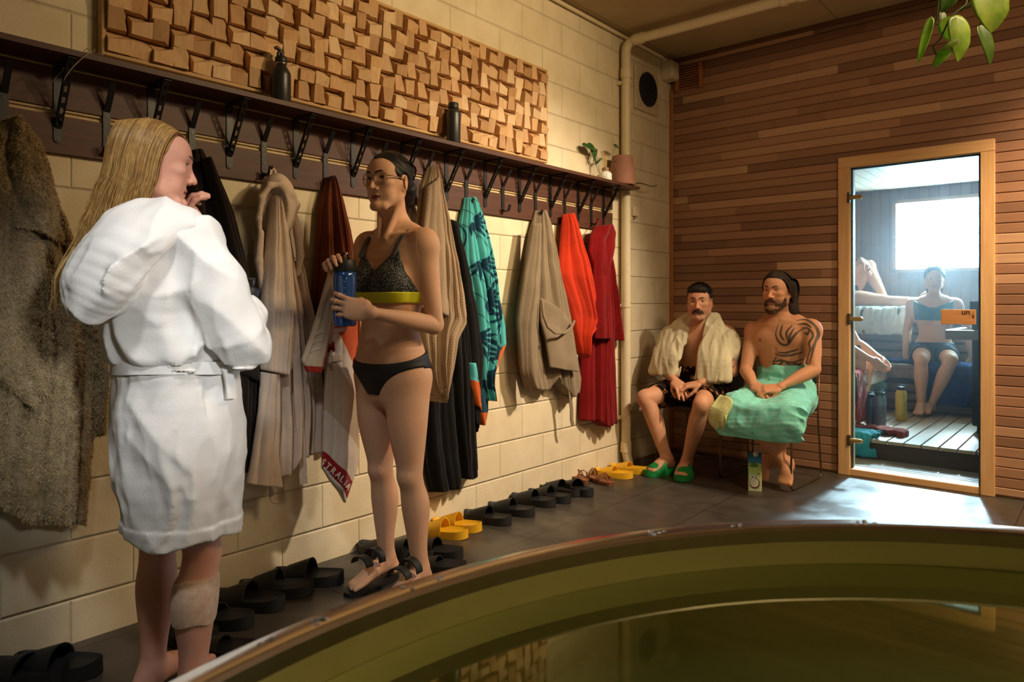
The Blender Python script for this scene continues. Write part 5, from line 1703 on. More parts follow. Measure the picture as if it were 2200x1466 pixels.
SKINS = {}
def skin_paint(Hd, base, lip=(0.52, 0.22, 0.19), brow=None, stubble=None, red=.10, seed=0, extra=None, blush=.25):
    base = np.array(base, float)
    def fn(v):
        c = np.tile(base, (len(v), 1))
        n = vnoise(v[:, 0] * 9, v[:, 1] * 9, v[:, 2] * 9, seed)
        c *= (1 + .06 * n)[:, None]
        n2 = vnoise(v[:, 0] * 22, v[:, 1] * 22, v[:, 2] * 22, seed + 3)
        c[:, 1:] *= (1 - red * np.clip(n2, 0, 1))[:, None]
        h = Hd.loc(v)
        face = (np.abs(h[:, 0]) < .09) & (np.abs(h[:, 1]) < .13) & (np.abs(h[:, 2]) < .13)
        g = lambda cx, cy, cz, rx, ry, rz: np.exp(-(((np.abs(h[:, 0]) - cx) / rx) ** 2 + ((h[:, 1] - cy) / ry) ** 2 + ((h[:, 2] - cz) / rz) ** 2)) * face
        w = np.clip(g(.04, .065, -.025, .02, .03, .02) + g(0, .1, -.03, .014, .02, .012) + g(.085, -.01, 0, .02, .03, .03), 0, 1)[:, None] * blush
        c = c * (1 - w) + c * np.array((1.0, .72, .66)) * w
        lp = face & (h[:, 1] > .068) & (h[:, 1] < .091) & (np.abs(h[:, 2] + .0665 - 0.0) < .0105 - .0065 * (np.abs(h[:, 0]) / .024) ** 2) & (np.abs(h[:, 0]) < .0235)
        c[lp] = np.array(lip)
        if stubble is not None:
            st = face & (h[:, 1] > -.02) & (((h[:, 2] < -.045) & ~lp & (h[:, 2] > -.125)) | ((np.abs(h[:, 0]) > .058) & (h[:, 2] < .0) & (h[:, 1] > .0) & (h[:, 1] < .03)))
            k = stubble[1] * np.clip((-.035 - h[:, 2]) / .02, .3, 1)
            c[st] = c[st] * (1 - k[st])[:, None] + np.array(stubble[0]) * k[st][:, None]
        if extra is not None: c = extra(v, h, c)
        return np.clip(c, 0, 1)
    return fn

M_EYEW = None
def eye_mat(iris):
    t = NT('eye')
    a = t.n('Attribute', attribute_name='Col')
    t.set(a.outputs['Color'], .12, 0, None, .6)
    return t.m
def add_eyes(Hd, parent, iris=(.10, .05, .02), look=(0, 1, 0), lash=None):
    m = eye_mat(iris)
    for sg in (-1, 1):
        c = Hd(sg * .0315, .0665, .0085); r = .0112 * Hd.sc
        mb = MB().ball((0, 0, 0), r, 24)
        v = np.array(mb.v)
        g = nrm(Hd.l * look[0] + Hd.f * look[1] + Hd.u * look[2])
        ca = (v / r) @ g
        col = np.tile(np.array((.78, .74, .70)), (len(v), 1))
        me = bpy.data.meshes.new('eyeball'); me.from_pydata([tuple(p + c) for p in v], [], mb.f)
        # finer colouring through per-vertex rings facing the gaze
        col[ca > .80] = iris; col[ca > .955] = (.01, .01, .01)
        at_ = me.attributes.new('Col', 'FLOAT_COLOR', 'POINT'); c4 = np.ones((len(v), 4), np.float32); c4[:, :3] = col
        at_.data.foreach_set('color', c4.ravel())
        me.polygons.foreach_set('use_smooth', [True] * len(me.polygons))
        rel(link_mesh('eyeball', me, m), parent)
        if lash:
            P = [Hd(sg * x, y, z) for (x, y, z) in ((.0195, .0765, .0105), (.0245, .0802, .0130), (.0315, .0806, .0140), (.039, .0782, .0130), (.0455, .0715, .0105))]
            rel(MB().tube(P, [q * Hd.sc for q in (.0007, .0011, .0013, .0013, .0006)], 6).build('eyelashes', lash, smooth=180), parent)

def add_brows(Hd, parent, mat, thick=1.0, arch=1.0, drop=0.0):
    for sg in (-1, 1):
        pts = [(.011, .0885, .0265), (.020, .0875, .030 + .001 * arch), (.033, .0805, .0325 + .0015 * arch), (.044, .071, .030), (.051, .063, .026)]
        P = [Hd(sg * x, y + .0035, z + drop * (1 - i / 4)) for i, (x, y, z) in enumerate(pts)]
        mb = MB(); mb.tube(P, [q * thick * Hd.sc for q in (.0034, .0044, .0040, .0030, .0014)], 8)
        rr_ = random.Random(5)
        for i in range(60):
            t = rr_.random() * 3.9; a = int(t); p = V(lerp(P[a], P[a + 1], t - a)) + V(Hd.u * rr_.uniform(-.003, .003) * thick * Hd.sc)
            d = V(nrm(Hd.l * sg * .9 + Hd.u * rr_.uniform(.0, .7) + Hd.f * .15)) * .006 * Hd.sc
            mb.tube([p, p + d], [.0006, .0002], 4)
        rel(mb.build('eyebrow', mat, smooth=180), parent)

def ribbons(strands, w0=.0022, w1=.0004, n=4, face=None, lift=0.0):
    """many tapered hair locks; strands: list of arrays (k,3) -> verts, quads of thin 4-sided locks"""
    VS, FS = [], []; off = 0
    for S in strands:
        S = np.asarray(S, float); m = len(S)
        T = np.gradient(S, axis=0); T /= np.linalg.norm(T, axis=1)[:, None] + 1e-9
        ref = np.array([.31, .77, .22]); a = np.cross(T, ref); a /= np.linalg.norm(a, axis=1)[:, None] + 1e-9; b = np.cross(T, a)
        w = np.linspace(1, 0, m) ** .6; w = (w1 + (w0 - w1) * w)[:, None]
        ring = np.stack([S + a * w, S + b * w * .55, S - a * w, S - b * w * .55], 1)
        VS.append(ring.reshape(-1, 3))
        i = np.arange(m - 1)[:, None]; k = np.arange(4)[None, :]
        q = np.stack([i * 4 + k, i * 4 + (k + 1) % 4, (i + 1) * 4 + (k + 1) % 4, (i + 1) * 4 + k], -1).reshape(-1, 4)
        FS.append(q + off); off += m * 4
    return np.concatenate(VS), np.concatenate(FS)

def hair_mat(name, c, c2, rough=.38):
    t = NT(name)
    a = t.n('Attribute', attribute_name='Col')
    col = t.mix(1.0, a.outputs['Color'], t.ramp(t.noise(t.coord(), 60, 2), [(.3, (.7, .7, .7, 1)), (.7, (1, 1, 1, 1))]), 'MULTIPLY')
    t.set(col, rough, 0, None, .3)
    t.p.inputs['Anisotropic'].default_value = .4
    return t.m
def catmull(P, n):
    P = np.asarray(P, float); m = len(P) - 1; out = []
    for t in np.linspace(0, m - 1e-6, n):
        i = int(t); f = t - i
        p0, p1, p2, p3 = P[max(i - 1, 0)], P[i], P[i + 1], P[min(i + 2, m)]
        out.append(.5 * (2 * p1 + (p2 - p0) * f + (2 * p0 - 5 * p1 + 4 * p2 - p3) * f * f + (3 * p1 - p0 - 3 * p2 + p3) * f ** 3))
    return np.array(out)

def grown(F, lo, hi, t, res=None):
    """the body's own skin grown outwards by t inside a box: a garment that follows the body"""
    G = Field.__new__(Field)
    sl = F.win(lo, hi); G.ax = [F.ax[i][sl[i]] for i in range(3)]
    G.d = (F.d[sl] - t).copy(); return G
def cut(G, fn, k=.003):
    X = G.ax[0][:, None, None]; Y = G.ax[1][None, :, None]; Z = G.ax[2][None, None, :]
    G.d = -smin(-G.d, -fn(X, Y, Z).astype(np.float32), k); return G

M_NAIL = plain('nail', srgb(226, 172, 142), .3)
def nails(tips, parent, d=.0):
    for (p, dr, pn, r) in tips:
        R = rot3(dr, -pn)
        m = Matrix(((R[0][0], R[1][0], R[2][0], 0), (R[0][1], R[1][1], R[2][1], 0), (R[0][2], R[1][2], R[2][2], 0), (0, 0, 0, 1)))
        c = V(p) + V(dr) * r * .1 - V(pn) * r * .72
        rel(MB().ball((0, 0, 0), (r * .62, r * .75, r * .22), 10, Matrix.Translation(c) @ m).build('fingernail', M_NAIL, smooth=180), parent)
M_BLUE = plain('blue_plastic', srgb(24, 74, 140), .12, spec=.8, var=.06, coat=.5)
M_SKIN = vcol('skin', .55, .28, sss=.12, bump=.16, bscale=260, var=.07, detail=70)
# =================================================================== PERSON WITH GLASSES AND BLUE BOTTLE
W2 = Frame((.475, 1.85, 0), (.10, -.995, 0))
w2 = thing('person', 'dark-haired person in clear glasses, speckled sports top and black briefs, holding a blue bottle', 'person', tuple(W2.o))
J = dict(pel=W2(0, .005, .90), chest=W2(0, .0, 1.215), neck=W2(0, -.028, 1.455),
         head=W2(.0, .022, 1.645), hf=W2.f * .985 + W2.l * .10 + np.array((0, 0, -.02)), hu=(0, 0, 1), ps=W2.l, cs=W2.l,
         sL=W2(.158, -.022, 1.405), sR=W2(-.160, -.022, 1.408), eL=W2(.190, -.045, 1.072), eR=W2(-.20, .05, 1.13),
         wL=(.648, 1.600, 1.128), wR=W2(-.055, .245, 1.285),
         hL=W2(.085, -.005, .86), hR=W2(-.085, -.005, .86), kL=W2(.098, .0, .475), kR=W2(-.085, -.02, .475),
         aL=W2(.105, -.055, .095), aR=W2(-.088, -.06, .095), tL=W2(.125, .15, .02), tR=W2(-.095, .145, .02))
BOT = W2(.028, .275, 0)    # bottle axis
o = dict(sub=16, sc=1.0, female=True, res=.0045, fres=.0024, hres=.0028, fine=[(A3((BOT[0], BOT[1], 1.2)), .13)],
         torso=[(.135, .095), (.168, .112), (.126, .092), (.136, .102), (.138, .084), (.07, .055)],
         arm=(.043, .0385, .035, .034, .036, .0355, .026, .0235), delt=(.042, .044, .05),
         leg=(.090, .078, .055, .050, .049, .054, .036, .032), neck=.90, hs=1.0, bust=(.062, .05, .062), waist_off=W2.f * .012, glute_r=(.08, .075, .09),
         face=dict(mouth_open=.0016, jaw=.92), fs=.92)
F2, H2, X2 = build_body(J, o)
# left hand wrapped round the bottle body, right hand over the lid
tips2 = add_hand(F2, J['wL'], (-.78, -.60, .22), (-.70, .66, 0), (0, 0, 1), bend=((.22, .50, .42), (.25, .55, .45), (.28, .58, .45), (.32, .6, .45)), sc=1.0, thumb=(.3, .95), spread=.13)
tips2b = add_hand(F2, J['wR'], W2.f * .75 + W2.l * .55 + A3((0, 0, .42)), W2.l * .35 - W2.f * .2 + A3((0, 0, -.9)), W2.l * .8 - W2.f * .6, bend=((.35, .7, .4), (.4, .75, .5), (.45, .8, .5), (.5, .8, .5)), sc=.92, thumb=(.5, .5), spread=.06)
# collar bones, navel, knees
for sg in (-1, 1):
    F2.cap(W2(sg * .018, .045, 1.425), W2(sg * .14, .012, 1.437), .0085, .009, .012)
    F2.cap(W2(sg * .016, .055, 1.42), H2(sg * .06, -.02, -.045), .010, .010, .014)
F2.ell(W2(.0, .118, 1.03), (.008, .014, .011), .01, '-', W2.M)
SK2 = srgb(224, 174, 138)[:3]
F2.build('body', M_SKIN, w2, col=skin_paint(H2, SK2, lip=(.40, .15, .10), seed=2))
M_LASH = plain('lash', srgb(26, 20, 18), .7)
add_eyes(H2, w2, (.03, .018, .012), (.0, 1, .02), M_LASH)
M_BLKHAIR = hair_mat('black_hair', 0, 0, .55)
add_brows(H2, w2, plain('black_brow', srgb(30, 22, 18), .7), .75, 1.0)
# --- hair: smooth pulled-back cap and a low bun
f = Field(H2.o - .17, H2.o + .17, .0032)
f.ell(H2(0, -.018, .036), (.084, .101, .093), .004, '+', H2.M)
f.ell(H2(0, .098, -.004), (.067, .060, .068), .008, '-', H2.M)          # the face stays clear
f.box(H2(0, .080, -.09), (.2, .062, .088), .004, .012, '-', H2.M)       # in front of the ears
f.ell(H2(0, -.005, -.115), (.12, .10, .075), .012, '-', H2.M)           # nape
for sg in (-1, 1): f.ell(H2(sg * .086, -.008, -.004), (.02, .024, .036), .006, '-', H2.M)
f.ell(H2(.01, -.108, -.02), (.044, .038, .046), .02, '+', H2.M)
f.ell(H2(.012, -.112, -.058), (.028, .024, .036), .016, '+', H2.M)
hv = []
f.warp(lambda X, Y, Z: -.0010 * np.sin(((X - H2.o[0]) * 60 + (Z - H2.o[2]) * 190 + 6 * np.sin((Y - H2.o[1]) * 22))))
hh = f.build('hair', M_BLKHAIR, w2, col=np.array((.012, .009, .008)))
rg = np.random.RandomState(4); S_ = []
for i in range(150):
    x = rg.uniform(-.072, .072); a0 = H2(x, .068 - x * x * 9 + rg.uniform(-.006, .004), .084 + rg.uniform(-.01, .008) - x * x * 9)
    S_.append(catmull([a0, H2(x * 1.10, -.01, .126 - x * x * 9.5), H2(x * .97, -.1, .062), H2(x * .3, -.12, -.01)], 14))
for i in range(26):
    a = rg.uniform(-.03, .03)
    S_.append(catmull([H2(a, -.12, -.06), H2(a * 1.4 + .01, -.125, -.10), H2(a * 1.8 + .012, -.118 + rg.uniform(-.02, .02), -.135 + rg.uniform(-.02, .015))], 8))
v, q = ribbons(S_, .0018, .0003)
np_mesh('hair_strands', v, q, M_BLKHAIR, hh, np.array((.014, .010, .009)))
# --- clear glasses
M_CLEAR = plain('clear_acetate', srgb(188, 150, 118), .15, spec=.8, var=.05)
M_CLEAR.node_tree.nodes['Principled BSDF'].inputs['Transmission Weight'].default_value = .45
gl = MB(); lens_ = []
for sg in (-1, 1):
    c = (sg * .0335, .091, .004); pts = []
    for k in range(28):
        a = 2 * PI * k / 28
        x = c[0] + .0275 * math.cos(a); z = c[2] + .0255 * math.sin(a) * (1 if math.sin(a) < 0 else .92)
        pts.append(H2(x, .094 - abs(x) ** 2 * 4.0, z))
    gl.tube(pts, .0017, 8, closed=True); lens_.append(pts)
gl.tube([H2(-.008, .095, .010), H2(0, .098, .013), H2(.008, .095, .010)], .0021, 8)
for sg in (-1, 1):
    gl.tube([H2(sg * .0605, .079, .013), H2(sg * .073, .066, .013), H2(sg * .078, .02, .010), H2(sg * .080, -.012, .006)], .0021, 8)
go = gl.build('glasses', M_CLEAR, None, smooth=180); rel(go, w2); go['label'] = 'clear-framed glasses'
for pts in lens_:
    m = MB(); c = sum((V(p) for p in pts), V()) / len(pts)
    vs = [V(p) for p in pts]; n = len(vs)
    m.add(vs + [p + V(H2.f) * .0012 for p in vs], [tuple(range(n))[::-1], tuple(range(n, 2 * n))] + [(i, (i + 1) % n, n + (i + 1) % n, n + i) for i in range(n)])
    rel(m.build('lens', glass_mat('spectacle_lens', (.97, .97, .96, 1)), smooth=30), go)
# --- sports top
def bra_mat():
    t = NT('speckled_top')
    v = t.n('TexVoronoi'); t.l(t.mapping(t.coord(), (1, 1, .8)), v.inputs['Vector']); v.inputs['Scale'].default_value = 270; v.inputs['Randomness'].default_value = 1.0
    d = v.outputs['Distance']
    k = t.math('LESS_THAN', t.math('ADD', d, t.math('MULTIPLY', t.noise(t.coord(), 300, 2), .25)), .50)
    c = t.mix(k, srgb(22, 26, 30), srgb(146, 148, 138))
    return t.set(c, .7, 0, t.bump(t.noise(t.coord(), 700, 2), .2, .001), .3)
def L2(X, Y, Z):
    x, y = X - W2.o[0], Y - W2.o[1]
    return x * W2.l[0] + y * W2.l[1], x * W2.f[0] + y * W2.f[1], Z
Fb = Field((.22, 1.66, 1.08), (.75, 2.02, 1.50), .0032)      # torso alone, so the top leaves the arms free
Fb.tube([J['pel'] - A3((0, 0, .07)), J['pel'], X2['wa'], J['chest'], lerp(J['chest'], J['neck'], .62), J['neck'] - A3((0, 0, .012))], o['torso'], [W2.l] * 6, .01, sub=5, p=2.2)
for sg in (-1, 1):
    Fb.ell(A3(J['chest']) + W2.l * sg * .068 + W2.f * .078 + A3((0, 0, .025)), (.066, .056, .066), .035, '+', np.array([W2.l, W2.f, (0, 0, 1)]))
    S_ = 'L' if sg > 0 else 'R'
    Fb.chain([lerp(J['chest'], J['neck'], .45) + W2.l * .07 * sg + W2.f * .03, A3(J['s' + S_]) - A3((0, 0, .02)) + W2.f * .008], [.05, .042], .04)
    Fb.chain([A3(J['chest']) + W2.l * .10 * sg - W2.f * .03, A3(J['s' + S_]) - A3((0, 0, .03)) - W2.f * .012], [.05, .040], .04)
def neckline(X, Y, Z):
    l, ff, z = L2(X, Y, Z)
    front = ff > 0
    al = np.abs(l)
    top = np.where(front, 1.282 + al * .95, 1.30 + np.clip(.10 - al, 0, 1) * -.2)
    top = np.minimum(top, 1.385 - np.clip(al - .095, 0, 1) * 3.2)
    return np.maximum(z - top, 1.18 - z) * .8
G = grown(Fb, (.2, 1.64, 1.1), (.76, 2.05, 1.48), .0055); cut(G, neckline)
cut(G, lambda X, Y, Z: np.abs(L2(X, Y, Z)[0]) - .152)
G.build('sports_top', bra_mat(), w2)
G = grown(Fb, (.2, 1.64, 1.1), (.76, 2.05, 1.25), .0085); cut(G, lambda X, Y, Z: np.maximum(Z - 1.204, 1.160 - Z) + 0 * X + 0 * Y)
cut(G, lambda X, Y, Z: np.abs(L2(X, Y, Z)[0]) - .16)
yb = G.build('waistband', plain('neon_yellow', srgb(214, 214, 30), .6, var=.06), w2); yb['label'] = 'neon yellow underband'
M_STRAPG = plain('grey_strap', srgb(84, 80, 84), .7)
for sg in (-1, 1):
    pts = []
    for (l, ff, z) in ((.090, .088, 1.345), (.093, .066, 1.385), (.094, .038, 1.425), (.090, -.005, 1.458), (.082, -.045, 1.440), (.068, -.085, 1.39), (.05, -.10, 1.33)):
        pts.append(V(W2(sg * l, ff, z)))
    # lay the strap on the skin
    out = []
    for p in pts:
        out.append(p)
    me_s = bpy.data.objects['body'] if False else None
    rel(MB().strip(out, W2.l, .020, .006).build('shoulder_strap', M_STRAPG), w2)
# --- briefs
G = grown(F2, (.2, 1.62, .72), (.8, 2.10, 1.02), .0055)
def briefs(X, Y, Z):
    l, ff, z = L2(X, Y, Z)
    al = np.abs(l)
    top = .955 - .035 * np.clip(ff * 8, -1, 1)
    leg = np.where(ff > 0, .800, .795) + .135 * (1 - np.exp(-np.clip(al - .028, 0, 1) / .085))
    return np.maximum(z - top, leg - z) * .7
cut(G, briefs, .002)
G.build('briefs', plain('black_nylon', srgb(16, 15, 16), .6, bump=.1, bscale=500), w2)
# --- nails
nails(tips2, w2)

# --- blue bottle in their hands
bo = thing('water_bottle', 'blue translucent bottle with a black lid held by the person in glasses', 'bottle', (BOT[0], BOT[1], 1.075))

MB().lathe([(0, 0), (.038, 0), (.043, .006), (.044, .05), (.0405, .085), (.0405, .11), (.044, .14), (.044, .185), (.041, .198), (.036, .204), (0, .204)], 36).build('bottle_body', M_BLUE, bo, smooth=50)
MB().lathe([(.030, .20), (.041, .203), (.042, .206), (.042, .240), (.039, .245), (0, .246)], 36).build('lid', M_CAP, bo, smooth=40)
MB().tube([(-.03, 0, .245), (-.024, 0, .262), (0, 0, .270), (.02, 0, .262), (.026, 0, .246)], .0045, 10).build('carry_loop', M_CAP, bo, smooth=180)
MB().tube([(.012, .0, .245), (.014, -.002, .272)], .0055, 12).build('spout', plain('spout_white', srgb(210, 196, 180), .4), bo, smooth=60)
for i in range(7):
    z = .03 + i * .022
    MB().box((.0, -.0006, z), (.010, .0006, z + .0022), Matrix.Rotation(-.75, 4, 'Z') @ Matrix.Translation((.0438, 0, 0)) @ Matrix.Rotation(PI / 2, 4, 'Z')).build('measure_mark', plain('mark_pale', srgb(120, 160, 210), .5), bo)
# --- black two-strap sandals on their feet
def sandal(an, toe, name, label, mat, sc=1.0, straps=2, group=None):
    an, toe = A3(an), A3(toe); d = toe - an; d[2] = 0; L = np.linalg.norm(d); d /= L; sd = np.cross((0, 0, 1), d)
    heel = an - d * .062; ln = np.linalg.norm((toe - heel)[:2]) + .014
    R = np.array([sd, d, (0, 0, 1)])
    th = thing(name, label, 'sandal', (an[0], an[1], 0), 0, group)
    out = []
    for k in range(40):
        a = 2 * PI * k / 40; y = .5 - .5 * math.cos(a) if k <= 20 else .5 - .5 * math.cos(a)
        w = (.030 + .016 * math.sin(PI * min(1, y * .9)) + .008 * y) * math.sqrt(max(0, 1 - (2 * y - 1) ** 6)) 
        out.append((w * (1 if k <= 20 else -1), y * ln))
    poly = []
    for (x, y) in out:
        p = heel + d * y + sd * x; poly.append((p[0], p[1]))
    rel(MB().prism(poly, 0.001, .017).build('sole', mat), th)
    for t_ in ((.46, .70) if straps == 2 else (.6,)):
        c = heel + d * (ln * t_)
        pts = [c + sd * (.0455 * math.cos(a)) + A3((0, 0, .012 + .060 * (1.22 - t_) * math.sin(a))) for a in np.linspace(-.05, PI + .05, 15)]
        rel(MB().strip(pts, d, .036 if straps == 2 else .06, .005).build('strap', mat), th)
    return th
M_SANDAL = plain('black_sandal', srgb(24, 22, 21), .6, bump=.1)
sandal(J['aL'], J['tL'], 'sandal', 'black two-strap sandal on the near foot of the person in glasses', M_SANDAL)
sandal(J['aR'], J['tR'], 'sandal', 'black two-strap sandal on the far foot of the person in glasses', M_SANDAL)
# =================================================================== BLONDE PERSON IN A WHITE ROBE
W1 = Frame((.66, .915, 0), (-.06, .998, 0))          # faces along the wall, away from the camera; her right arm is the near one
w1 = thing('person', 'blonde person in a white hooded bathrobe with a bandaged calf, hand raised to the mouth', 'person', tuple(W1.o))
# local x is to her LEFT, so the near (right) side is negative
J = dict(pel=W1(0, 0, .86), chest=W1(0, -.03, 1.14), neck=W1(0, -.06, 1.365),
         head=(.668, .846, 1.545), hf=(.37, .925, -.10), hu=(0, 0, 1), ps=W1.l, cs=W1.l,
         sL=W1(.165, -.05, 1.325), sR=W1(-.175, -.05, 1.325), eL=(.565, 1.085, 1.175), eR=(.895, .972, 1.05),
         wL=(.600, .980, 1.368), wR=(.735, 1.075, 1.135),
         hL=W1(.085, 0, .82), hR=W1(-.085, 0, .82), kL=W1(.125, .0, .445), kR=W1(-.06, .035, .445),
         aL=W1(.125, -.015, .088), aR=W1(-.055, .005, .088), tL=W1(.165, .185, .018), tR=W1(-.06, .205, .018))
o = dict(sub=14, sc=.97, female=True, res=.005, fres=.0026, hres=.003, fine=[((.61, .97, 1.46), .09)],
         torso=[(.13, .095), (.165, .112), (.125, .092), (.135, .10), (.138, .085), (.068, .055)],
         arm=(.042, .039, .035, .034, .036, .036, .026, .0235), leg=(.085, .074, .055, .052, .052, .058, .040, .035), neck=.86, hs=.985,
         face=dict(mouth_open=.001, jaw=.95), bust=(.06, .045, .06))
F1, H1, X1 = build_body(J, o)
tips1 = add_hand(F1, J['wL'], (.34, -.42, .90), (.10, .95, .20), (.9, .0, .1), bend=((.70, .80, .35), (.80, .85, .4), (.95, .85, .4), (1.1, .85, .4)), sc=.98, tt=(.082, .016, .020), spread=.10)
tips1b = add_hand(F1, J['wR'], (-.55, .35, .30), (-.5, -.5, .3), (0, .3, 1), curl=(.4, .45, .5, .55), sc=.95)
SK1 = srgb(224, 164, 138)[:3]
def w1x(v, h, c):
    # knees and shins a touch redder, as on the photo
    k = np.exp(-((v[:, 2] - .45) / .1) ** 2)[:, None] * .18
    return c * (1 - k) + c * np.array((1.0, .78, .72)) * k
F1.build('body', M_SKIN, w1, col=skin_paint(H1, SK1, lip=(.50, .13, .11), seed=5, extra=w1x, blush=.42))
add_eyes(H1, w1, (.10, .13, .16), (0, 1, -.05), M_LASH)
add_brows(H1, w1, plain('brown_brow', srgb(92, 62, 42), .7), .7, 1.2)
nails(tips1[:4], w1)

# --- long blonde hair: a smooth mass with hundreds of separate locks over it
M_BLONDE = hair_mat('blonde_hair', 0, 0, .42)
def hp_(x, y, z): return H1(x, y, z)
Fh = Field(H1.o - np.array((.20, .26, .42)), H1.o + np.array((.20, .2, .18)), .0042)
Fh.ell(H1(0, -.016, .036), (.080, .099, .087), .004, '+', H1.M)
Fh.tube([H1(0, -.05, .05), H1(0, -.062, -.03), H1(0, -.075, -.12), H1(.0, -.09, -.2)], [(.076, .058), (.078, .050), (.072, .040), (.05, .022)], H1.l, .03)
Fh.ell(H1(0, .080, -.01), (.10, .080, .114), .008, '-', H1.M)
Fh.box(H1(0, .085, -.12), (.2, .075, .13), .01, .012, '-', H1.M)
hcol = lambda v: (lambda n: np.array((.44, .24, .065)) * (1 + .35 * n)[:, None])(vnoise(v[:, 0] * 45 + v[:, 1] * 30, v[:, 1] * 45, v[:, 2] * 5, 3))
hb_ = Fh.build('hair', M_BLONDE, w1, col=hcol)
rg = np.random.RandomState(9); S_ = []; CC = []
pal_h = [(.56, .33, .10), (.46, .25, .065), (.36, .18, .045), (.62, .40, .14), (.30, .14, .035)]
for i in range(3000):
    sg = 1 if rg.rand() < .33 else -1                         # mostly the near side
    y0 = rg.uniform(-.09, .075)                               # along the parting
    th = np.clip((y0 + .09) / .165, 0, 1)                     # 0 back .. 1 front
    lay = rg.rand()
    out = .002 + .011 * lay
    root = H1(sg * rg.uniform(.001, .012), y0, .121 - (y0 + .012) ** 2 * 6.2 + .004)
    ya = -.116 + th * .120 + rg.uniform(-.010, .010)
    wid = .5 + .5 * math.sin(PI * (.12 + .62 * th))
    sx = sg * (.079 * wid + out)
    wob = rg.uniform(-.005, .005)
    f0 = .30 + .45 * th
    sp = [root, H1(sx * .62, y0 * .55 + ya * .45, .104 + out * .6 - .03 * abs(th - .5)), H1(sx * .95, y0 * .2 + ya * .8, .055), H1(sx * 1.04, ya, .0), H1(sx * 1.05 + wob, ya - .004, -.055), H1(sx * .99 + wob, ya - .016 + rg.uniform(-.008, .008), -.115)]
    end = rg.uniform(-.15, -.21) if th > .55 else rg.uniform(-.19, -.30)
    sp.append(H1(sx * .88 + rg.uniform(-.01, .01), ya - .035 * (1.3 - th) + rg.uniform(-.012, .012), end))
    S_.append(catmull(sp, 24))
    CC.append(np.tile(np.array(pal_h[rg.randint(5)]) * rg.uniform(.8, 1.15), (24 * 4, 1)))
for i in range(500):     # the back of the crown
    a = rg.uniform(-.065, .065); t = rg.rand()
    sp = [H1(a * .3, -.03 - .04 * t, .126 - .02 * t), H1(a * .8, -.092, .088), H1(a * 1.1, -.121, .02), H1(a * 1.1, -.124, -.05), H1(a * 1.0 + rg.uniform(-.01, .01), -.136, -.13), H1(a * .9 + rg.uniform(-.02, .02), -.15 + rg.uniform(-.01, .01), rg.uniform(-.2, -.27))]
    S_.append(catmull(sp, 22)); CC.append(np.tile(np.array(pal_h[rg.randint(5)]) * rg.uniform(.8, 1.1), (22 * 4, 1)))
for i in range(130):     # the long wisps down her back
    a = rg.uniform(-.05, .06)
    sp = [H1(a * .8, -.10, .02), H1(a, -.118 + rg.uniform(-.01, .005), -.10), H1(a * .9, -.150 + rg.uniform(-.015, .01), -.22), H1(a * .8 + rg.uniform(-.02, .02), -.185 + rg.uniform(-.02, .015), -.34), H1(a * .7, -.195 + rg.uniform(-.02, .02), -.40 + rg.uniform(-.04, .05))]
    S_.append(catmull(sp, 22)); CC.append(np.tile(np.array(pal_h[rg.randint(5)]), (22 * 4, 1)))
v, q = ribbons(S_, .0019, .0003)
np_mesh('hair_strands', v, q, M_BLONDE, hb_, np.concatenate(CC))

# --- white terry robe
M_WROBE = cloth('white_terry', srgb(236, 230, 222), var=.05, weave=520, wb=.2, fuzz=.16)
def folds(F, amp, dirs, lo=None, hi=None, seed=0):
    """cloth creases: warped ridged noise drawn out along the given drape directions (dx,dy,dz, across per m, along per m, weight)"""
    def fn(X, Y, Z):
        wx = vnoise(X * 5, Y * 5, Z * 5, seed + 31) * .035; wy = vnoise(X * 5, Y * 5, Z * 5, seed + 47) * .035
        X, Y, Z = X + wx, Y + wy, Z + (wx - wy)
        w = 0
        for i, (dx, dy, dz, fa, fl, a) in enumerate(dirs):
            d = nrm((dx, dy, dz)); e1 = nrm(np.cross(d, (.3, .5, .8))); e2 = np.cross(d, e1)
            q = [X * v[0] + Y * v[1] + Z * v[2] for v in (d, e1, e2)]
            n = vnoise(q[0] * fl, q[1] * fa, q[2] * fa, seed + 7 * i)
            w = w + a * (1 - np.abs(n) * 2.0)
        return -amp * w + .3 * amp
    return F.warp(fn, lo, hi)
c0 = W1
R_ = Field((.34, .52, .44), (1.02, 1.30, 1.50), .0052)
bl = lambda x, y, z: c0(x, y, z)
# bodice bloused over the belt, then the skirt
R_.tube([bl(0, -.055, 1.375), bl(0, -.06, 1.30), bl(0, -.055, 1.18), bl(0, -.03, 1.06), bl(0, -.012, .99)], [(.09, .075), (.175, .112), (.185, .135), (.188, .150), (.166, .138)], W1.l, .01, p=2.3)
R_.tube([bl(0, -.005, .985), bl(0, -.005, .93), bl(0, -.0, .80), bl(0, .005, .66), bl(.003, .01, .53), bl(.003, .01, .44)], [(.156, .134), (.172, .146), (.180, .158), (.176, .154), (.168, .146), (.165, .142)], W1.l, .012, p=2.3)
# sleeves
R_.tube([J['sR'] + A3((-.01, 0, 0)), lerp(J['sR'], J['eR'], .35), lerp(J['sR'], J['eR'], .75), A3(J['eR']) + A3((0, .015, -.012)), lerp(J['eR'], J['wR'], .5) + A3((0, .0, -.01)), lerp(J['eR'], J['wR'], .95)],
        [(.074, .078), (.072, .076), (.070, .071), (.060, .058), (.058, .058), (.054, .054)], (0, .3, 1), .03)
R_.tube([J['sL'], lerp(J['sL'], J['eL'], .5), A3(J['eL']) + A3((0, .01, -.015)), lerp(J['eL'], J['wL'], .45), lerp(J['eL'], J['wL'], .80)],
        [(.08, .085), (.078, .08), (.068, .07), (.058, .060), (.060, .062)], (1, 0, 0), .03)
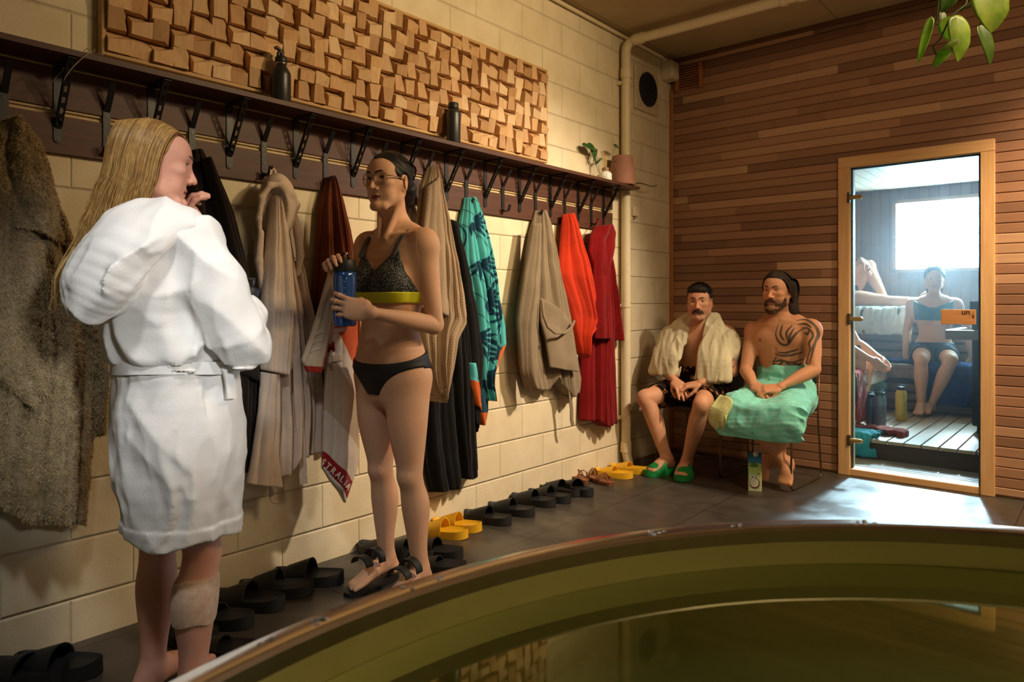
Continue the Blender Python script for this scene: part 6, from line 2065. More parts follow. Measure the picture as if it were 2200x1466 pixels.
# pull-in at the belt, front lapels and drape folds
R_.warp(lambda X, Y, Z: .010 * np.exp(-((Z - .985) / .016) ** 2) * (((X - .66) ** 2 + (Y - .91) ** 2) < .19 ** 2))
folds(R_, .012, [(.25, .75, -.65, 13, 3.5, .8), (.1, .9, .5, 11, 3, .6), (0, .2, 1, 19, 5, .35)], (.3, .5, 1.0), (1.1, 1.35, 1.5), 3)
folds(R_, .0105, [(.05, .25, 1, 14, 2.4, .7), (.3, .6, -.8, 12, 3, .6), (.1, .3, 1, 26, 6, .35)], (.3, .5, .4), (1.1, 1.3, .985), 8)
R_.warp(lambda X, Y, Z: -.0045 * (np.abs(Z - .525) < .028))
# open at the hem, at the cuffs and at the neck
R_.tube([bl(.002, .012, .40), bl(.002, .01, .56), bl(0, .005, .78)], [(.142, .119), (.142, .121), (.135, .105)], W1.l, .01, '-', p=2.3)
R_.put(lambda X, Y, Z: (.505 - .03 * ((X - .66) * .55 - (Y - .91) * .0) + .012 * np.sin((X + Y) * 19)) - Z, (.3, .5, .40), (1.1, 1.3, .50), .004, 'i', pad=.02)
R_.d[:, :, :int(np.searchsorted(R_.ax[2], .470))] = 1.0
d_ = nrm(A3(J['wL']) - A3(J['eL']))
R_.chain([lerp(J['eL'], J['wL'], .55), lerp(J['eL'], J['wL'], 1.2)], [.046, .052], .004, '-')
R_.chain([bl(0, -.03, 1.30), bl(0, -.03, 1.46)], [.06, .085], .01, '-')
R_.build('robe', M_WROBE, w1)
# turned-up cuff on the raised arm
Cf = Field((.50, .90, 1.24), (.72, 1.16, 1.42), .004)
a_, b_ = lerp(J['eL'], J['wL'], .58), lerp(J['eL'], J['wL'], .83)
Cf.cap(a_, b_, .063, .066, .004); Cf.cap(lerp(J['eL'], J['wL'], .3), lerp(J['eL'], J['wL'], 1.4), .050, .056, .004, '-')
for q_, s_ in ((b_, 1), (a_, -1)):
    Cf.put(lambda X, Y, Z: s_ * ((X - q_[0]) * d_[0] + (Y - q_[1]) * d_[1] + (Z - q_[2]) * d_[2]), q_ - .12, q_ + .12, .006, 'i')
Cf.build('cuff', M_WROBE, w1)
# hood lying on the shoulders and hanging down her back
Hf = Field((.42, .50, 1.08), (1.02, 1.06, 1.50), .0048)
hc_ = lambda u, v, x: at(u, v, x=x)
Hf.tube([bl(-.085, .055, 1.30), bl(-.125, .015, 1.335), bl(-.142, -.05, 1.36), bl(-.11, -.12, 1.372), bl(-.0, -.155, 1.375), bl(.10, -.12, 1.36), bl(.125, -.02, 1.345), bl(.09, .04, 1.31)], [(.026, .026)] + [(.034, .040)] + [(.036, .048)] * 5 + [(.026, .030)], (0, 0, 1), .02)
Hf.tube([bl(-.04, -.115, 1.355), bl(-.05, -.19, 1.305), bl(-.035, -.235, 1.225), bl(-.02, -.255, 1.162)], [(.16, .075), (.155, .07), (.125, .062), (.075, .045)], W1.l, .04, p=2.4)
Hf.tube([bl(-.15, .02, 1.33), bl(-.14, -.06, 1.27), bl(-.10, -.14, 1.20), bl(-.05, -.19, 1.16)], [(.03, .035), (.034, .04), (.034, .04), (.03, .03)], W1.l, .03)
Hf.chain([bl(0, -.045, 1.32), bl(0, -.045, 1.5)], [.075, .105], .012, '-')
folds(Hf, .012, [(.2, .75, .65, 13, 3, .8), (-.1, .5, .9, 20, 5, .45)], None, None, 11)
Hf.build('hood', M_WROBE, w1)
# belt
bp = []
for k in range(41):
    a = 2 * PI * k / 40
    bp.append(bl(.183 * math.cos(a), -.008 + .158 * math.sin(a), .985 + .006 * math.sin(2 * a)))
be = MB().strip(bp, (0, 0, 1), .034, .010).build('belt', M_WROBE, smooth=60); rel(be, w1)
t0 = bl(-.186, .03, .985)
rel(MB().strip([t0, bl(-.196, .032, .972), bl(-.202, .036, .94), bl(-.203, .038, .900)], W1.f, .026, .008).build('belt_loop', M_WROBE, smooth=60), w1)
# back seam of the skirt and the hem stitching
# bandage on the near calf
kR, aR = A3(J['kR']), A3(J['aR'])
G = grown(F1, A3((.64, .78, .20)), A3((.86, 1.06, .43)), .0045)
cut(G, lambda X, Y, Z: np.maximum(Z - .385 - .008 * np.sin(X * 60), .262 + .006 * np.sin(Y * 70 + 1) - Z) + 0 * X)
cut(G, lambda X, Y, Z: np.sqrt((X - W1(-.058, .0, 0)[0]) ** 2 + (Y - W1(-.058, .0, 0)[1]) ** 2) - .092 + 0 * Z)
def bandage_mat():
    t = NT('bandage_gauze')
    s = t.sep(t.pos())
    w = t.math('SINE', t.math('MULTIPLY', s[2], 1900.0))
    n = t.noise(t.pos(), 60, 3)
    c = t.ramp(n, [(.3, srgb(206, 168, 140)), (.7, srgb(226, 194, 168))])
    return t.set(c, .95, 0, t.bump(w, .35, .001, t.bump(n, .3, .002)), .1, sheen=.2)
bd = G.build('bandage', bandage_mat(), w1); bd['label'] = 'pale gauze bandage round the calf'
# blue bottle tucked under the near arm
bq = at(505, 640, x=.70)
bo = thing('water_bottle', 'dark blue bottle with a black lid tucked under the arm of the blonde person', 'bottle', (bq.x, bq.y, 1.06))
ax_ = Matrix.Rotation(math.radians(-14), 4, 'X') @ Matrix.Rotation(math.radians(6), 4, 'Y')
MB().lathe([(0, 0), (.032, 0), (.036, .006), (.036, .10), (.030, .115), (0, .116)], 32, ax_).build('bottle_body', M_BLUE, bo, smooth=50)
MB().lathe([(.026, .113), (.0305, .115), (.0305, .121), (.026, .122)], 32, ax_).build('steel_ring', bpy.data.materials['ring_steel'], bo, smooth=50)
MB().lathe([(.029, .12), (.033, .123), (.033, .150), (.028, .156), (0, .157)], 32, ax_).build('lid', M_CAP, bo, smooth=40)
rel(MB().tube([V(ax_ @ V((-.022, 0, .15))) + V(bo.location), V(ax_ @ V((-.02, 0, .178))) + V(bo.location), V(ax_ @ V((.015, 0, .182))) + V(bo.location), V(ax_ @ V((.02, 0, .15))) + V(bo.location)], .005, 8).build('carry_loop', M_CAP, smooth=180), bo)
# =================================================================== TWO SEATED MEN
# --- chairs: wire sled base with a dark shell
M_ROD = plain('bronze_rod', srgb(104, 84, 60), .35, .85)
M_SHELL = plain('dark_shell', srgb(34, 28, 24), .5, var=.1)
def chair(name, label, x, y, rz=0.0):
    c = thing(name, label, 'chair', (x, y, 0), rz, 'wire chairs against the clad wall')
    W = .235
    def R(pts, n='frame_rod', r=.0065): MB().tube(pts, r, 10).build(n, M_ROD, c, smooth=180)
    for s in (-1, 1):
        X = s * W; B = .03
        path = [(X * .9, -.20, .435), (X, -.235, .40), (X, -.25, .06), (X, -.246, .022), (X, -.215, .0068), (X, .20, .0068), (X, .232, .022), (X, .236, .06), (X * .97, .20, .41), (X * .95, .215, .46), (X * .9, .27, .80)]
        P = []
        for i in range(len(path)): P.append(path[i])
        MB().tube(P, .0065, 10).build('leg', M_ROD, c, smooth=180)
    R([(-W * .9, .27, .80), (-W * .7, .278, .835), (0, .285, .845), (W * .7, .278, .835), (W * .9, .27, .80)], 'back_rail')
    R([(-W * .9, -.20, .435), (W * .9, -.20, .435)], 'seat_rail'); R([(-W * .96, .20, .43), (W * .96, .20, .43)], 'seat_rail')
    vs = []; n = 12; m = 10
    def panel(fn, nm, th):
        mb = MB(); vs = []; fs = []
        for side in (0, 1):
            for i in range(n + 1):
                for j in range(m + 1): vs.append(fn(i / n * 2 - 1, j / m, side * th))
        K = (n + 1) * (m + 1)
        for i in range(n):
            for j in range(m):
                a = i * (m + 1) + j
                fs += [(a, a + 1, a + m + 2, a + m + 1), (K + a + m + 1, K + a + m + 2, K + a + 1, K + a)]
        for i in range(n):
            for j in (0, m):
                a = i * (m + 1) + j; fs.append((a, a + m + 1, K + a + m + 1, K + a))
        for j in range(m):
            for i in (0, n):
                a = i * (m + 1) + j; fs.append((a, a + 1, K + a + 1, K + a))
        mb.add(vs, fs).build(nm, M_SHELL, c, smooth=60)
    panel(lambda u, t, h: (u * .215, -.215 + t * .43, .440 + .018 * u * u - .012 * math.sin(PI * t) - h), 'seat', .012)
    panel(lambda u, t, h: (u * .20, .215 + .06 * t - .03 * (1 - u * u) + h, .50 + t * .33), 'backrest', .010)
    return c
chair('wire_chair', 'dark wire-legged chair under the moustached person in the towel', .465, 4.70, 0)
chair('wire_chair', 'dark wire-legged chair under the bearded person in the turquoise wrap', .965, 4.66, -.06)

SKM = srgb(212, 158, 122)[:3]
# ------------------------------------------------------------------ moustached person with a towel round the neck
m1 = thing('person', 'moustached person seated in the corner in patterned shorts and green slides', 'person', (.47, 4.5, 0))
J = dict(pel=(.47, 4.69, .565), chest=(.475, 4.675, .845), neck=(.482, 4.64, 1.02), head=(.497, 4.575, 1.165), hf=(.30, -.95, -.06), hu=(0, 0, 1), ps=(.99, .10, 0), cs=(.99, .08, 0),
         sL=(.668, 4.65, .945), sR=(.292, 4.66, .94), eL=(.745, 4.56, .70), eR=(.205, 4.56, .70), wL=(.585, 4.40, .625), wR=(.405, 4.40, .625),
         hL=(.56, 4.655, .545), hR=(.385, 4.655, .545), kL=(.655, 4.275, .50), kR=(.225, 4.30, .50), aL=(.495, 4.385, .092), aR=(.365, 4.36, .092), tL=(.553, 4.185, .025), tR=(.325, 4.17, .025))
MO = dict(sc=1.0, res=.0062, fres=.0031, hres=.0035,
          torso=[(.15, .105), (.165, .118), (.145, .108), (.165, .118), (.165, .098), (.075, .062)],
          arm=(.05, .047, .041, .039, .041, .041, .029, .026), delt=(.055, .056, .062), leg=(.085, .080, .062, .055, .053, .056, .040, .036), neck=1.06, hs=1.04, glute=False,
          face=dict(nose=1.12, jaw=1.08))
o1 = dict(MO); o1['fine'] = [((.49, 4.33, .59), .10)]
FM1, HM1, XM1 = build_body(J, o1)
add_hand(FM1, J['wR'], (.62, -.50, -.35), (.1, .2, -1), (.5, -.8, .2), curl=(.25, .3, .35, .4), sc=1.08, thumb=(.3, .6))
add_hand(FM1, J['wL'], (-.70, -.42, -.22), (-.1, .2, -1), (-.4, -.9, .2), curl=(.35, .4, .45, .5), sc=1.08, thumb=(.3, .6))
def arm_ink(v, h, c):
    w = lerp(J['sL'], J['eL'], .62); q = v - w
    a = q[:, 2]; near = (np.linalg.norm(q, axis=1) < .1) & (v[:, 0] > .66)
    m = near & (np.abs(np.sin(a * 95 + 3 * np.sin(v[:, 1] * 60))) < .34)
    c[m] = c[m] * .35 + np.array((.02, .03, .04)) * .65
    return c
FM1.build('body', M_SKIN, m1, col=skin_paint(HM1, np.array(SKM) * np.array((1.02, .98, .96)), lip=(.46, .19, .15), stubble=((.16, .10, .07), .30), seed=21, extra=arm_ink, blush=.3))
add_eyes(HM1, m1, (.09, .05, .03), (0, 1, 0))
M_DKHAIR = hair_mat('dark_brown_hair', 0, 0, .7)
M_BROWM = plain('dark_brow', srgb(44, 30, 22), .7)
add_brows(HM1, m1, M_BROWM, .85, .9, .0015)
f = Field(HM1.o - .17, HM1.o + .17, .0038)
f.ell(HM1(0, -.014, .042), (.083, .102, .090), .004, '+', HM1.M)
f.ell(HM1(0, .05, .085), (.056, .045, .034), .02, '+', HM1.M)
f.ell(HM1(0, .100, .006), (.074, .066, .072), .008, '-', HM1.M)
f.box(HM1(0, .060, -.09), (.2, .066, .098), .004, .01, '-', HM1.M)
f.ell(HM1(0, -.0, -.125), (.13, .13, .085), .012, '-', HM1.M)
for sg in (-1, 1): f.ell(HM1(sg * .086, -.012, -.006), (.022, .024, .036), .006, '-', HM1.M)
f.warp(lambda X, Y, Z: .004 * vnoise(X * 70, Y * 70, Z * 40, 3))
hm = f.build('hair', M_DKHAIR, m1, col=np.array((.020, .013, .009)))
rg = np.random.RandomState(14); S_ = []
for i in range(420):
    x = rg.uniform(-.075, .075); y = rg.uniform(-.09, .048)
    z = .034 + .096 * math.sqrt(max(0, 1 - (x / .085) ** 2 - ((y + .014) / .106) ** 2))
    p0 = HM1(x, y, z); d = HM1(x * 1.05 + rg.uniform(-.012, .012), y + .02 + rg.uniform(-.01, .012), z + .012 - .02 * (y > .06)) - p0
    S_.append(np.array([p0 - d * .2, p0 + d * .4, p0 + d * .8 + HM1.u * -.002]))
v, q = ribbons(S_, .0026, .0006); np_mesh('hair_strands', v, q, M_DKHAIR, hm, np.array((.024, .015, .010)))
S_ = []
for i in range(220):
    x = rg.uniform(-.033, .033); t = abs(x) / .033
    p0 = HM1(x * .9, .0885 - .35 * x * x * 14, -.0485 - .006 * t + rg.uniform(-.003, .003))
    S_.append(np.array([p0, p0 + HM1.f * .0045 + HM1.l * np.sign(x) * .004 - HM1.u * .005, p0 + HM1.f * .004 + HM1.l * np.sign(x) * .008 * (.4 + t) - HM1.u * (.013 + .008 * t)]))
v, q = ribbons(S_, .0024, .0008); np_mesh('moustache', v, q, M_DKHAIR, m1, np.array((.045, .022, .012)))
# patterned board shorts
def shorts_mat():
    t = NT('patterned_shorts')
    v = t.n('TexVoronoi'); t.l(t.coord(), v.inputs['Vector']); v.inputs['Scale'].default_value = 22
    k = t.math('LESS_THAN', t.math('ADD', v.outputs['Distance'], t.math('MULTIPLY', t.noise(t.coord(), 45, 3), .5)), .60)
    wn = t.ramp(t.noise(t.coord(), 31, 2), [(.42, srgb(176, 92, 36)), (.58, srgb(196, 150, 84))])
    c = t.mix(k, srgb(34, 22, 18), wn)
    return t.set(c, .8, 0, t.bump(t.noise(t.coord(), 60, 3), .3, .004), .2)
G = grown(FM1, A3((.1, 4.40, .40)), A3((.85, 4.85, .72)), .014)
mid = .44
def sh(X, Y, Z):
    d = 4.405 + .0 * X - Y
    top = Z - .665 + (4.69 - Y) * .05
    arm = np.minimum(np.sqrt((X - .50) ** 2 + (Y - 4.36) ** 2 + (Z - .63) ** 2) - .12, 1)
    return np.maximum(np.maximum(d, top), -arm * .9)
cut(G, sh)
Gs = Field((.1, 4.36, .40), (.85, 4.86, .74), .006)
for S in 'LR':
    h_, k_ = A3(J['h' + S]), A3(J['k' + S])
    Gs.tube([h_ + A3((0, .02, .02)), lerp(h_, k_, .5), lerp(h_, k_, .72)], [(.112, .105), (.098, .094), (.096, .088)], (1, 0, 0), .03)
Gs.tube([(.47, 4.70, .52), (.47, 4.69, .60), (.472, 4.685, .665)], [(.17, .125), (.172, .126), (.166, .122)], (1, 0, 0), .03)
folds(Gs, .006, [(.2, 1, .2, 20, 6, .7), (1, .2, .3, 18, 6, .5)], None, None, 5)
for S in 'LR':
    h_, k_ = A3(J['h' + S]), A3(J['k' + S]); Gs.cap(lerp(h_, k_, .45), lerp(h_, k_, 1.0), .083, .080, .004, '-')
Gs.build('board_shorts', shorts_mat(), m1)
# cream towel
M_CTOWEL = cloth('cream_towel', srgb(226, 214, 176), fuzz=.3)
Tt = Field((.12, 4.30, .58), (.86, 4.80, 1.10), .006)
Tt.tube([(.44, 4.70, 1.03), (.405, 4.655, 1.045), (.355, 4.585, .985), (.315, 4.525, .88), (.292, 4.48, .77), (.285, 4.46, .672)], [(.042, .034), (.052, .038), (.080, .038), (.100, .042), (.110, .040), (.118, .034)], (1, -.12, .1), .02, p=2.6)
Tt.tube([(.52, 4.70, 1.035), (.565, 4.655, 1.045), (.605, 4.585, .985), (.635, 4.525, .88), (.648, 4.47, .77), (.655, 4.445, .655)], [(.042, .034), (.048, .038), (.068, .038), (.090, .042), (.105, .040), (.112, .034)], (1, .12, -.1), .02, p=2.6)
Tt.tube([(.41, 4.70, 1.035), (.485, 4.725, 1.045), (.56, 4.70, 1.035)], [(.045, .028)] * 3, (0, .2, 1), .02)
Tt.ell((.245, 4.60, .86), (.075, .07, .12), .03); Tt.ell((.715, 4.59, .86), (.065, .07, .12), .03)
folds(Tt, .0075, [(.05, .35, 1, 24, 2.5, 1.0), (-.1, .2, 1, 40, 4, .35)], None, None, 17)
Tt.build('towel', M_CTOWEL, None)
tw_ = bpy.data.objects['towel'] if False else [q for q in bpy.data.objects if q.name.startswith('towel') and q.type == 'MESH' and not q.parent][-1]
tw_.name = 'neck_towel'; tag(tw_, 'cream terry towel draped round the neck of the moustached person', 'towel')
# green slides
def slide(loc, rz, name, label, mat, sc=1.0, group=None, z0=.0, foot=False, open_=1.0):
    """one-piece pool slide: thick contoured sole and a broad moulded strap"""
    th = thing(name, label, 'slide', loc, rz, group)
    L = .27 * sc; out = []
    n = 44
    def half(y): 
        t = y / L
        return sc * (.034 + .016 * math.sin(PI * (t * .62 + .22)) + .004 * t) * max(0, 1 - abs(2 * t - 1) ** 5) ** .5
    rows = []
    vs = []; fs = []
    ny, nx = 30, 10
    for i in range(ny + 1):
        y = L * (.5 - .5 * math.cos(PI * i / ny)); w = max(half(y), .0008)
        lift = .006 * sc * (y / L - .5) ** 2 * 4
        for j in range(nx + 1):
            u = j / nx * 2 - 1
            rim = .010 * sc * abs(u) ** 6 + .008 * sc * max(0, (abs(2 * y / L - 1)) ** 8)
            vs.append((u * w, y - L * .5, .022 * sc + lift + rim + .006 * sc * (1 - y / L)))
    top = len(vs)
    for i in range(ny + 1):
        y = L * (.5 - .5 * math.cos(PI * i / ny)); w = max(half(y) * 1.04, .0008)
        for j in range(nx + 1):
            u = j / nx * 2 - 1
            vs.append((u * w, (y - L * .5) * 1.01, .0008 + .004 * sc * abs(2 * y / L - 1) ** 6))
    K = nx + 1
    for i in range(ny):
        for j in range(nx):
            a = i * K + j
            fs.append((a, a + 1, a + K + 1, a + K)); fs.append((top + a + K, top + a + K + 1, top + a + 1, top + a))
        for j in (0, nx):
            a = i * K + j; fs.append((a, a + K, top + a + K, top + a))
    for j in range(nx):
        for i in (0, ny):
            a = i * K + j; fs.append((a, a + 1, top + a + 1, top + a))
    MB().add(vs, fs).build('sole', mat, th, smooth=50)
    vs = []; fs = []; na, nb = 18, 10
    for sh_ in (0, 1):
        for k in range(nb + 1):
            t = k / nb
            y = L * (.02 + .30 * t) * 1.0
            for i in range(na + 1):
                a = PI * i / na
                w = half(y + L * .5) + .0035 * sc - sh_ * .005 * sc
                hgt = sc * (.058 - .026 * t) * open_ - sh_ * .005 * sc
                yy = y - .018 * sc * (1 - math.sin(a)) * (1 - t) + .0 * t - .012 * sc * math.sin(a) * (1 - t)
                vs.append((w * math.cos(a) * (1 if True else 1), yy, .012 * sc + hgt * max(math.sin(a), 0) ** .8))
    K = na + 1; N = (nb + 1) * K
    for k in range(nb):
        for i in range(na):
            a = k * K + i
            fs += [(a, a + 1, a + K + 1, a + K), (N + a + K, N + a + K + 1, N + a + 1, N + a)]
    for i in range(na):
        for k in (0, nb):
            a = k * K + i; fs.append((a, a + 1, N + a + 1, N + a))
    MB().add(vs, fs).build('strap', mat, th, smooth=60)
    return th
M_GREEN = plain('green_rubber', srgb(20, 128, 58), .5, var=.06)
for S, w_ in (('L', 'left'), ('R', 'right')):
    a_, t_ = A3(J['a' + S]), A3(J['t' + S]); d = t_ - a_; d[2] = 0; d = nrm(d)
    c = (a_ - d * .055) * .5 + (t_ + d * .012) * .5
    slide((c[0], c[1], 0), math.atan2(-d[0], d[1]), 'slide', 'bright green slide on the %s foot of the moustached person, %s' % (('near', 'nearer the milk carton') if S == 'L' else ('far', 'nearer the block wall')), M_GREEN, 1.07, None, open_=1.45)

# ------------------------------------------------------------------ bearded person with tribal tattoos
m2 = thing('person', 'long-haired bearded person with dark tribal tattoos on chest and arm, seated in a turquoise wrap', 'person', (1.04, 4.5, 0))
J = dict(pel=(1.04, 4.69, .57), chest=(1.03, 4.665, .87), neck=(1.042, 4.64, 1.062), head=(1.03, 4.59, 1.235), hf=(-.10, -.99, -.04), hu=(.03, 0, 1), ps=(1, 0, 0), cs=(1, .06, .07),
         sL=(1.232, 4.645, .998), sR=(.848, 4.655, .972), eL=(1.280, 4.53, .745), eR=(.845, 4.53, .715), wL=(1.135, 4.345, .645), wR=(.975, 4.35, .645),
         hL=(1.135, 4.65, .55), hR=(.945, 4.65, .55), kL=(1.225, 4.225, .51), kR=(.93, 4.215, .515), aL=(1.045, 4.52, .145), aR=(1.14, 4.47, .135), tL=(.985, 4.45, .012), tR=(1.155, 4.37, .03))
o2 = dict(MO); o2['fine'] = [((1.05, 4.29, .64), .11), ((1.12, 4.58, .86), .19)]; o2['res'] = .0055; o2['soleupL'] = nrm((-.35, -.72, .6)); o2['soleupR'] = nrm((.1, -.6, .8))
o2['torso'] = [(.145, .10), (.155, .108), (.138, .10), (.160, .112), (.165, .094), (.075, .06)]
FM2, HM2, XM2 = build_body(J, o2)
add_hand(FM2, J['wR'], (.82, -.50, -.25), (.25, .30, -.9), (.3, -.8, .5), curl=(.45, .5, .55, .6), sc=1.06, thumb=(.3, .7))
add_hand(FM2, J['wL'], (-.80, -.52, -.18), (-.2, .35, -.9), (-.2, -.8, .55), curl=(.5, .55, .6, .6), sc=1.06, thumb=(.3, .7))
for sg in (-1, 1):
    FM2.cap(A3(J['neck']) + A3((sg * .02, -.06, -.015)), A3(J['sL' if sg > 0 else 'sR']) + A3((-sg * .03, -.03, .02)), .010, .010, .014)
# abdominal lines
FM2.cap((1.03, 4.565, .70), (1.03, 4.550, .86), .006, .006, .014, '-')
ZP = lambda x, y: (x / 2.714 + 1330, y / 2.714 + 560)
def ink_lines():
    L = []
    Z = [[(925, 372), (912, 430), (935, 480), (975, 492), (1010, 452), (1040, 412), (1088, 388)], [(948, 372), (940, 430), (962, 468)], [(1000, 378), (974, 420), (982, 470)], [(1012, 395), (992, 440), (985, 475)], [(1025, 420), (1000, 460), (975, 488)],
         [(1018, 352), (1060, 345), (1108, 365), (1138, 400), (1146, 450), (1128, 505), (1098, 592)], [(1055, 392), (1098, 402), (1122, 440), (1106, 480), (1116, 520), (1108, 560)], [(1100, 395), (1090, 430), (1070, 420)], [(1142, 430), (1136, 500), (1124, 600)], [(1030, 372), (1075, 372), (1110, 392)],
         [(902, 545), (950, 556), (1000, 552), (1044, 540)], [(888, 592), (940, 585), (990, 598), (1044, 580)], [(892, 622), (950, 630), (1000, 640), (1044, 652)], [(912, 558), (892, 600), (922, 612), (946, 590), (930, 575)], [(960, 602), (1000, 616), (1035, 606)], [(985, 625), (1010, 605), (1030, 630), (1042, 640)], [(905, 640), (950, 618), (985, 640)], [(920, 535), (960, 540), (1000, 530), (1030, 520)]]
    for l in Z:
        P = np.array([[at(*ZP(*p), y=4.545).x, at(*ZP(*p), y=4.545).z] for p in l]); L.append(catmull(np.c_[P, np.zeros(len(P))], 60)[:, :2])
    return L
INK = ink_lines()
def tattoos(v, h, c):
    fr = (v[:, 1] < 4.66) & (v[:, 2] > .66) & (v[:, 0] > .96)
    idx = np.where(fr)[0]
    P = v[idx][:, [0, 2]]
    dmin = np.full(len(idx), 99.0)
    for l in INK:
        n = len(l)
        for i in range(n):
            w = .0022 + .0055 * math.sin(PI * (i + .5) / n)
            dmin = np.minimum(dmin, np.hypot(P[:, 0] - l[i, 0], P[:, 1] - l[i, 1]) / w)
    k = np.clip((1.15 - dmin) / .3, 0, 1) * .88
    c[idx] = c[idx] * (1 - k)[:, None] + np.array((.035, .045, .048)) * k[:, None]
    for sg in (-1, 1):
        q = A3(J['chest']) + A3((sg * .092 - .004, -.105, .045))
        m = np.hypot(v[:, 0] - q[0], v[:, 2] - q[2]) < .011; m &= (v[:, 1] < 4.60)
        c[m] = c[m] * np.array((.62, .40, .36))
    return c
FM2.build('body', M_SKIN, m2, col=skin_paint(HM2, np.array(SKM) * np.array((1.0, .93, .86)), lip=(.46, .19, .15), stubble=((.16, .085, .05), .55), seed=33, extra=tattoos, blush=.3))
add_eyes(HM2, m2, (.10, .07, .05), (-.1, 1, 0))
add_brows(HM2, m2, M_BROWM, .75, .9, .001)
M_BRHAIR = hair_mat('brown_hair', 0, 0, .7)
f = Field(HM2.o - np.array((.18, .2, .30)), HM2.o + .19, .004)
f.ell(HM2(0, -.016, .040), (.084, .104, .091), .004, '+', HM2.M)
f.tube([HM2(.02, -.08, .02), HM2(.045, -.075, -.06), HM2(.07, -.06, -.13), HM2(.085, -.05, -.19)], [(.07, .05), (.055, .045), (.042, .035), (.022, .02)], HM2.l, .03)
f.ell(HM2(0, .104, .0), (.072, .068, .084), .008, '-', HM2.M)
f.box(HM2(0, .066, -.09), (.2, .066, .10), .004, .012, '-', HM2.M)
for sg in (-1, 1): f.ell(HM2(sg * .088, -.010, -.008), (.022, .022, .034), .006, '-', HM2.M)
hm = f.build('hair', M_BRHAIR, m2, col=np.array((.030, .018, .011)))
rg = np.random.RandomState(24); S_ = []; CC = []
for i in range(1500):
    x = rg.uniform(-.078, .078); a = rg.uniform(-.01, .06)
    sp = [HM2(x * .85, .066 - x * x * 9, .088 - x * x * 8 + rg.uniform(-.004, .006)), HM2(x * 1.1, .0, .135 - x * x * 9), HM2(x * 1.12, -.09, .090 - x * x * 4), HM2(x * .95 + .01, -.128, .0), HM2(.035 + x * .55 + rg.uniform(-.01, .01), -.10, -.08), HM2(.06 + x * .5 + rg.uniform(-.015, .02), -.075 + rg.uniform(-.015, .015), -.15), HM2(.08 + x * .4 + rg.uniform(-.02, .02), -.065, -.20 + rg.uniform(-.03, .04))]
    S_.append(catmull(sp, 22)); CC.append(np.tile(np.array((.040, .022, .012)) * rg.uniform(.7, 1.7), (88, 1)))
for i in range(90):
    sg = 1 if rg.rand() < .6 else -1; t = rg.rand()
    sp = [HM2(sg * (.060 + .006 * t), .052 - .03 * t, .078), HM2(sg * .082, .030 - .04 * t, .04), HM2(sg * (.086 + .003 * rg.rand()), .012 - .045 * t, -.01), HM2(sg * .084, -.03 - .03 * t, -.06), HM2(sg * .07 + .02, -.07, -.12)]
    S_.append(catmull(sp, 22)); CC.append(np.tile(np.array((.040, .022, .012)) * rg.uniform(.7, 1.7), (88, 1)))
v, q = ribbons(S_, .0028, .0008); np_mesh('hair_strands', v, q, M_BRHAIR, hm, np.concatenate(CC))
S_ = []
for i in range(900):
    a = rg.uniform(-1.25, 1.25); t = rg.rand()
    # jaw line from ear to chin
    x = .064 * math.sin(a * 1.15); y = .090 * math.cos(a) - .008; z = -.062 - .042 * math.cos(a) ** 2 - .010 + .035 * t * (abs(a) > .35) 
    if abs(a) < .3 and t > .5: z += .0
    p0 = HM2(x * 1.0, y - .006, z + .006)
    n_ = nrm(HM2.l * math.sin(a) + HM2.f * math.cos(a))
    ln = .016 + .020 * max(0, math.cos(a * 1.3))
    S_.append(np.array([p0, p0 + n_ * .006 - HM2.u * ln * .45, p0 + n_ * .007 - HM2.u * ln]))
for i in range(260):
    x = rg.uniform(-.036, .036); t = abs(x) / .036
    p0 = HM2(x, .087 - 5 * x * x, -.050 - .016 * t * t + rg.uniform(-.003, .003))
    S_.append(np.array([p0, p0 + HM2.f * .004 + HM2.l * np.sign(x) * .005 - HM2.u * .004, p0 + HM2.f * .002 + HM2.l * np.sign(x) * .010 - HM2.u * (.010 + .010 * t)]))
v, q = ribbons(S_, .0022, .0007); np_mesh('beard', v, q, M_BRHAIR, m2, np.array((.085, .042, .020)))
# turquoise wrap
def wrap_mat():
    t = NT('turquoise_wrap')
    v = t.n('TexVoronoi'); t.l(t.mapping(t.coord(), (1, 1.0, 1.0)), v.inputs['Vector']); v.inputs['Scale'].default_value = 105; v.inputs['Randomness'].default_value = .3
    k = t.math('LESS_THAN', v.outputs['Distance'], .26)
    c = t.mix(k, srgb(128, 214, 196), srgb(206, 234, 220))
    return t.set(c, .9, 0, t.bump(t.noise(t.coord(), 500, 2), .3, .002), .1, sheen=.15)
M_WRAP = wrap_mat()
Wf = Field((.76, 4.04, .34), (1.42, 4.84, .76), .0055)
Wf.tube([(1.04, 4.69, .52), (1.04, 4.69, .62), (1.04, 4.68, .70)], [(.185, .14), (.175, .132), (.162, .120)], (1, 0, 0), .03)
hL, hR, kL, kR = (A3(J[q]) for q in ('hL', 'hR', 'kL', 'kR'))
Wf.tube([hL, lerp(hL, kL, .5), kL + A3((0, .0, -.005))], [(.11, .105), (.10, .098), (.085, .082)], (1, 0, 0), .05)
Wf.tube([hR, lerp(hR, kR, .5), kR + A3((0, .0, -.005))], [(.11, .105), (.10, .098), (.085, .082)], (1, 0, 0), .05)
Wf.tube([lerp(hL, hR, .5) + A3((0, -.02, .02)), lerp(kL, kR, .5) + A3((0, .05, .0)), lerp(kL, kR, .5) + A3((0, .0, -.02))], [(.16, .075), (.19, .06), (.20, .045)], (1, 0, 0), .06)
